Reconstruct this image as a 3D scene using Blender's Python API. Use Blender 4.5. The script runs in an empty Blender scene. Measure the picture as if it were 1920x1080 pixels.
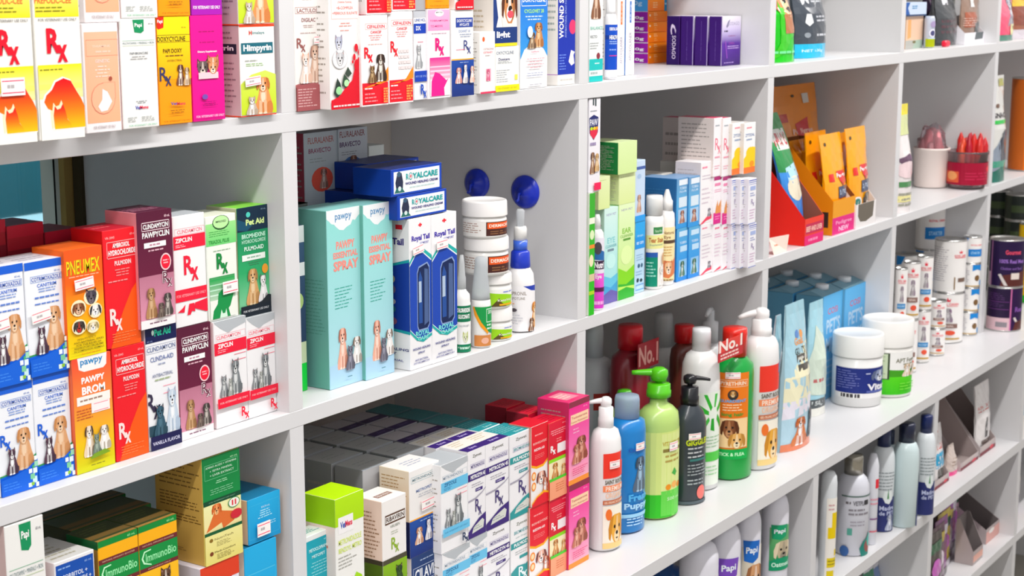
import bpy, bmesh, math, random
from mathutils import Vector, Matrix
from mathutils.geometry import tessellate_polygon
random.seed(7)
C = bpy.context.scene.collection
SC = bpy.context.scene

# ---------------------------------------------------------------- camera
FPX, S = 3043.6, 1.25
YAW, PITCH = .9788, -.1865
cf = Vector((math.sin(YAW)*math.cos(PITCH), math.cos(YAW)*math.cos(PITCH), math.sin(PITCH)))
cr = Vector((math.cos(YAW), -math.sin(YAW), 0)); cu = cr.cross(cf)
CAM = Vector((0, -S, 0))
cd = bpy.data.cameras.new('camera'); cam = bpy.data.objects.new('camera', cd); C.objects.link(cam)
cd.sensor_width = 36; cd.lens = FPX/1920*36; cd.clip_start = .05
cam.matrix_world = Matrix(((cr.x, cu.x, -cf.x, CAM.x), (cr.y, cu.y, -cf.y, CAM.y), (cr.z, cu.z, -cf.z, CAM.z), (0, 0, 0, 1)))
cd.dof.use_dof = True; cd.dof.focus_distance = 2.0; cd.dof.aperture_fstop = 14
SC.camera = cam

# ---------------------------------------------------------------- world, lamps, exposure
wd = bpy.data.worlds.new('world'); SC.world = wd; wd.use_nodes = True
bg = wd.node_tree.nodes['Background']; bg.inputs[0].default_value = (1, .95, .93, 1); bg.inputs[1].default_value = .5
def lamp(name, loc, size, power, col, rot=(0, 0, 0)):
    l = bpy.data.lights.new(name, 'AREA'); l.shape = 'RECTANGLE'; l.size, l.size_y = size; l.energy = power; l.color = col
    o = bpy.data.objects.new(name, l); o.location = loc; o.rotation_euler = rot; C.objects.link(o); return o
lamp('ceiling_strip_light', (2.2, -.87, 1.30), (7.0, .10), 92, (1, .97, .94), (math.radians(28), 0, 0))
lamp('ceiling_panel_light', (1.0, -2.6, 1.5), (6.0, .8), 10, (.92, .97, 1), (math.radians(55), 0, 0))
lamp('added_far_room_fill', (1.9, 1.1, 1.5), (2.0, .5), 45, (.85, .97, 1), (0, 0, 0))  # added fill with no lamp seen there, brightens the teal room beyond
vs = SC.view_settings; SC.display_settings.display_device = 'sRGB'
vs.view_transform = 'Standard'; vs.look = 'None'; vs.gamma = 1; vs.use_curve_mapping = False; vs.exposure = 0.2

# ---------------------------------------------------------------- materials
def lin(c):
    c = c/255
    return c/12.92 if c <= .04045 else ((c+.055)/1.055)**2.4
_hc = {}
def hx(s):
    if not isinstance(s, str): return s
    if s not in _hc:
        t = ''.join(ch*2 for ch in s) if len(s) == 3 else s
        _hc[s] = (lin(int(t[0:2], 16)), lin(int(t[2:4], 16)), lin(int(t[4:6], 16)), 1.0)
    return _hc[s]
def material(name, rough=.5, metal=0., spec=.5, coat=0., trans=0., col=None, bump=0., bscale=300, ior=1.45, alpha=1):
    m = bpy.data.materials.new(name); m.use_nodes = True
    n = m.node_tree.nodes; L = m.node_tree.links; b = n['Principled BSDF']
    b.inputs['Roughness'].default_value = rough; b.inputs['Metallic'].default_value = metal
    b.inputs['Specular IOR Level'].default_value = spec; b.inputs['Coat Weight'].default_value = coat
    b.inputs['Transmission Weight'].default_value = trans; b.inputs['IOR'].default_value = ior
    b.inputs['Coat Roughness'].default_value = .12; b.inputs['Alpha'].default_value = alpha
    if col: b.inputs['Base Color'].default_value = hx(col)
    else:
        a = n.new('ShaderNodeVertexColor'); a.layer_name = 'Col'; L.new(a.outputs[0], b.inputs['Base Color'])
    if bump:
        t = n.new('ShaderNodeTexNoise'); t.inputs['Scale'].default_value = bscale; t.inputs['Detail'].default_value = 3
        tc = n.new('ShaderNodeTexCoord'); L.new(tc.outputs['Object'], t.inputs['Vector'])
        bp = n.new('ShaderNodeBump'); bp.inputs['Strength'].default_value = bump; bp.inputs['Distance'].default_value = .001
        L.new(t.outputs[0], bp.inputs['Height']); L.new(bp.outputs[0], b.inputs['Normal'])
    return m
M = dict(
    card=material('printed_card', .42, spec=.3, coat=.05, bump=.05, bscale=120),
    plast=material('moulded_plastic', .28, spec=.5, coat=.25),
    film=material('laminated_film', .22, spec=.5, coat=.4, bump=.55, bscale=38),
    paper=material('plain_paper', .7, spec=.2),
    metal=material('tin_metal', .25, metal=1.),
    frost=material('frosted_plastic', .45, trans=.55, ior=1.35),
    clear=material('clear_plastic', .08, trans=.92, ior=1.3),
    lam=material('white_laminate', .34, spec=.45, bump=.06, bscale=60),
    wall=material('wall_paint', .8, spec=.2, bump=.2, bscale=90),
    glass=material('window_glass', .03, trans=1., ior=1.45, col='e8f4f4'))

# ---------------------------------------------------------------- mesh builder with corner colours
class MB:
    def __init__(s): s.v = []; s.f = []; s.c = []; s.sm = []
    def quad(s, pts, col, cols=None, smooth=False):
        b = len(s.v); s.v += [tuple(p) for p in pts]; s.f.append(tuple(range(b, b+len(pts))))
        s.c.append(cols or [col]*len(pts)); s.sm.append(smooth)
    def box(s, x0, y0, z0, x1, y1, z1, col, front=None, side=None, top=None, bev=0.):
        col = hx(col); fr = hx(front or col); sd = hx(side or col); tp = hx(top or col); e = bev
        P = Vector
        if e <= 0:
            s.quad([(x0,y0,z0),(x1,y0,z0),(x1,y0,z1),(x0,y0,z1)], fr); s.quad([(x1,y1,z0),(x0,y1,z0),(x0,y1,z1),(x1,y1,z1)], col)
            s.quad([(x0,y1,z0),(x0,y0,z0),(x0,y0,z1),(x0,y1,z1)], sd); s.quad([(x1,y0,z0),(x1,y1,z0),(x1,y1,z1),(x1,y0,z1)], sd)
            s.quad([(x0,y0,z1),(x1,y0,z1),(x1,y1,z1),(x0,y1,z1)], tp); s.quad([(x0,y1,z0),(x1,y1,z0),(x1,y0,z0),(x0,y0,z0)], tp)
            return
        bm = bmesh.new(); bmesh.ops.create_cube(bm, size=1)
        for v in bm.verts: v.co = P(((x0+x1)/2+v.co.x*(x1-x0), (y0+y1)/2+v.co.y*(y1-y0), (z0+z1)/2+v.co.z*(z1-z0)))
        bmesh.ops.bevel(bm, geom=bm.edges[:], offset=e, segments=1, affect='EDGES')
        for f in bm.faces:
            n = f.normal
            c = fr if n.y < -.9 else tp if abs(n.z) > .9 else sd if abs(n.x) > .9 else (fr if n.y < -.3 else sd)
            s.quad([v.co for v in f.verts], c)
        bm.free()
    def lathe(s, X, Y, prof, col, q=1., n=32, smooth=True, rot=0.):
        # prof: (r, z) or (r, z, colour)
        col = hx(col); cs, sn = math.cos(rot), math.sin(rot)
        def pt(r, z, a):
            ex, ey = r*math.sin(a), -r*q*math.cos(a)
            return (X+ex*cs-ey*sn, Y+ex*sn+ey*cs, z)
        for i in range(len(prof)-1):
            a, b = prof[i], prof[i+1]; c = hx(b[2]) if len(b) > 2 else col
            for k in range(n):
                t0, t1 = 2*math.pi*k/n, 2*math.pi*(k+1)/n
                if a[0] < 1e-6: s.quad([pt(0,a[1],0), pt(b[0],b[1],t1), pt(b[0],b[1],t0)], c, smooth=smooth)
                elif b[0] < 1e-6: s.quad([pt(a[0],a[1],t0), pt(a[0],a[1],t1), pt(0,b[1],0)], c, smooth=smooth)
                else: s.quad([pt(a[0],a[1],t0), pt(a[0],a[1],t1), pt(b[0],b[1],t1), pt(b[0],b[1],t0)], c, smooth=smooth)
    def tube(s, pts, rads, col, n=10, flat=1.):
        col = hx(col); pts = [Vector(p) for p in pts]; rings = []
        for i, p in enumerate(pts):
            d = (pts[min(i+1, len(pts)-1)]-pts[max(i-1, 0)]).normalized()
            a = d.cross(Vector((0, 0, 1)));
            if a.length < 1e-3: a = Vector((1, 0, 0))
            a.normalize(); b = a.cross(d).normalized(); r = rads[i]
            rings.append([p+a*(r*math.cos(t))+b*(r*flat*math.sin(t)) for t in [2*math.pi*k/n for k in range(n)]])
        for i in range(len(rings)-1):
            for k in range(n): s.quad([rings[i][k], rings[i+1][k], rings[i+1][(k+1)%n], rings[i][(k+1)%n]], col, smooth=True)
        s.quad(rings[0], col); s.quad(rings[-1][::-1], col)
    def ellipsoid(s, c, r, col, n=16, m=8, top=None):
        col = hx(col)
        def pt(i, k):
            a = -math.pi/2+math.pi*i/m; t = 2*math.pi*k/n
            return (c[0]+r[0]*math.cos(a)*math.cos(t), c[1]+r[1]*math.cos(a)*math.sin(t), c[2]+r[2]*math.sin(a))
        for i in range(m):
            for k in range(n): s.quad([pt(i,k), pt(i,k+1), pt(i+1,k+1), pt(i+1,k)], col, smooth=True)
    def prism(s, pts, d, col, edge=None):   # closed outline (list of Vector) extruded along d
        col = hx(col); d = Vector(d); pts = [Vector(p) for p in pts]; q = [p+d for p in pts]; ec = hx(edge or col)
        for t in tessellate_polygon([pts]):
            s.quad([pts[i] for i in t], col); s.quad([q[i] for i in reversed(t)], col)
        for i in range(len(pts)):
            j = (i+1) % len(pts); s.quad([pts[i], pts[j], q[j], q[i]], ec)
    def mesh(s, name, mats, merge=True):
        me = bpy.data.meshes.new(name); me.from_pydata(s.v, [], s.f)
        ca = me.color_attributes.new('Col', 'FLOAT_COLOR', 'CORNER')
        flat = []
        for cl in s.c:
            for c in cl: flat += list(c)
        ca.data.foreach_set('color', flat); me.polygons.foreach_set('use_smooth', s.sm)
        me.materials.append(mats)
        if merge:
            bm = bmesh.new(); bm.from_mesh(me); bmesh.ops.remove_doubles(bm, verts=bm.verts, dist=1e-6)
            bmesh.ops.recalc_face_normals(bm, faces=bm.faces) if merge == 2 else None
            bm.to_mesh(me); bm.free()
        me.update(); return me
    def obj(s, name, mat='card', parent=None, merge=True):
        o = bpy.data.objects.new(name, s.mesh(name, M[mat] if isinstance(mat, str) else mat, merge)); C.objects.link(o)
        if parent: o.parent = parent
        return o

def tag(o, label=None, cat=None, group=None, kind=None):
    if label: o['label'] = label
    if cat: o['category'] = cat
    if group: o['group'] = group
    if kind: o['kind'] = kind
    return o
def thing(name, label, cat, loc, group=None, rot=0.):
    o = bpy.data.objects.new(name, None); C.objects.link(o); o.location = loc; o.rotation_euler = (0, 0, rot)
    o.empty_display_size = .02
    return tag(o, label, cat, group)

# ---------------------------------------------------------------- flat artwork (u, v in 0..1 of a face)
_tx = {}
def glyphs(s, bold):
    k = (s, bold)
    if k in _tx: return _tx[k]
    cu_ = bpy.data.curves.new('t', 'FONT'); cu_.body = s; cu_.resolution_u = 2; cu_.offset = .013*bold; cu_.fill_mode = 'FRONT'
    o = bpy.data.objects.new('t', cu_); C.objects.link(o)
    me = bpy.data.meshes.new_from_object(o.evaluated_get(bpy.context.evaluated_depsgraph_get()))
    me.calc_loop_triangles()
    vs_ = [v.co.copy() for v in me.vertices]; tr = [tuple(t.vertices) for t in me.loop_triangles]
    C.objects.unlink(o); bpy.data.objects.remove(o); bpy.data.curves.remove(cu_); bpy.data.meshes.remove(me)
    if not vs_: _tx[k] = []; return []
    x0 = min(v.x for v in vs_); x1 = max(v.x for v in vs_); y0 = min(v.y for v in vs_); y1 = max(v.y for v in vs_)
    if s.lower() != s or any(ch in s for ch in 'bdfhklt'): y1 = max(y1, .68)
    w = max(x1-x0, 1e-6); h = max(y1-y0, 1e-6)
    _tx[k] = [[((vs_[i].x-x0)/w, (vs_[i].y-y0)/h) for i in t] for t in tr]
    return _tx[k]

class Art:
    def __init__(s, ops=()):
        s.t = []; s.l = 0
        for o in ops: getattr(s, o[0])(*o[1:])
    def tri(s, pts, cols): s.t.append((pts, cols, s.l))
    def r(s, x0, y0, x1, y1, c, c2=None, slope=0.):      # rectangle, c bottom colour, c2 top colour; slope lifts the right end
        s.l += 1; a = hx(c); b = hx(c2 or c)
        s.tri([(x0,y0),(x1,y0+slope),(x1,y1+slope)], [a,a,b]); s.tri([(x0,y0),(x1,y1+slope),(x0,y1)], [a,b,b])
    def p(s, pts, c, c2=None):
        s.l += 1; a = hx(c); b = hx(c2 or c); ys = [q[1] for q in pts]; y0, y1 = min(ys), max(ys)
        def cc(y):
            k = (y-y0)/max(y1-y0, 1e-6); return tuple((a[i]**.45*(1-k)+b[i]**.45*k)**2.22 for i in range(4))
        for t in tessellate_polygon([[Vector((q[0], q[1], 0)) for q in pts]]):
            pp = [pts[i] for i in t]
            if (pp[1][0]-pp[0][0])*(pp[2][1]-pp[0][1])-(pp[1][1]-pp[0][1])*(pp[2][0]-pp[0][0]) < 0: pp = pp[::-1]
            if c2 and y1-y0 > .12:
                for P, K in split(pp, [a]*3, 1, [y0+(y1-y0)*k/7 for k in range(1, 7)]): s.tri(P, [cc(q[1]) for q in P])
            else: s.tri(pp, [cc(q[1]) for q in pp])
    def e(s, cx, cy, rx, ry, c, c2=None, n=16): s.p([(cx+rx*math.cos(2*math.pi*k/n), cy+ry*math.sin(2*math.pi*k/n)) for k in range(n)], c, c2)
    def x(s, txt, cx, cy, w, h, c, bold=1, rot=0):       # text stretched to a box
        s.l += 1; a = hx(c)
        for t in glyphs(txt, bold):
            q = [(1-b, g) if rot == 90 else (b, 1-g) if rot == -90 else (g, b) for g, b in t]
            s.tri([(cx+(g-.5)*w, cy+(b-.5)*h) for g, b in q], [a]*3)
    def o(s, x0, y0, x1, y1, c, t=.008, tv=None):        # outlined box
        tv = tv or t*.5
        s.r(x0,y0,x1,y0+tv,c); s.l -= 1; s.r(x0,y1-tv,x1,y1,c); s.l -= 1; s.r(x0,y0,x0+t,y1,c); s.l -= 1; s.r(x1-t,y0,x1,y1,c)
    def m(s, x0, y0, x1, y1, n, c, f=.42, cen=False):    # rows of small print
        s.l += 1; rr = random.Random(int(x0*977+y0*3571+n*31)); a = hx(c); H = (y1-y0)/n
        for i in range(n):
            yb = y1-(i+1)*H+H*(1-f)/2; L = (x1-x0)*rr.uniform(.62, 1.); xs = x0+((x1-x0)-L)/2 if cen else x0
            x = xs
            while x < xs+L-.01:
                wd_ = min(rr.uniform(.05, .17), xs+L-x)
                s.tri([(x,yb),(x+wd_,yb),(x+wd_,yb+H*f)], [a]*3); s.tri([(x,yb),(x+wd_,yb+H*f),(x,yb+H*f)], [a]*3)
                x += wd_+.022
    def rx(s, cx, cy, w, h, c, bold=1):                  # prescription sign
        s.x('R', cx-w*.16, cy+h*.13, w*.66, h*.72, c, bold)
        s.x('x', cx+w*.24, cy-h*.24, w*.5, h*.5, c, bold)
    def dog(s, cx, y0, w, h, c, c2='fff', ear=None, cat=False):
        ear = ear or c; X = lambda a: cx+(a-.5)*w; Y = lambda b: y0+b*h; mix = lambda a, b, k: tuple(a[i]*(1-k)+b[i]*k for i in range(4))
        A, B_, E_ = hx(c), hx(c2), hx(ear); dk = mix(A, E_, .6); lt = mix(A, B_, .45)
        if cat: s.p([(X(a), Y(b)) for a, b in [(.84,.02),(1.0,.1),(1.0,.26),(.94,.27),(.93,.14),(.82,.1)]], dk)
        s.p([(X(a), Y(b)) for a, b in [(.1,0),(.92,0),(.97,.1),(.95,.24),(.86,.4),(.78,.6),(.7,.68),(.34,.68),(.27,.5),(.2,.36),(.1,.22),(.05,.08)]], A)
        s.p([(X(a), Y(b)) for a, b in [(.62,.04),(.92,0),(.97,.1),(.95,.24),(.86,.34),(.72,.3),(.64,.18)]], dk)
        s.p([(X(a), Y(b)) for a, b in [(.36,.64),(.66,.64),(.66,.4),(.6,.26),(.44,.26),(.35,.42)]], lt); s.e(X(.5), Y(.46), .1*w, .16*h, B_)
        for x0, x1 in ((.3,.44), (.52,.66)):
            s.p([(X(x0), Y(.36)), (X(x0-.02), Y(.05)), (X(x0-.05), Y(0)), (X(x1), Y(0)), (X(x1), Y(.34))][::-1], lt); s.e(X((x0+x1)/2-.02), Y(.02), .1*w, .03*h, B_, n=10)
        s.p([(X(.45), Y(.3)), (X(.44), Y(.03)), (X(.53), Y(.03)), (X(.52), Y(.3))][::-1], dk)
        s.head(X(.5), Y(.78), .58*w, .44*h, c, c2, ear, cat)
    def head(s, cx, cy, w, h, c, c2='fff', ear=None, cat=False):
        ear = ear or c; X = lambda a: cx+a*w; Y = lambda b: cy+b*h; mix = lambda a, b, k: tuple(a[i]*(1-k)+b[i]*k for i in range(4))
        A, B_, E_ = hx(c), hx(c2), hx(ear)
        if cat:
            for k in (-1, 1): s.p([(X(.1*k), Y(.3)), (X(.46*k), Y(.05)), (X(.4*k), Y(.6))][::k], E_); s.p([(X(.2*k), Y(.28)), (X(.4*k), Y(.16)), (X(.37*k), Y(.46))][::k], mix(E_, hx('f0b0a8'), .5))
        s.p([(X(a), Y(b)) for a, b in [(-.3,-.3),(-.12,-.46),(.14,-.46),(.3,-.3),(.42,-.02),(.4,.24),(.24,.42),(-.2,.43),(-.4,.26),(-.42,-.02)]], A)
        s.p([(X(a), Y(b)) for a, b in [(.1,-.42),(.3,-.3),(.42,-.02),(.4,.24),(.26,.4),(.2,.1),(.24,-.1)]], mix(A, E_, .5))
        if not cat:
            for k in (-1, 1): s.p([(X(.24*k), Y(.42)), (X(.44*k), Y(.34)), (X(.56*k), Y(.02)), (X(.54*k), Y(-.26)), (X(.44*k), Y(-.34)), (X(.36*k), Y(-.06)), (X(.3*k), Y(.2))][::-k], E_)
        s.e(X(-.02), Y(-.22), .2*w, .2*h, B_); s.p([(X(-.06), Y(.38)), (X(.03), Y(.38)), (X(.1), Y(-.1)), (X(-.13), Y(-.1))][::-1], mix(A, B_, .6))
        s.e(X(-.02), Y(-.12), .09*w, .06*h, '1c1412', n=8); s.p([(X(-.12), Y(-.27)), (X(-.02), Y(-.31)), (X(.08), Y(-.27)), (X(-.02), Y(-.25))], '4c2c28')
        for k in (-1, 1): s.e(X(.18*k-.01), Y(.07), .06*w, .055*h, '1c1412', n=8)
    def pets(s, x0, y0, x1, y1, a='d89a58', b='555a66'):
        w = x1-x0; h = y1-y0
        s.dog(x0+w*.3, y0+h*.05, w*.55, h*.95, a, 'f2dcc0'); s.dog(x0+w*.72, y0, w*.46, h*.66, b, 'eee', cat=True)
    def trihead(s, x0, y0, x1, y1, c, c2=None):          # dog-head profile facing left with a cat in front
        w, h = x1-x0, y1-y0
        P = [(0,.55),(.06,.68),(.2,.78),(.3,.93),(.5,1),(.68,.94),(.8,.75),(.92,.58),(1,.42),(1,0),(.3,0),(.3,.2),(.22,.36),(.08,.42)]
        s.p([(x0+a*w, y0+b*h) for a, b in P], c, c2)
        Q = [(.22,0),(.2,.3),(.24,.5),(.3,.42),(.38,.44),(.44,.54),(.5,.38),(.54,.2),(.62,.1),(.66,0)]
        s.p([(x0+a*w, y0+b*h*1.0) for a, b in [(q[0]-.02, q[1]+.03) for q in Q]], 'ffe9c0'); s.p([(x0+a*w+.01, y0+b*h*.92) for a, b in Q], c, c2)

def split(poly, cols, ax, lines):
    out = [(poly, cols)]
    for L in lines:
        nx = []
        for P, K in out:
            lo = min(p[ax] for p in P); hi = max(p[ax] for p in P)
            if lo >= L-1e-9 or hi <= L+1e-9: nx.append((P, K)); continue
            for sg in (-1, 1):
                q = []; qc = []
                for i in range(len(P)):
                    a, b = P[i], P[(i+1) % len(P)]; ca, cb = K[i], K[(i+1) % len(P)]
                    da, db = (a[ax]-L)*sg, (b[ax]-L)*sg
                    if da >= 0: q.append(a); qc.append(ca)
                    if da*db < 0:
                        t = da/(da-db); q.append((a[0]+(b[0]-a[0])*t, a[1]+(b[1]-a[1])*t)); qc.append(tuple(ca[j]+(cb[j]-ca[j])*t for j in range(4)))
                if len(q) > 2: nx.append((q, qc))
        out = nx
    return out
def stamp(mb, art, fn, nu=0, nv=0, base=1e-4, step=4e-5):
    """press artwork on a surface; fn(u, v, lift) -> point"""
    for pts, cols, l in art.t:
        ps = [(pts, cols)]
        if min(p[0] for p in pts) < 0 or max(p[0] for p in pts) > 1 or min(p[1] for p in pts) < 0 or max(p[1] for p in pts) > 1:
            ps = [(P, K) for P, K in split(pts, cols, 0, (0., 1.)) for _ in (0,) if -1e-6 <= sum(p[0] for p in P)/len(P) <= 1.000001]
            ps = [(P2, K2) for P, K in ps for P2, K2 in split(P, K, 1, (0., 1.)) if -1e-6 <= sum(p[1] for p in P2)/len(P2) <= 1.000001]
        if nu: ps = [a for P, K in ps for a in split(P, K, 0, [i/nu for i in range(1, nu)])]
        if nv: ps = [a for P, K in ps for a in split(P, K, 1, [i/nv for i in range(1, nv)])]
        for P, K in ps: mb.quad([fn(p[0], p[1], base+step*l) for p in P], None, K)
def flatfn(O, U, V):
    O, U, V = Vector(O), Vector(U), Vector(V); N = U.cross(V).normalized()
    return lambda u, v, d: O+U*u+V*v+N*d

# ---------------------------------------------------------------- from the photograph's rays to metres
def Xat(px, Y, z):
    a = (px-960)/FPX; return (a*((Y+S)*cf.y+z*cf.z)-(Y+S)*cr.y)/(cr.x-a*cf.x)
def Zat(py, X, Y):
    b = (540-py)/FPX; k = X*cf.x+(Y+S)*cf.y
    return (b*k-X*cu.x-(Y+S)*cu.y)/(cu.z-b*cf.z)
def ground(px, py, z):
    d = cf+cr*((px-960)/FPX)+cu*((540-py)/FPX); return CAM+d*((z-CAM.z)/d.z)
def rnd(pl, pr, yb, z, q=1.):
    """centre and radius of an upright round thing from its silhouette and the lowest point of its base"""
    g = ground((pl+pr)/2, yb, z); h = Vector((g.x, g.y+S, 0)); hd = h.normalized(); r = .03
    for _ in range(4):
        dep = (g+hd*r*.8-CAM).dot(cf); hw = (pr-pl)/2/FPX*dep
        r = hw/math.sqrt(hd.y**2+(q*hd.x)**2)
    c = g+hd*r*math.sqrt(hd.x**2+(q*hd.y)**2)*(.5+.5*q)
    return c.x, c.y, r
# ---------------------------------------------------------------- builders
_mc = {}
SIDE_DEF = [('m', .12, .12, .9, .9, 16, 'a9a39c', .3)]
STICK = [('r', 0, 0, 1, 1, 'fbf7f4'), ('r', .04, .8, .96, .86, 'ff3a66'), ('r', .04, .14, .96, .2, 'ff3a66'), ('m', .25, .38, .7, .66, 1, 'b9b4b6', .7)]
def box_mesh(key, D, w, d, h):
    if key in _mc: return _mc[key]
    b = MB(); col = D.get('c', 'f2f1ee')
    b.box(0, 0, 0, w, d, h, col, D.get('fc', col), D.get('sc', col), D.get('tc', col), bev=.0006)
    stamp(b, Art(D.get('f', [])), flatfn((0,0,0), (w,0,0), (0,0,h)))
    stamp(b, Art(D.get('s', SIDE_DEF)), flatfn((0,d,0), (0,-d,0), (0,0,h)))
    stamp(b, Art(D.get('t', [])), flatfn((0,0,h), (w,0,0), (0,d,0)))
    _mc[key] = b.mesh('printed_carton', M['card'], False); return _mc[key]
def bx(des, pl, pr, Y, zb, yt, lab, grp=None, d=.048, st=None, name='medicine_box', cat='box', h=None, rot=0., w=None, X=None):
    D = DES[des]; X0 = Xat(pl, Y, zb) if X is None else X; w = w or (Xat(pr, Y, zb)-X0-.0006)
    if h is None: h = Zat(yt, X0, Y)-zb
    w, h = round(w, 4), round(h, 4)
    me = box_mesh((des, w, h, d), D, w, d, h)
    if st:
        t = thing(name, lab, cat, (X0, Y, zb), grp, rot)
        o = bpy.data.objects.new('carton', me); C.objects.link(o); o.parent = t
        u, v, sw, sh = st[:4]; a = st[4] if len(st) > 4 else 0
        b = MB(); cs, sn = math.cos(a), math.sin(a); dy = -.0022-.0002
        f = flatfn((u*w, dy, v*h), (sw*w*cs, 0, sw*w*sn), (-sh*h*sn, 0, sh*h*cs))
        b.quad([f(0,0,-.0003), f(1,0,-.0003), f(1,1,-.0003), f(0,1,-.0003)], hx('fbf7f4')); stamp(b, Art(STICK), f)
        b.obj('price_sticker', 'paper', t)
    else:
        o = bpy.data.objects.new(name, me); C.objects.link(o); o.location = (X0, Y, zb); o.rotation_euler.z = rot
        tag(o, lab, cat, grp)
    return zb+h+.0003
def curved(X, Y, r, q, a0, span, z0, z1, rot=0.):
    a0, span = math.radians(a0), math.radians(span); cs, sn = math.cos(rot), math.sin(rot)
    def fn(u, v, d):
        a = a0+(u-.5)*span; R = (r if not callable(r) else r(z0+(z1-z0)*v))
        ex, ey = R*math.sin(a), -R*q*math.cos(a); nx, ny = math.sin(a)*q, -math.cos(a); l = math.hypot(nx, ny)
        ex += nx/l*(d+.0004); ey += ny/l*(d+.0004)
        return (X+ex*cs-ey*sn, Y+ex*sn+ey*cs, z0+(z1-z0)*v)
    return fn
def bottle(lab, pl, pr, yb, zb, prof, col, label=None, grp=None, name='shampoo_bottle', cat='bottle', q=1., mat='plast', parts=(), st=None, a0=-38, span=138, liquid=None):
    """prof: (radius fraction, pixel height[, colour]) from the base up; parts: extra pieces
       ('cap', dx, [(rf, py)..], colour, mat, name); label: (py_bottom, py_top, art, base colour)"""
    X, Y, r = rnd(pl, pr, yb, zb, q); Z = lambda py: max(Zat(py, X, Y)-zb, 0.)
    t = thing(name, lab, cat, (X, Y, zb), grp)
    P = [(0, 0.), (prof[0][0]*r*.93, 0.)]+[((p[0]*r, max(Z(p[1]), .0015 if i == 0 else .003))+tuple(p[2:])) for i, p in enumerate(prof)]
    for i in range(1, len(P)): P[i] = (P[i][0], max(P[i][1], P[i-1][1]))+tuple(P[i][2:])
    if P[-1][0] > 1e-5: P.append((0, P[-1][1]))
    b = MB(); b.lathe(0, 0, P, col, q, 40); b.obj('body', mat, t)
    if label:
        for L in (label if isinstance(label, list) else [label]):
            b = MB(); f = curved(0, 0, r, q, L[4] if len(L) > 4 else a0, L[5] if len(L) > 5 else span, Z(L[0]), Z(L[1]))
            A = Art(([('r', 0, 0, 1, 1, L[3])] if L[3] else [])+L[2]); stamp(b, A, f, 20, 0, 2e-4, 6e-5); b.obj('label', 'card', t)
    for p in parts:
        k = p[0]
        if k == 'lathe':
            _, nm, prof2, c2, m2 = p; b = MB(); Q = [(a*r, Z(py)) for a, py in prof2]
            b.lathe(0, 0, ([(0, Q[0][1])] if Q[0][0] > 0 else [])+Q+([(0, Q[-1][1])] if Q[-1][0] > 0 else []), c2, 1, 28); b.obj(nm, m2, t)
        elif k == 'pump':   # collar, head height, reach (m), colour, droop
            _, yc0, yc1, yh0, yh1, rc, reach, c2, droop = p; g = thing('pump', None, None, (0, 0, 0)); g.parent = t
            z0, z1, h0, h1 = Z(yc0), Z(yc1), Z(yh0), Z(yh1)
            b = MB(); b.lathe(0, 0, [(0,z0),(rc*r,z0),(rc*r,z0+(z1-z0)*.45),(rc*r*.93,z0+(z1-z0)*.5),(rc*r*.93,z1-.001),(rc*r*.8,z1),(rc*r*.3,z1+.001),(rc*r*.3,h0+.002),(0,h0+.002)], c2, 1, 28); b.obj('collar', 'plast', g)
            b = MB(); hh = h1-h0; b.lathe(0, 0, [(0,h0),(rc*r*.62,h0),(rc*r*.74,h0+hh*.4),(rc*r*.7,h0+hh*.8),(rc*r*.4,h1),(0,h1+.0005)], c2, 1, 24); b.obj('pump_head', 'plast', g)
            b = MB(); dx, dy = (-.6, .8) if reach > 0 else (.6, -.8); n = 6; reach = abs(reach)
            pts = [(dx*reach*i/n, dy*reach*i/n, h0+hh*.62-droop*(i/n)**2) for i in range(n+1)]
            b.tube(pts, [hh*.42*(1-.5*i/n) for i in range(n+1)], c2, 10, .8); b.obj('nozzle', 'plast', g)
    if st:
        a, py0, py1, sp = st; b = MB(); f = curved(0, 0, r, q, a, sp, Z(py0), Z(py1)); stamp(b, Art(STICK), f, 4, 0, .0022); b.obj('price_sticker', 'paper', t)
    return X, Y, r
def can(lab, pl, pr, yb, zb, yt, art, grp, a0=-10, span=150, c='f4f2f0', name='food_can', cat='can', lid='metal', wrap=None, X=None, Y=None, r=None, h=None):
    if X is None: X, Y, r = rnd(pl, pr, yb, zb)
    h = h or Zat(yt, X, Y)-zb
    t = thing(name, lab, cat, (X, Y, zb), grp); key = ('can', art, round(r, 4), round(h, 3), a0)
    if key not in _mc:
        b = MB(); b.lathe(0, 0, [(r*.985, .003), (r*.985, h-.003)], c, 1, 36)
        if art: stamp(b, Art(CAN[art]), curved(0, 0, r*.986, 1, a0, span, .003, h-.003), 20, 0, 1e-4, 5e-5)
        b2 = MB(); b2.lathe(0, 0, [(0,0),(r*.95,0),(r*1.0,.0012),(r*1.0,.003),(r*.98,.0036)], 'd8d8d6', 1, 36)
        b3 = MB(); b3.lathe(0, 0, [(0,h-.0036),(r*.98,h-.0036),(r,h-.003),(r,h),(r*.95,h),(r*.92,h-.003),(r*.6,h-.003),(r*.55,h-.0022),(0,h-.0022)], 'd8d8d6', 1, 36)
        _mc[key] = (b.mesh('can_body', M['card'], True), b2.mesh('can_base', M['metal'], True), b3.mesh('can_lid', M['metal'], True))
    for nm, me in zip(('wrapper', 'base_rim', 'lid'), _mc[key]):
        o = bpy.data.objects.new(nm, me); C.objects.link(o); o.parent = t
    return zb+h, X, Y, r
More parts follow.
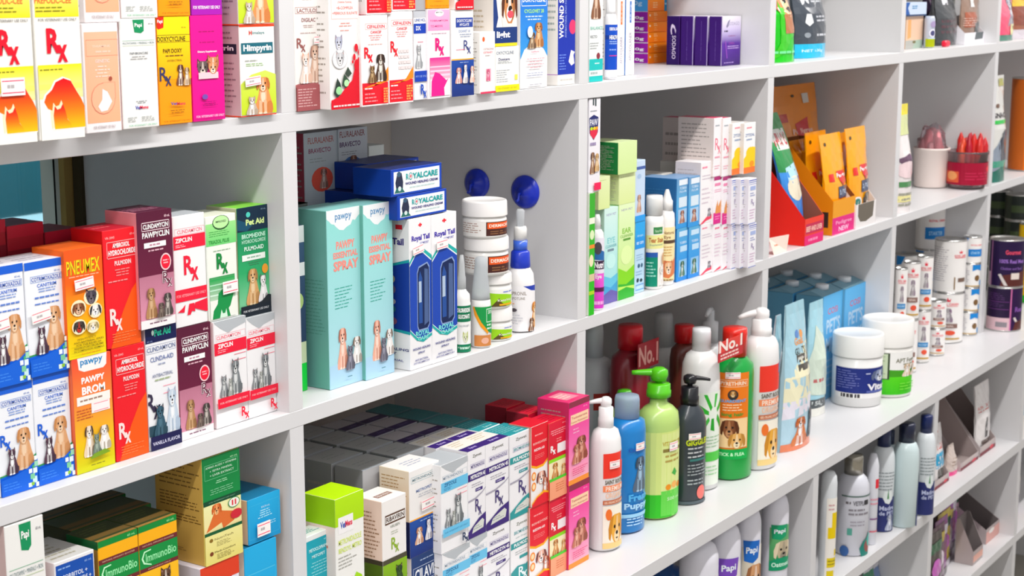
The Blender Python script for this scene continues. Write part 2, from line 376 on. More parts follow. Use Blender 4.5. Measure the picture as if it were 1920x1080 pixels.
def pouch(lab, pl, pr, Y, zb, yt, ops, c, grp=None, T=.03, name='treat_pouch', cat='pouch', lean=(0., 0.), topw=1., rot=0., bc=None, seal=.06, mat='film', h=None, w=None, waist=0., st=None, tr=None):
    X0 = Xat(pl, Y, zb); w = w or Xat(pr, Y, zb)-X0
    if tr: X0, w = tr[0]+tr[1]*.06, tr[1]*.88
    h = h or Zat(yt, X0+w/2, Y)-zb
    o_loc = (X0+w/2, Y, zb); NU, NV = 10, 14
    def th(u, v):
        k = max(0., 1-((v-.0)/(1-seal))) if v > .55 else 1.
        k = min(1., (1-seal-v)/.45) if v > .55*(1-seal) else 1.
        k = max(k, 0.)**.8*(.55+.45*min(1, (1-v)*2)); e = (1-abs(2*u-1)**2.6)
        return .0006+T/2*k*(.12+.88*e)
    def wf(v): return (1-(1-topw)*v-waist*math.sin(math.pi*min(1, v*1.02)))
    def fn(sgn):
        def g(u, v, d):
            wr = .0016*math.sin(u*17+v*9)*math.sin(v*23+u*4)
            return ((u-.5)*w*wf(v)+lean[0]*v, sgn*-(th(u, v)+d+(wr if 0 < v < 1 else 0)*.6)+T/2+lean[1]*v*v, v*h*(1-.02*(2*u-1)**2*(1 if v == 0 else 0)))
        return g
    b = MB(); col = hx(c); bcol = hx(bc or c); F, B = fn(1), fn(-1)
    for i in range(NU):
        for j in range(NV):
            u0, u1, v0, v1 = i/NU, (i+1)/NU, j/NV, (j+1)/NV
            b.quad([F(u0,v0,0),F(u1,v0,0),F(u1,v1,0),F(u0,v1,0)], col, smooth=True)
            b.quad([B(u1,v0,0),B(u0,v0,0),B(u0,v1,0),B(u1,v1,0)], bcol, smooth=True)
    for j in range(NV):
        v0, v1 = j/NV, (j+1)/NV
        b.quad([B(0,v0,0),F(0,v0,0),F(0,v1,0),B(0,v1,0)], col); b.quad([F(1,v0,0),B(1,v0,0),B(1,v1,0),F(1,v1,0)], col)
    for i in range(NU):
        u0, u1 = i/NU, (i+1)/NU
        b.quad([B(u0,0,0),B(u1,0,0),F(u1,0,0),F(u0,0,0)], bcol); b.quad([F(u0,1,0),F(u1,1,0),B(u1,1,0),B(u0,1,0)], col)
    stamp(b, Art(ops), fn(1), NU, NV, 9e-4, 6e-5)
    if st is None:
        o = b.obj(name, mat, None, False); o.location = o_loc; o.rotation_euler.z = rot; tag(o, lab, cat, grp)
    else:
        t = thing(name, lab, cat, o_loc, grp, rot); b.obj('pack', mat, t, False)
        b = MB(); f0 = fn(1); u, v, sw, sh = st; stamp(b, Art(STICK), lambda a, k, d: f0(u+sw*a, v+sh*k, d+.002), 3, 3); b.obj('price_sticker', 'paper', t)
    return o_loc
def tray(lab, pl, pr, Y, zb, yback, yfront, d, cout, cin, fops, sops, grp=None, fc=None, yb=None):
    """open display carton: tall back, low front, sides cut on the slant"""
    X0 = Xat(pl, Y, zb); w = Xat(pr, Y, zb)-X0; H = Zat(yback, X0, Y+d)-zb; hf = Zat(yfront, X0, Y)-zb; e = .0012
    t = thing('display_carton', lab, 'carton', (X0, Y, zb), grp)
    b = MB(); b.box(0, 0, 0, w, e, hf, fc or cout); stamp(b, Art(fops), flatfn((0,0,0),(w,0,0),(0,0,hf))); b.obj('front_panel', 'card', t)
    b = MB(); b.box(0, d-e, 0, w, d, H, cin); b.obj('back_panel', 'card', t)
    b = MB(); b.box(0, e, 0, w, d-e, e, cin); b.obj('tray_floor', 'card', t)
    def sd(x):
        return [(x, e, e), (x, d-e, e), (x, d-e, H), (x, d*.82, H), (x, e, hf)]
    b = MB(); b.prism(sd(0), (e, 0, 0), cout); A = Art([('p', [(0,0),(1,0),(1,hf/H),(.18,1),(0,1)], cout)]+sops)
    stamp(b, A, lambda u, v, dd: (-dd, d-u*d, v*H)); b.obj('side_panel', 'card', t)
    b = MB(); b.prism(sd(w-e), (e, 0, 0), cin, cout); b.obj('side_panel', 'card', t)
    return X0, w, H, hf
# ---------------------------------------------------------------- room shell and shelving
X1, W, TW = 1.3895, .6456, .0241
ZA0, ZA, ZB0, ZB, ZL0, ZL, ZM0, ZM, ZN0, ZN, ZU0 = -.1696, -.147, -.5193, -.499, -.893, -.870, -1.1599, -1.1344, -1.405, -1.382, .182
PR, DP = .1134, .35
def XD(i): return X1+(i-1)*W
LW = 'dcdcde'
def struct(b, name, mat):
    o = b.obj(name, mat); o['kind'] = 'structure'; return o
b = MB(); b.box(-3, -4.0, -1.72, 9, 2.4, -1.66, 'a8a49c'); struct(b, 'floor', 'wall')
b = MB(); y = DP+.012; WX0, WX1 = XD(0)+TW, 1.392
b.box(-3, y, -1.66, WX0, y+.06, 1.6, 'd8d4cc'); b.box(WX1, y, -1.66, 9, y+.06, 1.6, 'd8d4cc')
b.box(WX0, y, ZA0-.01, WX1, y+.06, 1.6, 'd8d4cc'); b.box(WX0, y, -1.66, WX1, y+.06, ZL0, 'd8d4cc'); struct(b, 'wall_back', 'wall')
b = MB(); b.box(WX0, y+.03, ZL0, WX1, y+.036, ZA0-.01, 'ffffff'); struct(b, 'window_1', 'glass')
b = MB(); b.box(1.372, DP+.001, ZL+.001, 1.3885, DP+.011, ZA0-.001, 'b89a5a'); b.box(1.384, DP-.016, ZB+.0005, 1.3893, DP-.001, ZA0-.0005, '4a4230'); struct(b, 'trim_and_gap_shade', 'wall')  # gold trim, plus a dark strip standing in for the shadow gap
b = MB(); b.box(-1, 1.9, -1.66, 3.4, 1.96, 1.6, '3d7f90'); struct(b, 'wall_far', 'wall')
b = MB(); b.box(1.0, 1.2, -1.2, 3.2, 1.5, -.485, 'b0d0dc', top='b8d8e4'); o = struct(b, 'trim_2', 'wall')

unit = thing('shelving_unit', 'tall white open shelving unit of square compartments, with a white shelf running through every column', 'shelves', (XD(0), 0, ZL))
def part(b, nm, root):
    o = b.obj(nm, 'lam', None); o.parent = root; o.matrix_parent_inverse = Matrix.Translation(-root.location); return o
XR = XD(8)
for z0, z1 in ((ZU0, ZU0+.0226), (ZA0, ZA), (ZB0, ZB)):
    b = MB(); b.box(XD(0), 0, z0, XR, DP, z1, LW, bev=.0007); part(b, 'shelf_board', unit)
for i in range(0, 9):
    for z0, z1 in ((ZA, ZU0), (ZB, ZA0), (ZL, ZB0)):
        b = MB(); b.box(XD(i), .0002, z0, XD(i)+TW, DP, z1, LW); part(b, 'divider', unit)
b = MB(); b.box(WX1-.002, DP+.0005, ZL, XR, DP+.0115, ZU0, 'd4cec6'); b.box(XD(0), DP+.0005, ZA0, WX1-.002, DP+.0115, ZU0, 'd4cec6'); part(b, 'back_panel', unit)
cab = thing('base_cabinet', 'deeper white open cabinet under the long ledge, with its own square compartments', 'cabinet', (XD(0), -PR, -1.66))
for z0, z1 in ((ZM0, ZM), (ZN0, ZN)):
    b = MB(); b.box(XD(0), -PR, z0, XR, DP, z1, LW, bev=.0007); part(b, 'shelf_board', cab)
for i in range(0, 9):
    for z0, z1 in ((ZM, ZL0), (ZN, ZM0), (-1.66, ZN0)):
        b = MB(); b.box(XD(i), -PR+.0002, z0, XD(i)+TW, DP, z1, LW); part(b, 'divider', cab)
b = MB(); b.box(XD(0), DP+.0005, -1.66, XR, DP+.0115, ZL0, 'd4cec6'); part(b, 'back_panel', cab)
led = MB(); led.box(0, 0, 0, XR-XD(0), DP+PR, ZL-ZL0, LW, bev=.0007); led = led.obj('worktop_ledge', 'lam'); led.location = (XD(0), -PR, ZL0)
tag(led, 'long white ledge standing out beyond the shelves, carrying the shampoo bottles and big tubs', 'ledge')
ZA += .0004; ZB += .0004; ZL += .0004; ZM += .0004; ZN += .0004      # things rest a hair above the boards
# ---------------------------------------------------------------- printed designs (v runs up the front)
FVU = 'FOR VETERINARY USE ONLY'
def clind(bg1='6b1f3e'):
    return dict(c='5d1836', sc='e8909a', tc='5a1a38', f=[('r',0,0,1,1,'e79ab4','6a1a3c'),('r',0,.45,1,1,'6a1a3c','581634'),('r',0,0,1,.075,'fbf3f4'),('m',.2,.03,.8,.05,1,'88667a',.6,True),
        ('x','60 mL',.86,.945,.16,.022,'ffd9e4'),('o',.12,.835,.92,.91,'ffe9ef',.012,.006),('x','CLINDAMYCIN',.52,.872,.72,.042,'fff',2),('x','PAWPYCLIN',.52,.8,.78,.05,'fff',2),
        ('r',.17,.69,.8,.735,'fffafa'),('m',.24,.70,.74,.725,1,'c08aa0',.6,True),('m',.28,.655,.72,.675,1,'e6b4c4',.6,True),('e',.77,.55,.16,.075,'ffd0d6'),('e',.77,.55,.13,.062,'f01838'),('m',.68,.53,.86,.575,2,'ffb0b8',.5,True),
        ('rx',.8,.40,.28,.14,'fff',3),('rx',.8,.40,.26,.13,'6a1a3c',0),('dog',.3,.085,.36,.27,'b98a5c','d8b48c','8a6440'),('dog',.76,.085,.34,.2,'5a5250','c8c0b8','3a3230'),('dog',.55,.08,.26,.13,'6a5a54','8c7c70','4a3e3a')],
        s=[('m',.1,.15,.9,.85,14,'c86878',.3)], t=[('m',.1,.2,.9,.8,4,'b87c90',.35)])
def cotri(rx):
    return dict(c='f1f4fa', tc='efeef4', f=[('r',0,.93,1,1,'1e62d8'),('x','60 mL',.84,.895,.16,.018,'6f8fd0'),('o',.14,.815,.95,.872,'7fa4e4',.01,.004),('x','COTRIMOXAZOLE',.545,.843,.76,.036,'2f5fc0'),('x','CANITRIM',.55,.785,.5,.032,'3f74d8'),
        ('m',.3,.72,.8,.765,2,'8aa6e0',.45,True),('m',.2,.66,.88,.7,1,'5f84d4',.4,True),('m',.18,.61,.88,.64,1,'5f84d4',.4,True)]
        + ([('rx',.2,.49,.28,.15,'1e62d8',2)] if rx else [])
        + [('p',[(0,0),(1,0),(1,.32),(.7,.24),(.35,.2),(0,.19)],'2f9a50'),('p',[(0,0),(1,0),(1,.3),(.7,.225),(.35,.185),(0,.175)],'1565dd'),('dog',.68,.2,.56,.4,'e0a878','f2d2b0','c88850'),('dog',.33,.185,.36,.24,'54384a','fff','3a2a38',True),
        ('p',[(0,0),(1,0),(1,.27),(.7,.2),(.35,.165),(0,.155)],'1565dd'),('m',.06,.04,.6,.12,3,'3f8af0',.3),
        ('r',.72,.02,.82,.06,'dff4ea'),('r',.84,.05,.96,.11,'cdeef2'),('r',.78,.09,.9,.14,'7fd0a0'),('r',.86,.14,.97,.19,'e8f8ff'),('r',.9,.2,1,.25,'a0e0c0'),('r',.8,.03,.88,.06,'8ac43c'),('r',.92,.01,1,.05,'eefaff'),('r',.74,.15,.83,.19,'f2fcff'),('r',.9,.26,.98,.3,'f6ffff'),('r',.84,.19,.9,.22,'48b47c')],
        t=[('m',.1,.2,.9,.8,3,'b4b8cc',.3)])
def zipc(line, txt, c='f01c3c', swoosh=True, rxs=False, name='ZIPCLIN', rxc=None, top='b9bfc4'):
    if rxs: return dict(c='f3f3f4', tc=top, f=[('x','CLINDAMYCIN',.52,.855,.78,.035,'ff7486'),('o',.05,.825,.98,.885,'ffa8b2',.008,.003),('r',0,.70,1,.82,c),('x',name,.32,.78,.52,.04,'fff',2),('m',.06,.715,.42,.745,2,'ffc0c8',.4),
        ('rx',.52,.52,.46,.24,c,2),('r',0,.23,1,.34,c),('x',FVU,.5,.283,.92,.025,'ffb8c0',0),('p',[(.05,.14),(.2,.17),(.3,.2),(.26,.13)],c),('p',[(.35,.1),(.45,.1),(.5,.13),(.6,.12),(.58,.2),(.42,.2)],c),('p',[(.58,.15),(.95,.1),(1,.1),(1,.22),(.6,.2)],c)])
    return dict(c='f3f3f5', tc=top, f=[('p',[(0,1),(.04,.98),(.2,.93),(.45,.87),(.6,.9),(1,.935),(1,1)],top),
        ('x',txt,.45,.845,.74,.034,'ff7a8c' if c=='f01c3c' else '8fa4b8'),('o',.05,.815,.97,.875,'ffc4ca' if c=='f01c3c' else 'c8d4dc',.008,.003),('r',0,.685,1,.80,c),('x',name,.34,.765,.46,.042,'fff' if c=='f01c3c' else '1d5f98',2),('m',.1,.7,.46,.735,2,'ffb0ba' if c=='f01c3c' else '2a80b8',.4),
        ('r',.6,.655,.97,.66,'ff6a80'),('r',.6,.60,.97,.605,'ff6a80'),
        ('dog',.25,.285,.3,.2,'8c9094','d8dcdc','6a6e72',True),('dog',.6,.285,.42,.33,'7c8286','dfe3e3','5c6266',True),('dog',.42,.28,.2,.17,'9aa09a','e6e8e6','707670',True),
        ('r',0,.19,1,.285,c),('x',FVU,.5,.237,.86,.018,'ffd8dc' if c=='f01c3c' else '2a78b0',0),('rx',.84,.09,.24,.125,rxc or c,2)])
PREF = dict(c='f6f4ee', f=[('r',.02,.70,.98,1.,'f6e21e','f4f0a0'),('e',.46,.955,.24,.07,'3c5a3c'),('e',.46,.957,.22,.064,'eef0c0'),('x','IMPROVED',.46,.955,.3,.012,'3c3c30'),('x','120 mL',.86,.925,.2,.014,'8c9a30'),
    ('o',.03,.838,.93,.895,'f09a40',.01,.003),('x','IRON+B VITAMINS+FOLIC ACID',.47,.878,.8,.014,'f07030'),('x','FERROUS SULFATE',.45,.852,.42,.014,'f07030'),('x','PREFOLIC-CEE',.42,.795,.8,.034,'f2783c',1),
    ('m',.04,.725,.8,.765,2,'8a8a20',.3),('x',FVU,.5,.685,.84,.016,'55504c',0),('rx',.46,.54,.46,.2,'e8102c',3),('r',.02,.0,.98,.43,'f4f2e8','f2e60a'),('m',.06,.392,.7,.412,1,'8a8a20',.4),
    ('r',.02,.29,.98,.32,'f5ee70'),('r',.02,.245,.98,.27,'f6f2a0'),('r',.02,0,.98,.235,'f6f4ee'),('trihead',.07,.055,1.0,.36,'fffdf4'),('trihead',.11,.06,1.0,.35,'ffc808','f00818')])
def papi(badge='14935c', x0=.36):
    return dict(c='f1f1ee', sc='e6c8c4', f=[('p',[(x0,.99),(x0+.31,.99),(x0+.3,.885),(x0+.22,.865),(x0+.04,.875)],badge),('x','Papi',x0+.155,.935,.2,.045,'fff',2),('x','60 mL',.86,.95,.14,.014,'8c8c90'),
        ('r',.06,.80,.94,.803,'8ac0a0'),('x','MULTIVITAMINS + MINERALS + IRON',.5,.778,.86,.02,'70888c',0),('r',.06,.755,.94,.758,'c8d8b0'),('x','PAPI BRONCURE',.5,.685,.5,.022,'767a80'),('m',.22,.625,.76,.665,2,'b0b0b0',.4,True),
        ('m',.35,.225,.68,.255,2,'9aa0a4',.4,True),('x','Vet',.42,.19,.16,.034,'3848b0',2),('x','Mens',.58,.19,.24,.03,'e82c50',2),('m',.12,.06,.42,.11,3,'a4aaa8',.35),('m',.5,.06,.86,.11,3,'a4aaa8',.35),('x',FVU,.54,.028,.78,.015,'5cb890',0)],
        s=[('m',.08,.3,.9,.9,12,'a07c78',.3)])
DES = dict(
 prefolic=PREF,
 peach=dict(c='f6f0f2', f=[('r',.04,.09,.97,.92,'f9b48c','fbbd9c'),('o',.08,.7,.97,.85,'f08468',.008,.004),('x','THIAMINE',.5,.79,.5,.02,'fbd8c4'),('m',.3,.72,.8,.76,1,'f8cdb8',.4,True),('x','GENETIC',.52,.655,.4,.03,'f4e0da'),('m',.3,.5,.72,.62,4,'fbdccc',.35,True),
    ('e',.5,.31,.34,.145,'e88a70'),('e',.5,.31,.325,.138,'fab894'),('p',[(.5,.46),(.84,.46),(.84,.31),(.7,.31)],'fab894'),('r',.5,.455,.84,.458,'e88a70'),('r',.835,.31,.845,.458,'e88a70'),('p',[(.48,.4),(.62,.37),(.74,.28),(.6,.2),(.42,.19),(.34,.24),(.46,.3)],'f4eef0'),('e',.72,.49,.05,.02,'a8503c'),
    ('x','FOR VETERINARY USE ONLY',.5,.05,.62,.028,'b8aeb0')]),
 papi=papi(), papibig=papi(),
 doxy=dict(c='ffa00c', tc='e89010', f=[('r',0,.42,1,1,'ffae08','f8ee10'),('p',[(0,1),(.22,1),(.2,.9),(.04,.885),(0,.9)],'f02818'),('x','Papi',.1,.955,.16,.04,'fff',2),('x','60 mL',.82,.9,.14,.014,'a08a18'),('r',0,.83,1,.834,'7c6a10'),('x','DOXYCYCLINE',.43,.795,.86,.046,'4c3c12',1),('r',0,.765,1,.768,'7c6a10'),('x','PAPI DOXY',.45,.685,.58,.04,'5a3c10',1),
    ('m',.18,.63,.82,.65,1,'8a6020',.5,True),('x','ANTIBACTERIAL',.5,.595,.46,.018,'805418',0),('rx',.2,.45,.36,.18,'3c3c64',1),('dog',.66,.36,.3,.2,'7a4a34','f4e8dc','54301c'),('dog',.84,.36,.26,.17,'caa070','f8f0e4','7a5430'),
    ('x','Vet',.4,.195,.2,.03,'2c48b0',2),('x','Mens',.62,.19,.26,.03,'d82850',2),('m',.2,.1,.8,.14,2,'a06410',.4,True),('x',FVU,.5,.03,.84,.016,'9a5808',0)]),
 magenta=dict(c='e8088c', tc='c00a78', f=[('r',0,0,1,1,'e80890','f00c98'),('m',.24,.83,.76,.86,1,'b80870',.4,True),('m',.15,.73,.85,.76,1,'c00878',.4,True),('x','Dietary Supplement',.5,.655,.6,.022,'fff',2),('head',.34,.5,.4,.16,'6c5c5a','e8d8cc','4c3c3c',True),('head',.66,.53,.4,.17,'d89060','fae8d8','a86034',True),('r',.18,.4,.8,.46,'f8d0d8'),('head',.64,.5,.34,.12,'e09868','fae8d8','a86034',True),
    ('e',.35,.23,.09,.025,'7a50b0'),('m',.25,.14,.75,.19,3,'a00a70',.3,True),('x',FVU,.5,.045,.88,.022,'ffd0ea',1)]),
 purplecut=dict(c='8a18b0', f=[('r',0,0,1,1,'b014b8','7a30c0'),('x',FVU,.5,.07,.88,.03,'fff',1)]),
 himp=dict(c='f2f2ee', sc='d4b8ba', tc='f4f0ec', f=[('r',0,0,1,.012,'f04a20'),('r',0,.985,1,1,'f04a20'),('x','Himalaya',.5,.915,.42,.04,'6a9aa0',1),('x','H',.31,.92,.08,.05,'f03c28',2),('r',.04,.69,.94,.81,'1c6a7c'),('x','Himpyrin',.5,.745,.8,.09,'fff',3),('m',.14,.6,.6,.63,1,'b0b4ac',.4),('m',.16,.55,.8,.59,2,'8cc070',.3),
    ('p',[(0,.02),(1,.02),(1,.45),(.7,.5),(.3,.46),(0,.36)],'c8e024','d8ec60'),('dog',.62,.02,.6,.42,'e89858','fadcc0','c87034'),('dog',.28,.02,.36,.2,'c8b8a8','fff','b09880',True)],
    s=[('r',0,0,1,.012,'f04a20'),('r',.1,.69,.9,.8,'2a2a3c'),('x','yrin',.55,.745,.5,.07,'fff',2),('m',.1,.08,.9,.62,9,'9a7c84',.25),('m',.3,.84,.9,.95,2,'9a7c84',.3)]),
 lact=dict(c='f3efec', f=[('r',0,.64,.0,.64,'fff'),('m',.3,.955,.8,.975,1,'b0a4a0',.4),('o',.05,.845,.95,.9,'c88a80',.008,.003),('x','LACTULOSE',.5,.872,.78,.034,'a8706c',1),('x','DIGILAC',.5,.79,.48,.034,'a06c6c',1),('m',.25,.72,.72,.75,2,'c8b0ac',.4,True),('m',.1,.67,.86,.685,1,'c8b0ac',.5,True),
    ('rx',.22,.575,.3,.12,'9c5c58',1),('p',[(0,0),(1,0),(1,.3),(.82,.34),(.6,.27),(0,.23)],'b87070'),('dog',.68,.24,.5,.34,'d8b098','f6e0d0','a88070'),('dog',.34,.24,.46,.26,'ecd8cc','fff','e0a888',True),('p',[(0,0),(1,0),(1,.2),(.6,.24),(0,.225)],'a8585c'),('m',.04,.03,.72,.2,7,'d8a8a8',.4),('m',.8,.03,.98,.3,10,'f0d8d8',.5)]),
 euph=dict(c='f4f3f1', f=[('o',.08,.77,.97,1.03,'ffb0a8',.008,.003),('x','EUPHORBIA HIRTA',.52,.95,.76,.024,'f86a60',0),('x','(TAWA-TAWA)',.52,.91,.46,.022,'f86a60',0),('x','+B-COMPLEX',.52,.865,.54,.024,'f86a60',0),('x','+FERROUS SULFATE',.52,.82,.82,.024,'f86a60',0),('m',.3,.7,.75,.745,2,'f8a8a0',.4,True),('m',.3,.665,.7,.68,1,'f8a8a0',.5,True),
    ('head',.3,.565,.26,.13,'b8bcd0','e8e8f0','8c90a8',True),('e',.32,.43,.25,.085,'d8d8dc'),('e',.32,.43,.23,.078,'f4f4f4'),('head',.32,.43,.3,.13,'c8c8cc','f0f0f0','a8a8ac',True),
    ('p',[(0,0),(1,0),(1,.4),(.9,.36),(.78,.33),(.7,.24),(.5,.19),(.3,.12),(.1,.09),(0,.08)],'e01028'),('e',.85,.52,.06,.035,'e01028'),('e',.95,.48,.05,.03,'e01028'),('e',.78,.44,.045,.03,'e01028'),('e',.95,.4,.08,.04,'e01028'),('e',.85,.37,.08,.05,'e01028'),('e',.72,.4,.03,.015,'e01028'),
    ('p',[(.08,.14),(.14,.2),(.2,.27),(.3,.22),(.34,.14),(.2,.1)],'2a3c34'),('e',.25,.16,.1,.035,'a0e0a0'),('p',[(.35,.2),(.42,.3),(.6,.24),(.5,.18)],'34503c'),('e',.5,.22,.08,.03,'b8f0b0'),('p',[(.45,.3),(.55,.36),(.68,.3),(.56,.27)],'3c4c40'),('m',.06,.015,.96,.04,1,'ffd8d8',.6)]),
 cefa=dict(c='f5f2f2', tc='c81030', f=[('r',.02,.02,.98,.26,'f2182c'),('p',[(.02,.2),(.45,.225),(.7,.29),(1,.43),(1,.27),(.7,.24),(.4,.24)],'ff8c1c'),('x','CEFALEXIN',.55,.875,.66,.036,'f03c48',1),('o',.16,.845,.95,.91,'ffb0a8',.008,.003),('x','CANICEF',.55,.815,.4,.03,'f03c48',1),('m',.25,.72,.8,.79,3,'ffa0a0',.35,True),('m',.15,.675,.9,.69,1,'ffb8b0',.5,True),
    ('rx',.26,.57,.32,.17,'f01c2c',2),('dog',.7,.27,.5,.31,'4c3428','f4ece0','2c201c'),('dog',.36,.26,.34,.19,'7c5c3c','c8a878','5c4028',True),('m',.06,.19,.5,.21,1,'fff0f0',.7),('m',.06,.04,.6,.16,3,'ff9098',.35),('m',.76,.03,.98,.2,6,'ff9a50',.7)]),
 cefb=dict(c='f5f2f2', tc='c81030', f=[('r',.02,.02,.98,.26,'f2182c'),('p',[(.02,.22),(.45,.23),(.7,.27),(1,.4),(1,.27),(.7,.24),(.4,.24)],'ff8c1c'),('x','CEFALEXIN',.55,.875,.74,.036,'f03c48',1),('o',.12,.845,.98,.91,'ffb0a8',.008,.003),('x','CANICEF',.55,.815,.42,.03,'f03c48',1),('m',.25,.72,.8,.79,3,'ffa0a0',.35,True),('rx',.22,.6,.3,.17,'f01c2c',2),('m',.4,.36,.95,.6,4,'e8dcdc',.6),
    ('m',.06,.19,.5,.21,1,'fff0f0',.7),('m',.06,.04,.6,.16,3,'ff9098',.35),('m',.7,.03,.98,.2,6,'ff9a50',.7)]),
 hclblue=dict(c='f1f1f4', tc='9a9c9e', f=[('r',0,.93,1,1,'c8ccd4'),('x','LINE HCL',.5,.9,.8,.03,'5a74b0',1),('r',0,.75,1,.86,'1040b8'),('x','DX',.35,.81,.36,.05,'fff',2),('m',.3,.64,.95,.67,1,'f08898',.3),('dog',.35,.36,.6,.26,'a8acb0','eee','8c9094',True),('r',0,.21,1,.33,'1040b8'),('x','ARY USE ONLY',.5,.27,.9,.022,'9ab8f0',0),('rx',.66,.1,.44,.16,'1c50c0',2)]),
 pinkrx=dict(c='f6eff2', f=[('r',.02,.76,.98,.99,'ffa0d0','ffb4da'),('e',.52,.95,.2,.035,'fff'),('x','IMPROVED',.52,.96,.3,.015,'4a3040'),('x','TOBRAMYCIN',.5,.87,.8,.018,'e04090'),('x','TZ-MEDIX',.4,.81,.55,.022,'f060a8'),('m',.1,.72,.9,.735,1,'c8a0b4',.5,True),('rx',.52,.58,.4,.2,'f01880',3),('r',.08,.03,.98,.46,'f8f0f4','f01890'),
    ('r',.08,.35,.98,.365,'fbd0e6'),('r',.08,.3,.98,.32,'fbd0e6'),('r',.08,.25,.98,.275,'fbd0e6'),('r',.08,.03,.98,.22,'f8f0f4'),('p',[(.12,.03),(.14,.2),(.3,.3),(.5,.28),(.8,.2),(.9,.22),(.7,.12),(.72,.03)],'f01890')]),
 hyclate=dict(c='f2f1f0', f=[('r',.0,.0,1,.42,'15307c','1a4aa8'),('r',0,.42,1,.435,'ffb020'),('r',.2,.8,.96,.91,'2844a0'),('x','DOXYCYCLINE',.58,.875,.66,.035,'fff',1),('x','HYCLATE',.58,.83,.42,.03,'fff',1),('x','DOXIVET 10',.58,.755,.5,.03,'7c98c8',0),('m',.35,.68,.9,.73,2,'a8b4cc',.4,True),('rx',.7,.57,.32,.16,'384488',0),('r',.2,.54,.6,.545,'ff5a80'),
    ('m',.3,.385,.8,.4,1,'a0b8e8',.5,True),('dog',.3,.15,.34,.19,'e0a8a0','fff','c07870'),('dog',.58,.15,.26,.22,'e8e4e8','fff','483858',True),('dog',.86,.15,.24,.2,'f0d0c0','fff','d08868')]),
 smallwhite=dict(c='f4f2ef', f=[('e',.24,.88,.08,.04,'f0642c'),('x','CETIRIZINE',.56,.72,.66,.03,'c8a0a0',0),('x','CETRIVET',.52,.665,.6,.03,'f08898',1),('m',.3,.6,.7,.63,1,'c8b8b8',.5,True),('r',.4,.2,.7,.4,'f0a0b8'),('dog',.52,.2,.24,.2,'d84878','ffd0e0'),('r',0,.0,1,.03,'e8305c')]),
 doxicare=dict(c='f4f4ef', f=[('r',0,.0,1,.14,'f6ec10'),('x','FOR VETERINARY USE ONLY',.5,.07,.8,.04,'b8a810',0),('x','OXYCYCLINE',.4,.86,.72,.07,'586c90',0),('x','Doxicare',.36,.72,.46,.06,'484c80',1),('m',.1,.62,.7,.68,2,'a0a8b0',.4),('m',.04,.2,.6,.5,6,'b8bcc4',.3),('r',.8,.24,.92,.36,'f8e860')]),
 delight=dict(c='f4f1ee', sc='ece4dc', f=[('r',0,0,1,.05,'f8e020'),('r',0,.05,1,.3,'14387c'),('x','light',.42,.17,.56,.13,'fff',3),('p',[(0,.3),(.12,.3),(.2,.45),(.12,.75),(0,.8)],'1a3a80'),('p',[(.25,1),(.9,1),(1,.5),(.8,.3),(.4,.3),(.3,.55)],'f6eee4'),('head',.68,.66,.62,.66,'d08850','fff','5a2c18'),('e',.7,.5,.13,.06,'e85060'),('e',.7,.6,.07,.035,'201512')],
    s=[('m',.1,.1,.95,.6,6,'c8b8a0',.35)]),
 cyclo=dict(c='f4f4f6', f=[('p',[(0,1),(1,1),(1,.32),(.86,.4),(.6,.46),(.4,.46),(.14,.4),(0,.3)],'3aa0e8','1c74dc'),('o',.04,.84,.96,.97,'fff',.012,.006),('x','DOXYCYCLINE',.5,.905,.84,.05,'fff',2),('x','CYCLOVET 20',.5,.79,.72,.038,'b0f070',2),('m',.14,.69,.86,.75,2,'d0e8ff',.4,True),
    ('dog',.66,.42,.42,.26,'c88850','f0c898','9a5c30'),('dog',.4,.41,.34,.17,'8c6a4c','d8c0a0','5a4030'),('e',.32,.58,.1,.06,'dff0ff'),('x','VetPharm',.5,.375,.3,.014,'e83060'),('m',.2,.2,.85,.32,4,'e8b0b8',.28,True),('m',.16,.12,.85,.17,2,'b0b8d0',.3,True),('m',.3,.03,.75,.05,1,'c8c8d0',.5,True)]),
 wound=dict(c='f3f0ea', f=[('r',.0,.1,1,1,'1434b4','0c28a4'),('x','WOUND SPRAY',.2,.72,.26,.55,'fff',2,90),('x','ANTIBACTERIAL SPRAY FOR DOGS',.45,.68,.1,.46,'a8bcf0',0,90),('e',.85,.55,.2,.07,'f03870'),('p',[(.62,.22),(.78,.18),(.96,.2),(.9,.28),(.98,.31),(.76,.33)],'f6f0ff'),('m',.08,.14,.5,.3,6,'6a8ae8',.4),('x','NET 4 FL OZ 118 ML',.5,.05,.7,.012,'a09c98',0)], s=[('m',.1,.5,.95,.95,8,'a8b4b0',.35),('r',0,.0,1,.1,'f0ece6'),('r',0,.098,1,.104,'b060c0')]),
 bravteal=dict(c='eef2f1', f=[('r',0,.0,1,.24,'18c4c0'),('r',0,.06,1,.12,'e8f4f2'),('m',.1,.07,.9,.11,1,'a8b8b8',.6),('m',.4,.185,.9,.2,1,'d8fffa',.8),('e',.66,.27,.13,.035,'903040'),('x','BALANCE',.52,.565,.9,.035,'8cc8b8',1),('x','VECTO',.3,.475,.52,.03,'8c9094',1),('m',.05,.34,.75,.42,3,'b0b4b4',.35),('dog',.45,.66,.8,.36,'8c5a3c','e8c8b0','5a3424')]),
 afox=dict(c='f6f4f2', f=[('x','AFOXOLANER',.5,.32,.3,.34,'8c84a8',0,90),('x','NexGard chewable tablets for dogs',.78,.28,.14,.3,'a8a0bc',0,90),('r',.4,.64,.64,.93,'f47a3c'),('x','28.3 mg',.52,.785,.16,.24,'ffd8c4',1,90)]),
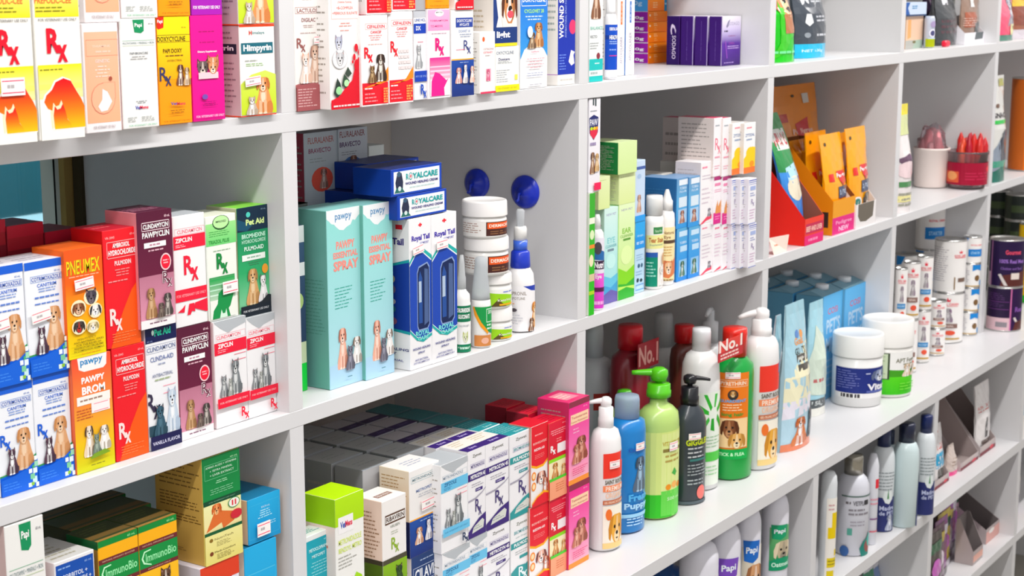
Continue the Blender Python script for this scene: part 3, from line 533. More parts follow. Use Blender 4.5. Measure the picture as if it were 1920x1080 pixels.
 afoxb=dict(c='f6f4f2', sc='2c78c8', f=[('x','AFOXOLANER',.5,.36,.3,.36,'8c84a8',0,90),('x','NexGard chewable tablets for dogs',.78,.32,.14,.3,'a8a0bc',0,90),('r',.4,.66,.6,.93,'3c74c8'),('x','68 mg',.5,.79,.14,.2,'d0e0ff',1,90)], s=[]),
 orange=dict(c='ff7a08', sc='9a1aa8', tc='e86a10', f=[('r',0,.02,1,.98,'ff7a08','ff8a10'),('m',.3,.55,.5,.9,2,'ffc890',.5),('m',.06,.5,.16,.74,1,'ffe0c0',.8),('m',.32,.12,.52,.5,2,'ffb060',.4)], s=[('r',0,0,1,.04,'f0e4f4'),('r',0,.96,1,1,'f0e4f4'),('x','AMOX',.35,.72,.4,.18,'e8b8f0',1),('x','250g',.55,.36,.62,.36,'fff',2)]),
 orangetop=dict(c='ff8a10', sc='48a8f0', tc='e86a10', f=[('r',0,.02,1,.98,'ff7a08','ff9a20'),('x','Oral Rehydration',.4,.72,.3,.2,'ffe0b0',1),('m',.25,.15,.55,.5,3,'ffd098',.4),('p',[(.84,0),(.98,0),(.98,.6),(.95,.8),(.93,1),(.89,1),(.87,.8),(.84,.6)],'1488b8'),('x','water',.91,.4,.1,.14,'d0f4ff',1)], s=[('x','250g',.5,.4,.6,.3,'c8e8ff',1)]),
 sodago=dict(c='3a1468', sc='3c1470', tc='efe8f4', f=[('r',0,.0,1,.45,'3a1070','5a24a0'),('r',0,.45,1,.75,'5a24a0','d8ccf0'),('r',0,.75,1,1,'d8ccf0','f6f2fa'),('x','SODAGO',.62,.85,.56,.07,'9a90b4',0),('p',[(.2,.8),(.3,.9),(.42,.94),(.36,.88),(.32,.8),(.24,.76)],'8c84a4'),('m',.1,.68,.4,.72,1,'504868',.8),('x','COMFORT',.52,.6,.4,.025,'b070a8',1),('x','OPEN',.5,.45,.3,.05,'a04cb0',1),('m',.3,.33,.92,.41,2,'c8a8e8',.45),('p',[(.2,.5),(.3,.16),(.26,.14),(.14,.5)],'8c44b4'),('m',.12,.05,.9,.07,1,'b898e0',.8)],
    s=[('x','supplement powder for dogs and cats',.5,.5,.07,.8,'8a6cc0',0,-90),('r',.95,0,1,1,'c8b8e0')]),
 sodaface=dict(c='3a1468', sc='2c0c5c', tc='efe8f4', f=[], s=[('x','SODAGO',.58,.36,.3,.48,'e8d8f0',1,-90),('p',[(.3,.7),(.34,.8),(.44,.84),(.62,.8),(.74,.7),(.7,.64),(.6,.74),(.46,.77),(.4,.7),(.44,.62),(.36,.62)],'e8d8f0'),('m',.28,.2,.34,.6,9,'8068a8',.2)]),
 pneumex=dict(c='f86a1c', tc='f06a20', f=[('r',0,0,1,.3,'f6e60c','ffb810'),('r',0,.3,1,.7,'ffb810','fb6414'),('r',0,.7,1,1,'fb6414','fa5a1c'),('x','PNEUMEX',.5,.83,.88,.13,'6a4a10',2),('x','PNEUMEX',.49,.833,.88,.13,'fadc1c',1),('m',.1,.742,.9,.757,1,'fac8a0',.5),
    ('e',.66,.54,.2,.075,'fff2c8'),('head',.66,.54,.32,.14,'4c4450','7a7078','3a3440',True),('e',.3,.46,.2,.075,'fff2c8'),('head',.3,.455,.3,.12,'9a6040','f0c8a8','7a4424'),('e',.74,.41,.18,.07,'fff2c8'),('head',.74,.41,.28,.12,'f4f0ec','fff','303038'),('e',.28,.29,.19,.07,'fff2c8'),('head',.28,.29,.28,.12,'4c4440','d03028','38302c'),('e',.64,.27,.17,.062,'fff2c8'),('head',.64,.27,.28,.09,'e8d8b0','fff','a89868'),
    ('x','HIGH-POTENCY',.45,.175,.5,.02,'6c5c10',1),('x','ANTI BACTERIAL SERIES',.5,.148,.8,.018,'6c5c10',1),('x','FOR THE RELIEF OF',.5,.122,.66,.018,'6c5c10',1),('x','RESPIRATORY PROBLEMS',.5,.096,.78,.018,'6c5c10',1),('x','IN COMPANION ANIMALS',.5,.07,.8,.018,'6c5c10',1),('x','For Oral Use Only',.55,.035,.5,.018,'f06a14',1)]),
 ambro=dict(c='f01c28', tc='c81830', sc='c8141c', f=[('p',[(.1,0),(1,0),(1,.55),(.78,.47),(.5,.3),(.36,.2),(.2,.0)],'fb5a10'),('p',[(.1,0),(.36,0),(.36,.2)],'fb5a10'),('x','VR-2845',.2,.935,.28,.02,'ffb0b0',1),('x','60 mL',.88,.945,.18,.02,'ffb0b0',1),('o',.1,.76,.96,.9,'ffc0c0',.012,.005),('x','AMBROXOL',.52,.865,.5,.04,'fff',2),('x','HYDROCHLORIDE',.54,.805,.8,.046,'fff',2),('x','PULMODIN',.55,.715,.48,.04,'ffe8e8',2),
    ('m',.25,.6,.8,.67,3,'ff9090',.35,True),('m',.1,.555,.95,.575,1,'ff9898',.5),('rx',.28,.24,.36,.2,'ffe4e0',2),('m',.15,.04,.9,.13,4,'ff8c50',.25)], s=[], t=[('m',.1,.3,.8,.8,2,'f06a70',.3)]),
 brom=dict(c='f07048', f=[('r',0,0,1,.25,'cfd40c','f6c818'),('r',0,.25,1,.6,'f6c818','fb8c3c'),('r',0,.6,1,1,'fb8c3c','fa4c34'),('p',[(.14,1),(.9,1),(.88,.9),(.8,.875),(.3,.875),(.17,.9)],'fbf6f4'),('x','pawpy',.5,.945,.58,.06,'2c8cc8',2),('x','PAWPY',.52,.80,.6,.055,'fff',3),('x','BROM',.52,.71,.6,.07,'fff',3),('r',.08,.59,.94,.665,'fdf6f0'),('m',.16,.615,.9,.64,1,'a08070',.6),('m',.06,.46,.5,.56,4,'c85a30',.35),
    ('r',.44,.5,.92,.59,'fbf4f4'),('r',.5,.575,.88,.58,'ff6a80'),('r',.5,.51,.88,.515,'ff6a80'),('dog',.34,.13,.34,.28,'f0d8b8','fff','4c3834'),('dog',.72,.16,.38,.22,'f2ece4','fff','8c7858'),('dog',.5,.12,.26,.2,'7c8c80','a8b8a8','5c6c60',True),('p',[(.3,.11),(.85,.13),(.7,.17),(.4,.15)],'80a828'),('m',.25,.05,.75,.065,1,'7c7c20',.5,True)]),
 clinda=dict(c='f1f3f7', f=[('r',0,.87,1,1,'141c50'),('x','Pet Aid',.55,.945,.52,.055,'28d0a8',3),('e',.24,.95,.04,.022,'e0fff4'),('x','60 mL',.14,.885,.18,.014,'8090c0',1),('o',.02,.785,.96,.85,'a8b0c8',.006,.003),('x','CLINDAMYCIN',.49,.817,.9,.038,'707ea8',1),('x','CLINDA-AID',.5,.735,.74,.04,'6c7cb0',1),('m',.3,.675,.7,.7,1,'a0a8c4',.5,True),
    ('x','ANTIBACTERIAL',.5,.6,.66,.028,'8890ac',1),('m',.12,.55,.88,.575,1,'a8b890',.5,True),('r',.5,.5,.9,.504,'ff6a88'),('r',.5,.44,.9,.444,'ff6a88'),('rx',.16,.36,.48,.22,'38304c',1),('p',[(0,.12),(.2,.1),(1,.1),(1,.2),(0,.2)],'2c4c5c'),('dog',.76,.11,.5,.36,'c8d8e8','f4f8fc','a0b4cc',True),('dog',.34,.1,.46,.26,'34586c','4c7488','24404c',True),
    ('r',0,0,1,.115,'18184c'),('x','VANILLA FLAVOR',.5,.055,.88,.03,'d8d8f0',1)]),
 zipup=zipc(1,'',rxs=True), zipl=zipc(1,'CLINDAMYCIN'), zipz=zipc(1,'METRONIDAZOLE','6cc4ec',name='ZIPZOLE',rxc='283c60'),
 green=dict(c='f1f5ec', tc='e8ecd8', f=[('r',.0,.72,1,.93,'70d878','a0e890'),('e',.5,.93,.28,.07,'28582c'),('e',.5,.935,.255,.06,'c0f0a8'),('x','IMPROVED',.5,.94,.34,.02,'28582c'),('m',.1,.8,.9,.86,3,'48a850',.3),('x','TRIAZOL PLUS',.42,.755,.68,.036,'3ca048',2),('m',.2,.66,.8,.675,1,'98b898',.5,True),('rx',.5,.54,.38,.21,'168a40',3),('r',.06,.24,.9,.42,'f1f5ec','149a48'),
    ('r',.06,.02,.9,.4,'f1f5ec','18a850'),('r',.06,.34,.9,.35,'c0ecd0'),('r',.06,.29,.9,.302,'c8f0d8'),('r',.06,.24,.9,.254,'d8f4e0'),('r',.06,.02,.9,.2,'f1f5ec'),('p',[(.12,.02),(.16,.1),(.3,.16),(.34,.26),(.5,.3),(.6,.25),(.85,.24),(.72,.12),(.66,.1),(.72,.02)],'14944a'),('p',[(.36,.02),(.42,.1),(.46,.06),(.54,.06),(.58,.1),(.62,.02)],'d8f4e0')]),
 pulmo=dict(c='2c9c5c', tc='8ce048', sc='c8cca8', f=[('r',0,0,1,.4,'8cd8a8','2cae6a'),('r',0,.4,1,.8,'2cae6a','148c5c'),('r',0,.78,1,1,'0e2c44'),('p',[(0,.8),(.3,.78),(.5,.83),(0,.9)],'14506c'),('x','Pet Aid',.58,.86,.6,.055,'e0f8a0',3),('e',.36,.93,.07,.025,'50d0c0'),('x','60 mL',.86,.965,.16,.014,'8ca8b8'),('x','BROMHEXINE',.52,.735,.78,.042,'c8f8e0',2),('x','HYDROCHLORIDE',.52,.685,.78,.034,'c8f8e0',1),('x','PULMO-AID',.52,.62,.64,.04,'e8fff4',2),
    ('r',.12,.51,.88,.565,'f4faf4'),('m',.24,.525,.76,.55,1,'90b8a0',.5,True),('m',.3,.46,.75,.5,2,'4c8c64',.3,True),('e',.86,.41,.1,.045,'f0a030'),('dog',.44,.1,.5,.34,'d8a468','f0d4a8','a87c48'),('dog',.76,.1,.36,.26,'f0eef0','fff','5c5860',True),('r',0,.0,1,.1,'14202c'),('p',[(.5,.1),(1,.1),(1,.16),(.9,.17),(.7,.12)],'1c242c'),('x',FVU,.5,.05,.84,.02,'d8dce0',1)], s=[('m',.1,.1,.9,.9,20,'b0b490',.3)]),
 sorb=dict(c='eeeef0', tc='cfcfcc', f=[('r',.03,.0,.97,.97,'1c58b4','1450b0'),('x','60 mL',.84,.93,.18,.02,'90b4e8'),('m',.08,.92,.4,.945,1,'88b0e8',.5),('x','SORBITOL +',.5,.85,.62,.04,'e8f0ff',1),('x','AMINO ACIDS +',.5,.79,.8,.04,'e8f0ff',1),('x','TAURINE +',.55,.73,.5,.04,'e8f0ff',1),('x','VIT. B COMPLEX',.5,.67,.86,.04,'e8f0ff',1)], t=[('m',.1,.1,.9,.9,6,'a8a490',.35)]),
 immu=dict(c='f8b414', tc='5a4c1c', sc='9a7434', f=[('r',0,.945,1,1,'0f8a38'),('x','60 mL',.84,.97,.2,.02,'a0e8a0'),('r',0,.84,1,.945,'fbb414'),('r',0,.795,1,.84,'70282c'),('x','NATURAL IMMUNITY BOOSTER',.5,.818,.82,.014,'e0b8a0',0),('r',0,.62,1,.795,'0f9040'),('x','ImmunoBio',.56,.705,.8,.075,'9cf0b0',1),('p',[(.1,.66),(.05,.71),(.12,.77),(.3,.775),(.3,.765),(.14,.758),(.09,.71),(.13,.67),(.3,.64),(.3,.63)],'c8ffd0'),('r',0,.585,1,.62,'70282c'),('x','ANTIOXIDANT SYRUP',.5,.602,.6,.012,'e0b8a0',0),('r',0,0,1,.585,'fbb810','fdc020'),('dog',.65,.2,.5,.36,'6c4c38','f0e4d8','3c2820',True)], s=[('r',0,.93,1,1,'0c5c2c')], t=[('r',0,0,1,1,'3c4424'),('r',0,.2,1,.42,'6c5428'),('r',0,.0,1,.1,'a07a3c'),('m',.1,.5,.9,.9,3,'5c6434',.3)]),
 immushade=dict(c='6a5a24', tc='3c4424', sc='3c3c20', f=[('r',0,.945,1,1,'0f5a28')], t=[('r',0,0,1,1,'3c4424'),('r',0,.2,1,.42,'6c5428'),('r',0,.0,1,.1,'7a5a2c')]),  # orange and green box again, shade of the rear rows painted in
 amino=dict(c='e8d468', sc='d8b058', f=[('r',0,.58,1,1,'0f8c44','0c7a3c'),('x','60 mL',.85,.945,.2,.014,'b0e0b0'),('o',.06,.79,.95,.93,'70c890',.008,.004),('x','AMINO ACIDS + VITAMINS',.5,.905,.82,.018,'e0ffe8',0),('x','+ TETRA MINERAL',.5,.865,.6,.018,'e0ffe8',0),('x','+ LIVER EXTRACT',.52,.825,.64,.02,'e0ffe8',0),('m',.3,.735,.7,.77,2,'a0e0b0',.4,True),('m',.14,.64,.86,.7,3,'88d0a0',.3,True),('r',0,.555,1,.6,'0c4c30'),('x',FVU,.5,.578,.7,.01,'88b898',0),
    ('r',0,.3,1,.555,'f2e2a0','f0f0b0'),('p',[(.05,.31),(.2,.42),(.3,.5),(.55,.46),(.85,.42),(.8,.34),(.5,.3),(.46,.36),(.3,.34)],'e07030'),('head',.34,.5,.24,.12,'e88040','f8c080','c85c20'),('e',.86,.395,.16,.045,'d02838'),('e',.8,.51,.16,.05,'2c9048'),('e',.8,.51,.14,.043,'f4f4e8'),('r',.74,.485,.78,.535,'e03848'),('r',.82,.485,.86,.535,'e03848'),('r',0,.275,1,.305,'145c34'),('r',0,0,1,.275,'e8dc78','f0e89a'),
    ('e',.16,.225,.05,.018,'8c6c20'),('x','NutriTech',.5,.225,.5,.02,'6c5c28',0),('m',.3,.15,.75,.2,4,'8c8040',.3),('e',.16,.1,.05,.02,'7c3c1c'),('x','Medi-Comfort',.52,.105,.56,.018,'6c5c28',0),('m',.3,.03,.8,.085,4,'8c8040',.3)], s=[('m',.1,.7,.95,.95,6,'8c6c34',.3),('m',.1,.5,.95,.65,5,'7a5a28',.3),('m',.2,.38,.95,.46,3,'7a5a28',.3),('m',.2,.1,.7,.14,2,'a08048',.3)]),
 cyan=dict(c='1ca4dc', sc='ecd8c4', tc='1478a4', f=[('r',0,0,1,1,'189cd8','20b0e8'),('o',.04,.1,.96,.85,'50c4ec',.006,.005),('x','EACH mL',.55,.75,.26,.045,'d8f4ff',0),('m',.3,.5,.75,.7,4,'b8ecff',.4,True),('m',.6,.3,.9,.4,2,'b8ecff',.3)]),
 navybit=dict(c='2c3c5c', f=[('r',0,.0,1,.17,'14d040'),('r',0,.17,1,.3,'c8d8b0'),('r',0,.3,1,.9,'2c4060','3c5878'),('r',0,.7,1,.78,'e8f0f0'),('e',.3,.55,.5,.05,'b0d080'),('r',0,.9,1,1,'d8e0e0')]),
 flur=dict(c='c4ccd4', sc='b84c60', tc='a09ca0', f=[('r',0,0,1,1,'b4c0c8','c8d0d8'),('x','FLURALANER',.5,.93,.76,.055,'b8645c',1),('x','BRAVECTO',.46,.84,.66,.042,'9c5c78',2),('m',.16,.73,.7,.78,2,'a4acb0',.3),('e',.52,.58,.32,.11,'f0604c'),('dog',.56,.5,.28,.18,'b8887c','e8d8d0','7c5048')]),
 flur2=dict(c='c4ccd4', tc='a09ca0', f=[('r',0,0,1,1,'b8c4cc','ccd4dc'),('x','FLURALANER',.48,.95,.86,.055,'8c4448',1),('x','BRAVECTO',.4,.86,.72,.045,'5c3c6c',2),('m',.1,.76,.7,.8,2,'8c9498',.3),('e',.46,.64,.36,.11,'3c6cb0'),('dog',.5,.6,.36,.16,'8c5c4c','d8c0b0','5c3428')]),
 plainw=dict(c='dde6e4', f=[]), plain=dict(c='efece6', f=[('m',.15,.7,.85,.9,3,'a8a0a0',.3)], t=[('m',.2,.3,.8,.7,3,'b0a898',.3)]),
 royal=dict(c='1040b0', tc='1c2c6c', sc='103c9c', f=[('r',.03,.06,.97,.94,'1450c8'),('r',.05,.1,.95,.9,'f2f4f6'),('p',[(.1,.2),(.08,.5),(.12,.84),(.2,.84),(.23,.5),(.22,.2)],'28304c'),('e',.15,.8,.04,.1,'3c5c78'),('p',[(.06,.12),(.1,.3),(.2,.3),(.26,.12)],'2a7068'),('e',.16,.27,.03,.09,'d8e8e8'),('x','R',.31,.67,.05,.22,'20a8a8',3),('e',.375,.67,.036,.14,'20a8a8'),('e',.375,.67,.027,.105,'f2f4f6'),('r',.368,.6,.382,.74,'e84050'),('r',.355,.655,.395,.69,'e84050'),
    ('x','YALCARE',.66,.67,.5,.22,'20a8a8',3),('x','WOUND HEALING CREAM',.59,.42,.64,.1,'3c3c88',2),('x','ANTI BACTERIAL ANTI INFLAMMATORY',.6,.26,.5,.045,'60b8b0',0)], s=[]),
 pawpy=dict(c='98dcd4', tc='8cccc8', sc='6cb0a4', f=[('r',0,0,1,1,'b4e0ee','92ded6'),('p',[(0,1),(1,1),(1,.955),(.92,.94),(.86,.925),(.78,.93),(.72,.905),(.6,.895),(.5,.88),(.38,.885),(.3,.9),(.22,.92),(.14,.925),(.08,.94),(0,.955)],'f2f6f8'),('x','pawpy',.5,.95,.5,.04,'4a8cc0',1),
    ('x','PAWPY',.55,.80,.56,.045,'fa9488',3),('x','ESSENTIAL',.55,.745,.74,.036,'fa9488',3),('x','SPRAY',.56,.685,.76,.055,'fa9488',3),('m',.2,.44,.76,.57,7,'48b0a0',.25),('p',[(0,.0),(1,0),(1,.16),(.5,.14),(0,.13)],'b0d8f0'),('dog',.4,.1,.36,.24,'f2b49c','fbe0d0','b8705c'),('dog',.82,.11,.36,.16,'f0ece8','fff','7c6050'),('dog',.6,.085,.3,.14,'6c6c7c','9c9cac','54545f',True),('m',.5,.045,.66,.055,1,'6898a8',.6)], s=[('m',.3,.3,.9,.62,16,'5ca090',.28)]),
 tail=dict(c='f3f3f5', tc='f4f2f0', f=[('r',.47,.94,.53,.965,'f02838'),('r',.42,.947,.58,.958,'f02838'),('x','Royal Tail',.52,.865,.82,.045,'4c3cb0',3),('x','COMFORT',.68,.832,.4,.016,'8080c8',1),('p',[(0,.72),(.3,.8),(.6,.8),(1,.74),(1,.2),(.6,.17),(.3,.19),(0,.25)],'20b0ac'),('p',[(0,.7),(.3,.775),(.6,.775),(1,.71),(1,.22),(.6,.19),(.3,.21),(0,.27)],'f0f4f4'),('p',[(0,.69),(.3,.765),(.6,.765),(1,.7),(1,.225),(.6,.195),(.3,.215),(0,.275)],'1c48b4'),
    ('p',[(.38,.25),(.32,.28),(.32,.64),(.4,.68),(.8,.7),(.9,.67),(.9,.28),(.8,.25)],'88a0d0'),('p',[(.4,.26),(.35,.285),(.35,.635),(.42,.67),(.78,.69),(.87,.66),(.87,.285),(.78,.26)],'0f2454'),('p',[(.4,.3),(.4,.6),(.46,.65),(.56,.6),(.56,.3)],'24509c'),('r',.4,.44,.52,.58,'b0c4dc'),('p',[(.64,.28),(.66,.66),(.82,.65),(.84,.3)],'4c6494'),
    ('x','ROYAL',.56,.235,.64,.035,'7ce4dc',3),('x','CARE',.58,.2,.5,.028,'7ce4dc',3),('x','WOUND HEALING',.5,.135,.8,.016,'484c90',2),('x','SPRAY',.5,.105,.32,.014,'484c90',2),('x','ANTI BACTERIAL',.5,.06,.6,.013,'5c60a0',1),('x','ANTI INFLAMMATORY',.5,.04,.74,.012,'5c60a0',1)],
    s=[('r',.5,.93,.75,.96,'f02838'),('x','al Tail',.45,.85,.7,.045,'3c3480',3),('p',[(0,.68),(1,.74),(1,.24),(0,.26)],'20a0a8'),('p',[(0,.665),(1,.72),(1,.26),(0,.275)],'183c9c'),('e',.3,.6,.16,.03,'b0a888'),('e',.34,.53,.14,.03,'6c5c7c'),('e',.34,.45,.14,.02,'b0a8b0'),('e',.34,.4,.14,.025,'2c6c80'),('e',.36,.32,.16,.025,'8c5470'),('x','HEALING',.5,.135,.9,.018,'484c80',2),('x','RAY',.3,.105,.4,.016,'484c80',2),('x','CTERIAL',.4,.06,.7,.014,'5c60a0',1)]),
)
# second book of designs
def zyn(c, l1, l2, c2):
    return dict(c='f1f0f3', tc='efece4', f=[('x','Zynvet',.52,.925,.5,.045,'5c5c50',1),('o',.14,.79,.95,.845,'9c90c4',.008,.003),('x',l1,.55,.815,.74,.036,c2,1),('r',0,.655,1,.735,c),('x',l2,.56,.695,.82,.046,'fff',2),('m',.2,.57,.9,.62,2,'a8a4b0',.35),('r',.42,.515,.82,.55,c),('m',.46,.525,.78,.54,1,'d8d4f0',.6),
        ('p',[(.0,.44),(.4,.45),(.8,.49),(1,.53),(1,.515),(.8,.475),(.4,.43),(0,.42)],'a8a4b4'),('rx',.58,.33,.36,.2,'483c78',1),('p',[(0,0),(1,0),(1,.24),(.6,.2),(.2,.12),(0,.08)],c),('p',[(.2,.05),(.85,.07),(.9,.15),(.8,.18),(.3,.12)],'d8dcd4'),('m',.3,.08,.8,.13,2,'9098a0',.35)],
        t=[('r',0,0,1,.34,c),('x','Zynvet',.55,.17,.4,.14,'c8b8f0',2),('m',.2,.5,.9,.9,3,'d8c090',.25)])
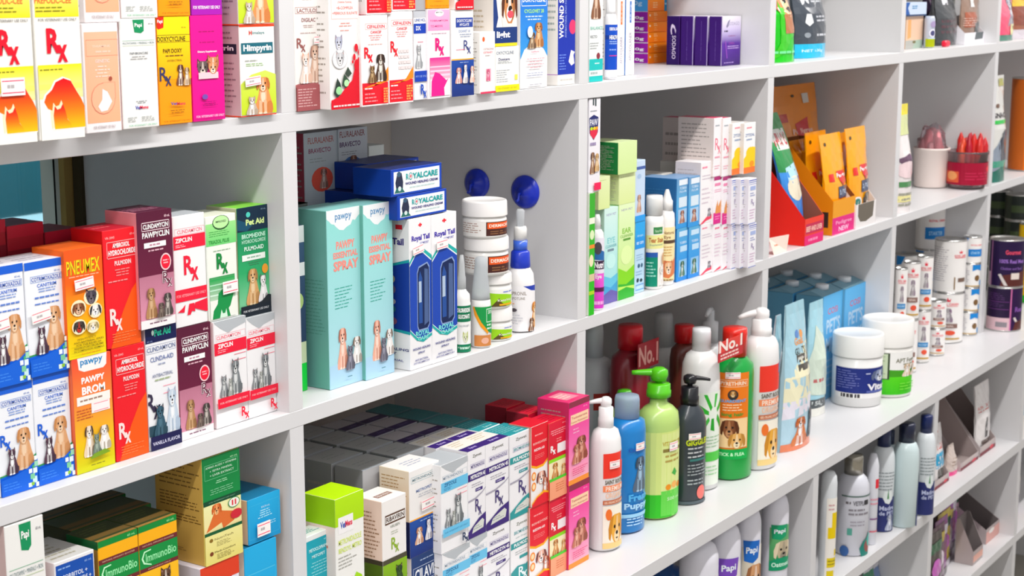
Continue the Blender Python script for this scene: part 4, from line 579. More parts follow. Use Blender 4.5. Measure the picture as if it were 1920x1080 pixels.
DES.update(dict(
 metoc=dict(c='eef2f2', f=[('r',0,0,1,.94,'22b4c4','18a8bc'),('x','60 mL',.82,.9,.2,.02,'a8e8ec'),('x','METOCLOPRAMIDE',.55,.82,.8,.04,'d0f8fa',2),('x','METOPET',.5,.74,.5,.036,'d0f8fa',2),('m',.2,.5,.85,.68,5,'90e0e8',.3,True)], t=[('m',.1,.3,.8,.7,3,'48a8a8',.4)]),
 vetm=dict(c='f2f2ee', tc='b8e800', sc='f0dcd4', f=[('r',0,.8,1,1,'b0e008','b8ec08'),('r',.1,.74,.62,.86,'f6f4f4'),('x','Vet',.27,.8,.2,.05,'3050b0',3),('x','Mens',.47,.8,.24,.045,'e82c50',3),('x','METRONIDAZOLE',.5,.68,.8,.04,'dff070',1),('x','BENZOYL METRO',.5,.62,.8,.036,'d8ec60',1),('m',.08,.48,.8,.58,4,'a8a8a0',.3),('p',[(.5,.2),(.56,.36),(.7,.42),(.9,.38),(.92,.26),(.8,.14),(.6,.14)],'a8e018'),('e',.72,.26,.1,.05,'f2f2ee'),('rx',.2,.18,.2,.13,'585040',1),('m',.08,.02,.6,.08,3,'b0b0a8',.3),('r',.2,.4,.55,.404,'ff6a88'),('r',.2,.3,.55,.304,'ff6a88')],
    s=[('r',0,.8,1,1,'98d008'),('m',.1,.5,.9,.74,4,'d88870',.3)]),
 riba=dict(c='f2efec', sc='f0dccc', f=[('r',.12,.77,.95,.86,'5c4030'),('r',.14,.785,.93,.845,'f2efec'),('x','RIBAVIRIN',.535,.815,.74,.045,'4c3424',2),('x','VIRUBIN',.52,.74,.4,.026,'808878',0),('m',.3,.66,.7,.7,2,'b0b8a0',.3,True),('rx',.52,.56,.32,.15,'90b428',1),('r',0,.405,1,.45,'4c4834'),('r',0,0,1,.405,'6c9a10','88b818'),('dog',.66,.12,.5,.24,'2c4820','3c5c28','1c3414',True),('dog',.36,.1,.3,.14,'2c4820','3c5c28','1c3414',True)],
    s=[('r',0,.405,1,.45,'3c3828'),('r',0,0,1,.405,'4c6c10'),('m',.1,.46,.9,.9,12,'a8886c',.35)], t=[('r',.2,.3,.8,.5,'8c5c48'),('x','RIBAVIRIN',.5,.4,.5,.12,'f2efec',1)]),
 metro=dict(c='f2f0ee', sc='f2e4cc', f=[('r',0,.42,1,.435,'ffb020'),('r',0,0,1,.42,'14307c','1c50a8'),('o',.06,.85,.94,.92,'a8c8d0',.008,.004),('x','METRONIDAZOLE',.5,.885,.8,.032,'7c9ca8',1),('x','METROPET 60',.55,.745,.66,.034,'6c84b8',1),('m',.2,.66,.85,.71,2,'b8bcc8',.3,True),('r',.35,.6,.8,.604,'ff8898'),('r',.35,.52,.8,.524,'ff8898'),('m',.25,.375,.85,.4,1,'90b0e0',.5,True),('dog',.3,.13,.32,.2,'e0b090','fff','a87058'),('dog',.6,.14,.26,.24,'e4e0e8','fff','403858',True),('dog',.86,.16,.24,.22,'f4e4d8','fff','c89070')],
    s=[('r',0,0,1,.42,'101c50'),('m',.08,.46,.92,.93,12,'c09c68',.3)], t=[('m',.3,.3,.9,.7,3,'a8b0c8',.3)]),
 cila=dict(c='f0f0f0', f=[('r',0,.6,1,1,'1c3c74'),('x','CILAVIR',.52,.78,.8,.13,'f4f6fa',2),('o',.06,.69,.96,.87,'c8d4e8',.01,.006),('m',.3,.92,.95,.95,1,'b0c4e0',.4),('m',.1,.4,.8,.56,4,'a8acb4',.35)]),
 zynp=zyn('3c2478','METRONIDAZOLE','METROZYN 45','5c4c94'), zynt=dict(zyn('2a9a9c','BROMHEXINE','PULMOZYN','58a8b0'), tc='2898a0', t=[('m',.1,.3,.9,.9,5,'8ccccc',.3),('x','Zynvet',.6,.15,.4,.14,'b0ecec',2)]),
 zynt2=dict(c='f1f1f2', tc='2898a0', f=[('x','Zynvet',.5,.9,.5,.05,'6c7460',1),('x','BROMHEXINE',.52,.8,.74,.045,'58a8b0',1),('x','with Oregano',.52,.73,.6,.03,'a0c0c0',0),('r',0,.6,1,.68,'2a9a9c'),('x','PULMOZYN',.54,.64,.8,.045,'fff',2),('m',.2,.5,.85,.56,2,'a8b0b0',.3),('r',.4,.44,.8,.48,'2a9a9c'),('p',[(0,0),(1,0),(1,.42),(.7,.34),(.3,.36),(0,.3)],'2a9a9c'),('rx',.55,.25,.4,.17,'f0fafa',1),('p',[(.2,.0),(1,0),(1,.1),(.6,.12)],'e8f0f0')], t=[('m',.1,.3,.9,.9,5,'8ccccc',.3),('x','Zynvet',.6,.15,.4,.14,'b0ecec',2)]),
 redw=dict(c='f4f1f0', tc='e0142c', sc='c89080', f=[('p',[(0,1),(1,1),(1,.52),(.7,.46),(.3,.46),(0,.5)],'ffb010'),('p',[(0,1),(1,1),(1,.55),(.7,.49),(.3,.49),(0,.53)],'e8182c'),('m',.2,.86,.8,.9,1,'ffa0a0',.4),('x','IRON+B12+FOLIC',.5,.78,.8,.03,'ffd0c8',1),('x','REDIN-60',.46,.7,.6,.032,'fff',1),('m',.2,.58,.85,.64,3,'ff9090',.3),('e',.14,.38,.13,.055,'f8902c'),('e',.14,.38,.08,.035,'ffe0b0'),('e',.14,.25,.13,.055,'f8902c'),('e',.14,.25,.08,.035,'ffe0b0'),('head',.58,.33,.5,.18,'f0b8a0','fff','7c3c34'),('dog',.78,.06,.44,.26,'d88c70','fff','9c4c34'),
    ('p',[(0,0),(1,0),(1,.12),(.7,.16),(.3,.12),(0,.05)],'ffb010'),('p',[(0,0),(1,0),(1,.1),(.7,.13),(.3,.1),(0,.03)],'e8182c')]),
 redrx=dict(c='f4784c', tc='e01838', sc='a83040', f=[('r',0,.5,1,1,'d8142c','e4183c'),('x','60 mL',.8,.95,.2,.018,'ffb0b8'),('m',.1,.82,.85,.9,3,'ffb0b8',.35,True),('m',.4,.72,.7,.78,2,'ff9898',.35),('rx',.22,.64,.26,.12,'fff',2),('r',.44,.58,.92,.7,'f6eef0'),('r',0,.48,1,.525,'8ce020'),('r',0,.27,1,.48,'f8ecc0'),('dog',.32,.27,.4,.2,'d89048','f8d8a0','a86428'),('dog',.74,.27,.3,.15,'e8a858','f8e0b8','a87430'),('r',0,.24,1,.275,'50d030'),('r',0,0,1,.24,'f8a078','faa880'),('m',.3,.08,.75,.2,4,'d86c40',.35,True)], t=[('m',.2,.2,.9,.8,4,'b01028',.4)]),
 pink=dict(c='f4187c', tc='e0206c', sc='c83468', f=[('r',0,0,1,.06,'ff9838'),('r',0,.06,1,.5,'ffb4cc','fa6cb4'),('r',0,.5,1,.93,'fa6cb4','f42890'),('r',0,.93,1,1,'903048'),('x','60 mL',.8,.9,.2,.02,'ffb0d8'),('r',.08,.72,.95,.84,'ffd8b0'),('x','Testosterone',.5,.8,.76,.03,'c04050',1),('x','Canine Multivitamin',.5,.75,.8,.024,'c04050',0),('m',.2,.6,.6,.68,2,'ffc0dc',.3),('dog',.6,.26,.7,.3,'b0604c','e8a890','7c3c2c'),('dog',.36,.24,.5,.24,'c8745c','f0b8a0','8c4834'),('m',.15,.1,.9,.2,4,'e04080',.35)],
    t=[('r',.2,.2,.8,.8,'f08ca0'),('m',.25,.3,.75,.7,3,'ffd0c0',.5)]),
 rearshade=dict(c='b0b2b6', tc='b0b2b2', sc='94989a', f=[('m',.1,.8,.9,.9,1,'b0b0b4',.4)], t=[('r',0,0,1,.04,'b0bcc8'),('m',.2,.3,.8,.7,2,'989c9c',.2)]),  # white boxes of the rear rows, shade painted in as grey
 grayp=dict(c='b0b0b6', tc='bab6ba', sc='9898a0', t=[('r',0,0,1,.34,'3c2c5c'),('x','Zynvet',.55,.17,.4,.14,'6c5c90',2)]),  # purple banded box greyed with painted shade, also used as a grey box
 tealshade=dict(c='5c7c80', tc='3c8488', sc='6c8084', t=[('m',.1,.1,.9,.9,6,'5c9090',.25)]),  # teal banded box of the rear rows, shade painted into its colours
 slimgreen=dict(c='e8f0e0', f=[('r',0,0,1,1,'28c418','3cae2c'),('r',0,.75,1,.8,'f0f4e0'),('e',.5,.66,.4,.04,'e0f0c0'),('r',0,.55,1,.58,'f08c30'),('e',.4,.45,.4,.05,'f0e8c0'),('r',0,.28,1,.34,'d8c8a0'),('r',0,.17,1,.2,'b0d820')]),
 slimpaw=dict(c='eceaf0', f=[('r',.3,.93,.42,1,'38484c'),('r',.5,.92,.62,1,'38484c'),('m',.1,.86,.9,.88,1,'9aa0a8',.6),('p',[(.0,.8),(.4,.83),(.8,.8),(.76,.64),(.4,.56),(.04,.64)],'20286c'),('x','PAW',.4,.75,.66,.07,'f8f8ff',1),('p',[(.06,.67),(.74,.67),(.7,.62),(.4,.57),(.1,.62)],'e02848'),('e',.2,.685,.12,.018,'c0e020'),('e',.45,.685,.12,.018,'f0d020'),('e',.65,.685,.12,.018,'f0a020'),('m',.1,.5,.9,.54,1,'a090b8',.8),('dog',.3,.2,.5,.24,'8c5a3c','e8d0b0','4c2c1c'),('dog',.65,.22,.44,.2,'d8a868','f4e0c0','a07838'),('r',.4,.02,1,.1,'f01c58')]),
 eye=dict(c='d0f0ec', sc='b8dcc8', f=[('r',0,.1,1,1,'a0e4e8','d8f4ec'),('x','NEW PET',.5,.93,.7,.025,'9088b8',0),('x','EYE',.5,.66,.56,.06,'88d0d4',2),('x','CLEANSER',.5,.6,.8,.03,'5cb0b8',1),('r',.25,.545,.7,.57,'7890a0'),('e',.5,.44,.34,.08,'c8f4f0'),('p',[(0,.3),(.5,.26),(1,.3),(1,.1),(0,.12)],'68c8e8'),('p',[(0,.2),(.5,.16),(1,.22),(1,.08),(0,.08)],'48a8dc'),('p',[(0,0),(1,0),(1,.1),(.5,.14),(0,.1)],'6c60b0')]),
 ear=dict(c='d8f0a0', sc='a8d888', f=[('r',0,.1,1,1,'c8f080','e4f6c4'),('x','NEW PET',.5,.94,.7,.022,'9088b8',0),('x','EAR',.5,.72,.56,.055,'8cc848',2),('x','CLEANSER',.5,.665,.8,.03,'7cb848',1),('r',.28,.615,.74,.637,'5c9c38'),('e',.5,.46,.36,.1,'e4fab0'),('p',[(0,.34),(.5,.28),(1,.34),(1,.1),(0,.1)],'88dc20'),('p',[(0,0),(1,0),(1,.2),(.5,.15),(0,.17)],'30b430'),('p',[(0,.1),(.5,.12),(1,.08),(1,.12),(0,.14)],'c0f060')]),
 yel=dict(c='e0ecb0', sc='d0dca0', tc='dce8b4', f=[('r',0,0,1,1,'dceca0','e4f0b8'),('m',.1,.86,.9,.92,1,'c0cc88',.3)]),
 yelg=dict(c='d8eca8', sc='1c7c3c', tc='d8e8b0', f=[('r',0,0,1,1,'d4eca0','dcf0b0')]),
 ltblue=dict(c='c0e0f8', sc='88b0d0', f=[('r',0,.72,1,1,'28a8f0'),('r',0,.62,1,.78,'1c98ec'),('x','ear care',.5,.7,.7,.04,'d8f0ff',1),('x','drops',.5,.8,.6,.04,'b0e0ff',1),('m',.15,.45,.85,.55,3,'90b8d8',.3),('e',.4,.38,.12,.03,'3c6484'),('e',.7,.38,.1,.03,'3c6484'),('m',.1,.24,.9,.32,2,'90b8d8',.3),('e',.3,.18,.12,.03,'28404c'),('e',.65,.17,.12,.025,'28404c'),('o',.1,.04,.9,.12,'58a8e8',.02,.01)]),
 ltblue2=dict(c='c8dcf4', f=[('r',0,.85,1,.9,'4864a8'),('e',.4,.74,.2,.04,'a8c4e4'),('dog',.4,.15,.5,.3,'d0a088','f0d8c8','a87458'),('r',0,0,1,.1,'28a0f0')]),
 blue3=dict(c='3c8ccc', sc='2c6ca8', tc='80a4cc', f=[('r',0,0,1,.5,'2c98e4','58b0e4'),('r',0,.5,1,1,'58b0e4','6c9cc8'),('r',.2,.86,.96,.97,'e8f0f8'),('x','TOBRA',.56,.8,.6,.05,'d8ecff',1),('x','FLUR',.56,.73,.6,.04,'d8ecff',1),('r',.2,.42,.9,.62,'d8e8f4'),('r',.15,.1,.9,.38,'a8ccec'),('dog',.5,.1,.5,.26,'b0705c','e8d0c0','7c4434')], s=[('m',.1,.2,.9,.8,10,'3c80b8',.25)]),
 blue4=dict(c='2c90d8', sc='2c7cc0', f=[('r',0,0,1,.5,'1c88dc','3ca0e8'),('r',0,.5,1,1,'3ca0e8','58acdc'),('r',.2,.84,.9,.94,'c8e4f8'),('x','TOBRA',.56,.72,.6,.05,'d8ecff',1),('r',.3,.55,.9,.66,'c0e0f8'),('r',.2,.08,.9,.4,'90c4ec'),('dog',.5,.08,.5,.3,'3c7c5c','e0e0e0','2c5c44')], s=[('m',.1,.2,.9,.8,10,'3c90d0',.25)]),
 whiter=dict(c='f4f1f3', sc='ece0e0', f=[('m',.1,.88,.6,.94,1,'f080a0',.5),('m',.1,.7,.9,.8,2,'c8b8c8',.3),('m',.1,.3,.8,.6,4,'d8c8d4',.3),('p',[(0,.0),(.5,.1),(1,.14),(1,.06),(.5,.04),(.2,0)],'f04060'),('dog',.7,.1,.3,.14,'7c7488','ddd','5c5468')], s=[('m',.1,.2,.9,.9,12,'d0c0bc',.25)]),
 rxbig=dict(c='f3f0f3', sc='e8dcd8', tc='d84c70', f=[('rx',.5,.52,.7,.28,'f07890',0),('m',.15,.84,.9,.9,1,'a8b0b8',.4),('m',.15,.3,.9,.36,1,'f0a0b4',.5),('m',.15,.12,.9,.2,2,'f0b0c0',.4)], s=[('m',.1,.1,.92,.92,12,'b0a4a0',.28)]),
 pinkst=dict(c='f4f0f4', f=[('r',0,.92,1,1,'b02070'),('m',.1,.78,.9,.88,1,'f080b0',.6),('m',.1,.66,.9,.74,2,'f0a0c0',.4),('r',0,.0,1,.24,'e0208c'),('p',[(.2,.22),(.3,.36),(.5,.5),(.56,.36),(.9,.5),(1,.22)],'e89850'),('m',.2,.08,.8,.18,2,'ff90cc',.4)]),
 pinkst2=dict(c='f4f1f4', f=[('m',.1,.88,.8,.94,1,'f06088',.6),('m',.1,.7,.9,.8,2,'e8a0c8',.4),('m',.1,.3,.9,.6,4,'e8d0e0',.35),('p',[(0,.0),(.5,.06),(1,.1),(1,.04),(.5,.02)],'f04060')]),
 zyel=dict(c='f3f3f4', sc='e4dcd4', tc='d8d4d0', f=[('m',.2,.88,.7,.93,1,'f08898',.6),('x','ZYTODAL',.5,.76,.8,.06,'5c7cb0',1),('m',.2,.64,.7,.7,1,'8ca0c0',.5),('p',[(0,.12),(1,.12),(1,.5),(.7,.52),(.4,.42),(0,.3)],'ffd008'),('e',.55,.4,.36,.12,'ffd008'),('r',0,0,1,.12,'f4782c'),('e',.7,.18,.2,.06,'fa9810')]),
 stripes=dict(c='f1f0f5', sc='e4e0e8', f=[('r',0,.95,1,.97,'3c54b8'),('r',0,.91,1,.925,'5c74c8'),('r',0,.87,1,.88,'8c9cd8'),('r',.2,.74,.9,.83,'a8b8e4'),('m',.2,.6,.9,.7,2,'8c98c8',.4),('rx',.55,.47,.44,.16,'a090b8',0),('m',.15,.1,.9,.34,4,'d8b8d4',.35),('r',0,.0,1,.015,'5c74c8')]),
))
CAN = dict(
 rcan=[('x','ROYAL CANIN',.52,.80,.5,.05,'e8384c',1),('p',[(.44,.85),(.42,.92),(.47,.88),(.5,.94),(.53,.88),(.58,.92),(.56,.85)],'e8384c'),('r',.28,.755,.76,.763,'e8384c'),('dog',.52,.42,.26,.3,'9a9498','d8d4d6','8c6c8c'),('r',.28,.3,.76,.39,'2c88c8'),('x','RECOVERY',.52,.345,.4,.04,'c8e4f8',1),('e',.58,.2,.13,.05,'e8583c'),('r',.2,.06,.84,.09,'c8a048')],
 rcan2=[('x','ROYAL CANIN',.52,.80,.5,.05,'e8384c',1),('p',[(.44,.85),(.42,.92),(.47,.88),(.5,.94),(.53,.88),(.58,.92),(.56,.85)],'e8384c'),('r',.28,.755,.76,.763,'e8384c'),('dog',.52,.42,.26,.3,'9a9498','d8d4d6','8c6c8c'),('r',.28,.3,.76,.39,'8c6c64'),('x','RENAL',.52,.345,.3,.04,'f0e0d8',1),('e',.58,.2,.13,.05,'e8583c'),('r',.2,.06,.84,.09,'c8a048')],
 rcbig=[('m',.0,.2,.5,.9,16,'a8a4ac',.25),('x','ROYAL CANIN',.78,.72,.34,.05,'e8384c',1),('p',[(.74,.77),(.72,.82),(.76,.79),(.78,.84),(.8,.79),(.84,.82),(.82,.77)],'e8384c'),('r',.62,.68,.96,.69,'e8384c'),('r',.62,.05,.65,.3,'8c6c3c'),('r',.72,.2,.96,.28,'7c6458')],
 rcblue=[('p',[(.5,1),(1,1),(1,.7),(.7,.8),(.5,.72)],'1c88d8'),('m',.1,.2,.4,.85,8,'b0acb4',.3),('e',.72,.4,.12,.14,'7c5c38'),('r',.86,.0,1,.3,'3c98d8'),('r',.1,.02,.95,.06,'c8a048')],
 rcblue2=[('r',.3,.25,.95,.55,'1c80d0'),('x','STARTER',.6,.4,.4,.1,'b0dcf8',1),('x','ROYAL CANIN',.65,.72,.5,.06,'e8384c',1),('p',[(0,1),(.3,1),(.2,.8),(0,.75)],'1c88d8')],
 purple=[('r',0,0,1,1,'241040'),('r',0,0,.12,.3,'c8b0bc'),('r',.1,0,.13,1,'b070a0'),('x','Gourmet',.62,.76,.36,.1,'f0506c',2),('x','100% Real Meat',.62,.56,.6,.09,'9c70c8',2),('x','Chicken and Beef',.6,.4,.5,.06,'8860b0',1),('p',[(.35,0),(.4,.25),(.7,.3),(1,.35),(1,0)],'5c2c28'),('p',[(.3,.26),(.36,.28),(.52,.02),(.44,.02)],'d8d0cc'),('r',.58,.16,.78,.3,'e8dcd4')],
 purple2=[('r',0,.3,.6,1,'241038'),('r',0,0,.6,.3,'e0bcc4'),('r',.0,.68,.58,.69,'7c3c8c'),('r',.0,.5,.58,.51,'7c3c8c'),('m',.05,.55,.5,.66,3,'5c3470',.3),('m',.05,.72,.5,.9,4,'5c3470',.3),('r',.3,.08,.55,.2,'908890'),('r',.6,0,.63,1,'d070a8'),('r',.63,0,1,1,'2c1044'),('x','Real',.85,.5,.26,.12,'8c58b0',2),('p',[(.68,.3),(.73,.32),(.9,.06),(.84,.02)],'d8d0cc'),('p',[(.68,0),(.74,.2),(1,.26),(1,0)],'5c2c28')],
 ycan=[('r',0,0,1,1,'f4c410'),('r',0,.0,1,.2,'30b828'),('m',.1,.3,.9,.8,5,'c88c10',.4),('r',.1,.5,.8,.6,'c83820')],
 dark=[('r',0,0,1,1,'2c3430'),('r',0,.3,1,.6,'4c5c3c')],
 amber=[('r',0,0,1,1,'e8761c'),('e',.4,.8,.3,.12,'7c3c64'),('r',0,.35,1,.42,'a83c5c'),('e',.5,.55,.3,.08,'a86c2c'),('m',.1,.1,.9,.3,3,'f8b060',.4)],
)
# ================================================================ TOP ROW, left column
G = 'medicine boxes on the top shelf'
def zat(px, py, Y, z0): return Zat(py, Xat(px, Y, z0), Y)
z = ZA
bx('prefolic', -14, 72, -.036, z, 0, 'yellow and white red-dog box with a price sticker over the dog head', G, h=.163, st=(.22,.27,.52,.1))
bx('prefolic', 76, 161, -.036, z, 0, 'yellow and white red-dog box with the dog head uncovered', G, h=.163)
H = lambda pl, Y, z, yt: Zat(yt, Xat(pl, Y, z), Y)-z
def stack(specs, z0, Y):
    for s in specs: z0 = bx(s[0], s[1], s[2], Y, z0, s[3], s[4], G, **(s[5] if len(s) > 5 else {}))
stack([('peach',163,230,44,'white box with a peach panel and a pale drop outline, standing on the shelf'),('peach',159,227,0,'white and peach box standing on top of the peach drop box',dict(h=.113))], z, -.016)
stack([('papi',232,300,35.5,'plain white box with a green tab, on the top shelf beside the peach one'),('papi',228,297,0,'white box with green small print, stacked on the plain white green-tab box',dict(h=.113))], z, -.011)
stack([('doxy',301,362,32,'yellow to orange box with a violet Rx and a small dog pair'),('doxy',297,358,0,'orange box cut by the top edge, stacked on the yellow to orange box',dict(h=.113))], z, -.006)
stack([('magenta',363,423,29,'magenta box with two small dog heads and white lettering'),('purplecut',359,417,0,'purple box cut by the top edge, stacked on the magenta box',dict(h=.113))], z, -.003)
stack([('himp',453,519,48.5,'white and lime green box with a teal name band and price sticker',dict(st=(.1,.33,.44,.1,.08),d=.044)),('himp',447,514,0,'white and lime box stacked on the one with the teal name band',dict(h=.113,d=.044))], z, -.005)
# ---- top row, second column
G = 'medicine boxes on the top shelf'
bx('lact', 553, 607, .0, z, 0, 'white and brown box with faded dog and cat, first in its compartment', G, h=.131, st=(.62,.58,.34,.07))
bx('euph', 620, 677, -.018, z, 0, 'white box with a red splash, green leaves and grey cat heads', G, h=.135)
stack([('cefa',679,729.5,29,'red and white box with black and tan dog beside a red Rx'),('cefa',687,735,0,'red-bottomed box cut by the top edge, left one on the red and white pair',dict(h=.113))], z, -.023)
stack([('cefb',730,776,22,'red and white box with red Rx and no animals'),('cefb',735.5,780,0,'red-bottomed box cut by the top edge, right one on the red and white pair',dict(h=.113))], z, -.021)
stack([('hclblue',777,802,21,'slim white box with royal blue bands and a blue Rx at its foot'),('grayp',772,799,0,'grey box behind the top edge, on the white box with royal blue bands',dict(h=.1))], z, -.007)
stack([('pinkrx',803,845,17,'white and pink box with hot pink Rx and pink dog head'),('doxy',801,843,0,'yellow box cut by the top edge, on the white and pink Rx box',dict(h=.113))], z, -.010)
stack([('hyclate',847,889,19,'white box with dark blue foot showing three small pets, price sticker'),('euph',853,887,0,'white box with a red mark cut by the top edge, on the blue-footed box',dict(h=.113))], z, -.008)
bx('smallwhite', 900, 929, -.006, z, 60, 'small short white box with a red base line and small pink picture', G, d=.035)
stack([('doxicare',929,974,88,'white and yellow banded box under the dog-face box'),('delight',925,970,0,'dark blue and white box with a big smiling dog face',dict(h=.085))], z, -.003)
bx('cyclo', 975.5, 1026.5, .001, z, 0, 'sky blue and white box with a golden dog in an arch', G, h=.135)
bx('wound', 1045.5, 1078, .004, z, 0, 'white and royal blue box with white lettering running up its side', G, h=.15, d=.03)
# ---- top row, third column
bx('bravteal', 1104.5, 1130, .008, z, 0, 'grey and turquoise box with a seated dog picture, beside the divider', G, h=.14, d=.04)
bottle('slim blue and white spray bottle between the turquoise box and the white slim boxes', 1131, 1156, 149, z, [(1,146),(1,52),(.98,40),(.9,31),(.72,26)], 'f2f2f5',
   (144,46,[('r',0,0,1,1,'1450c8'),('r',0,.72,1,.8,'0c3ca0'),('x','DENTAL CARE',.6,.92,.6,.06,'fff',3),('x','HEALTHY',.6,.76,.6,.08,'fff',3),('m',.3,.62,.9,.7,2,'a0c0f8',.5),('m',.3,.5,.9,.55,1,'90b0f8',.5),('r',.3,.4,.8,.42,'c840a0'),('r',0,0,1,.14,'f4f4f8')],None), name='spray_bottle', parts=[('lathe','cap',[(.7,27),(.7,20),(.66,-6)],'f4f4f6','plast')])
for i, (a, c, dz, lb) in enumerate([(1157,1171,'afox','slim upright white box with an orange strip'),(1173,1189,'afoxb','slim upright white box with a blue strip, beside the purple ended cartons')]):
    bx(dz, a, c, .055-.002*i, z, 0, lb, G, h=.125, d=.1)
zz = z; hs = .0185
names = ['lowest','second','third','fourth','fifth','sixth','topmost']
for k in range(7):
    dz = 'orange' if k < 5 else 'orangetop'
    zz = bx(dz, 1215, 1299, .205, zz, 0, 'flat orange carton with a %s end, %s in its stack' % ('purple' if k < 5 else 'sky blue', names[k]), 'stacked orange cartons', h=hs if k < 5 else .034, d=.062, w=XD(3)-.002-Xat(1215, .205, z))
G = 'dark purple supplement boxes'
XS = Xat(1352.5, .056, z); WS = Xat(1400, .056, z)-XS
for k, (dz, lb) in enumerate([('sodago','purple and white box at the front of the purple row, its face showing'),('sodago','dark purple box second from the front of the purple row, spine showing'),('sodago','dark purple box third from the front of the purple row, spine showing'),('sodaface','dark purple box at the back of the row, big white lettering on its spine')]):
    YS = .056+.0275*k; bx(dz, 0, 0, YS, z, 35, lb, G, d=.0255, h=.0865, w=min(WS*1.14, XD(3)-.002-XS), X=XS-.0015*k)
# ---- top row, fourth column
pouch('glossy green treat pouch with a big brown dog face, leaning by the divider', 1454, 1504, .022, z, 0, [('p',[(.0,.0),(.25,.2),(.3,.5),(.2,1),(1,1),(1,.3),(.6,.25),(.4,.12)],'38c818'),('head',.62,.72,.7,.6,'d89058','f0c8a0','b06838'),('p',[(.4,.3),(.8,.3),(.85,.5),(.4,.5)],'c07848'),('e',.66,.55,.07,.03,'2c1c14'),('m',.1,.08,.9,.13,1,'78f0a0',.5)],
   '0cc40c', 'pet food pouches', T=.05, h=.175, lean=(-.015,.02))
pouch('slate grey treat pouch with a turquoise foot and white tooth icons', 1505, 1560, .05, z, 0, [('r',0,0,1,.16,'18b4dc'),('r',0,.16,1,1,'3c444e','444c58'),('x','NET 100g',.35,.08,.5,.04,'d8f4ff',1),('p',[(.16,.6),(.14,.7),(.22,.73),(.3,.73),(.36,.7),(.34,.6),(.3,.62),(.26,.66),(.22,.62)],'e0e4e8'),('m',.42,.62,.95,.7,2,'c8ccd4',.45),('p',[(.16,.4),(.2,.5),(.3,.5),(.34,.4),(.24,.36)],'e0e4e8'),('m',.42,.4,.95,.49,2,'c8ccd4',.45),('e',.2,.26,.06,.03,'8c949c'),('m',.42,.24,.8,.28,1,'c8ccd4',.6),('m',.4,.84,.9,.92,1,'c8ccd4',.7)],
   '3c444e', 'pet food pouches', T=.045, h=.17, lean=(.02,.03))
# ---- top row, fifth column
DES['bluew'] = dict(c='c8d8f0', f=[('r',0,0,1,.12,'143c68'),('p',[(0,.12),(.2,.12),(.1,.6),(.2,1),(0,1)],'1c58a8'),('m',.3,.5,.6,.8,2,'2c8cc0',.5)], s=[])
DES['beige'] = dict(c='e0bc98', sc='d0a888', f=[('r',0,0,1,.26,'b0b0ac'),('p',[(.4,0),(1,0),(1,.3),(.6,.26)],'a8bcae'),('r',0,.26,1,1,'e4c0a4'),('p',[(.1,.3),(.3,.35),(.28,.9),(.1,.9)],'e8a868'),('e',.5,.2,.1,.04,'6c6440')], s=[])
zt = bx('beige', 1697, 1729, .05, z, 31, 'beige packet with a grey foot, under the blue and white carton', 'packets beyond the empty shelf space', d=.06, name='packet')
bx('bluew', 1698, 1737, .045, zt, 0, 'blue and white carton resting on the beige packet', 'packets beyond the empty shelf space', h=.03, d=.07)
bottle('small bottle with a yellow-green foot and white round badges', 1731, 1751, 90, z, [(1,88),(1,36),(.8,30)], 'b8c0d0', (88,36,[('r',0,0,1,.3,'a8b400'),('e',.55,.5,.3,.15,'e8e8f4'),('e',.55,.5,.2,.1,'4c4c78'),('e',.6,.82,.26,.12,'a898c0'),('r',.2,.3,.9,.34,'c8dcf0')],None), name='bottle')
pouch('dark plum glossy pouch behind the small badged bottle', 1746, 1772, .09, z, 0, [('r',.1,.1,.9,.4,'4c1838'),('r',.2,.5,.5,.9,'28303c'),('e',.5,.75,.3,.1,'501c48')], '281c30', 'dark pouches', T=.05, h=.13)
pouch('charcoal pouch with a white tag and olive edge', 1763, 1804, .045, z, 0, [('r',.05,.05,.9,.95,'3c4044','484c50'),('r',.3,.75,.55,.88,'e4e4ec'),('m',.15,.2,.85,.5,3,'5c4048',.5),('r',.93,.02,1,1,'6c7430')], '2c2e30', 'dark pouches', T=.05, h=.125)
b = MB(); b.box(0, 0, 0, .03, .012, .014, 'e8183c', bev=.003); o = b.obj('clip', 'plast'); o.location = (Xat(1772, .02, z), .018, z); tag(o, 'small bright red clip lying in front of the charcoal pouch', 'clip')
X0, w, H0, hf = tray('white display carton with a cut-out front, at the end of the dark pouches', 1810, 1847, .03, z, 30, 62, .05, 'eceaf0', 'e0dce0', [('p',[(.5,.35),(.9,.4),(.94,1),(.55,1)],'5c6468')], [])
pouch('clear and brown pouch standing in the white display carton', 1812, 1843, .036, z+.003, 0, [('r',.1,.3,.6,.6,'a8583c'),('r',.55,.1,.95,.4,'4c5458'),('r',.4,.7,.6,.85,'f0f0f0'),('m',.05,.32,.7,.5,4,'d8b0a0',.4)], '947868', 'dark pouches', T=.025, h=.12, tr=(X0, w))
# ---- top row, sixth column
pouch('pink pouch with a grey cat, cut by the top edge', 1874, 1906, .03, z, 0, [('r',0,.1,1,1,'f04870','f07890'),('dog',.7,.3,.6,.6,'a8a8b8','e8e8f0','606068',True),('r',.55,.12,1,.34,'f0ecb0'),('x','TUNA',.78,.27,.3,.06,'4c5030',1),('x','CHK',.78,.17,.26,.06,'90982c',1),('r',0,0,1,.12,'4c8070')], 'e85878', 'pouches in the far compartment', T=.04, h=.12)
pouch('brown and yellow pouch at the right edge of the top row', 1907, 1950, .035, z, 0, [('r',0,.3,1,.7,'8c4838'),('r',0,.7,1,1,'f0c030'),('x','Adult',.4,.88,.6,.1,'201c10',2),('r',0,0,1,.2,'d0c8d0')], '9c5c44', 'pouches in the far compartment', T=.04, h=.12)

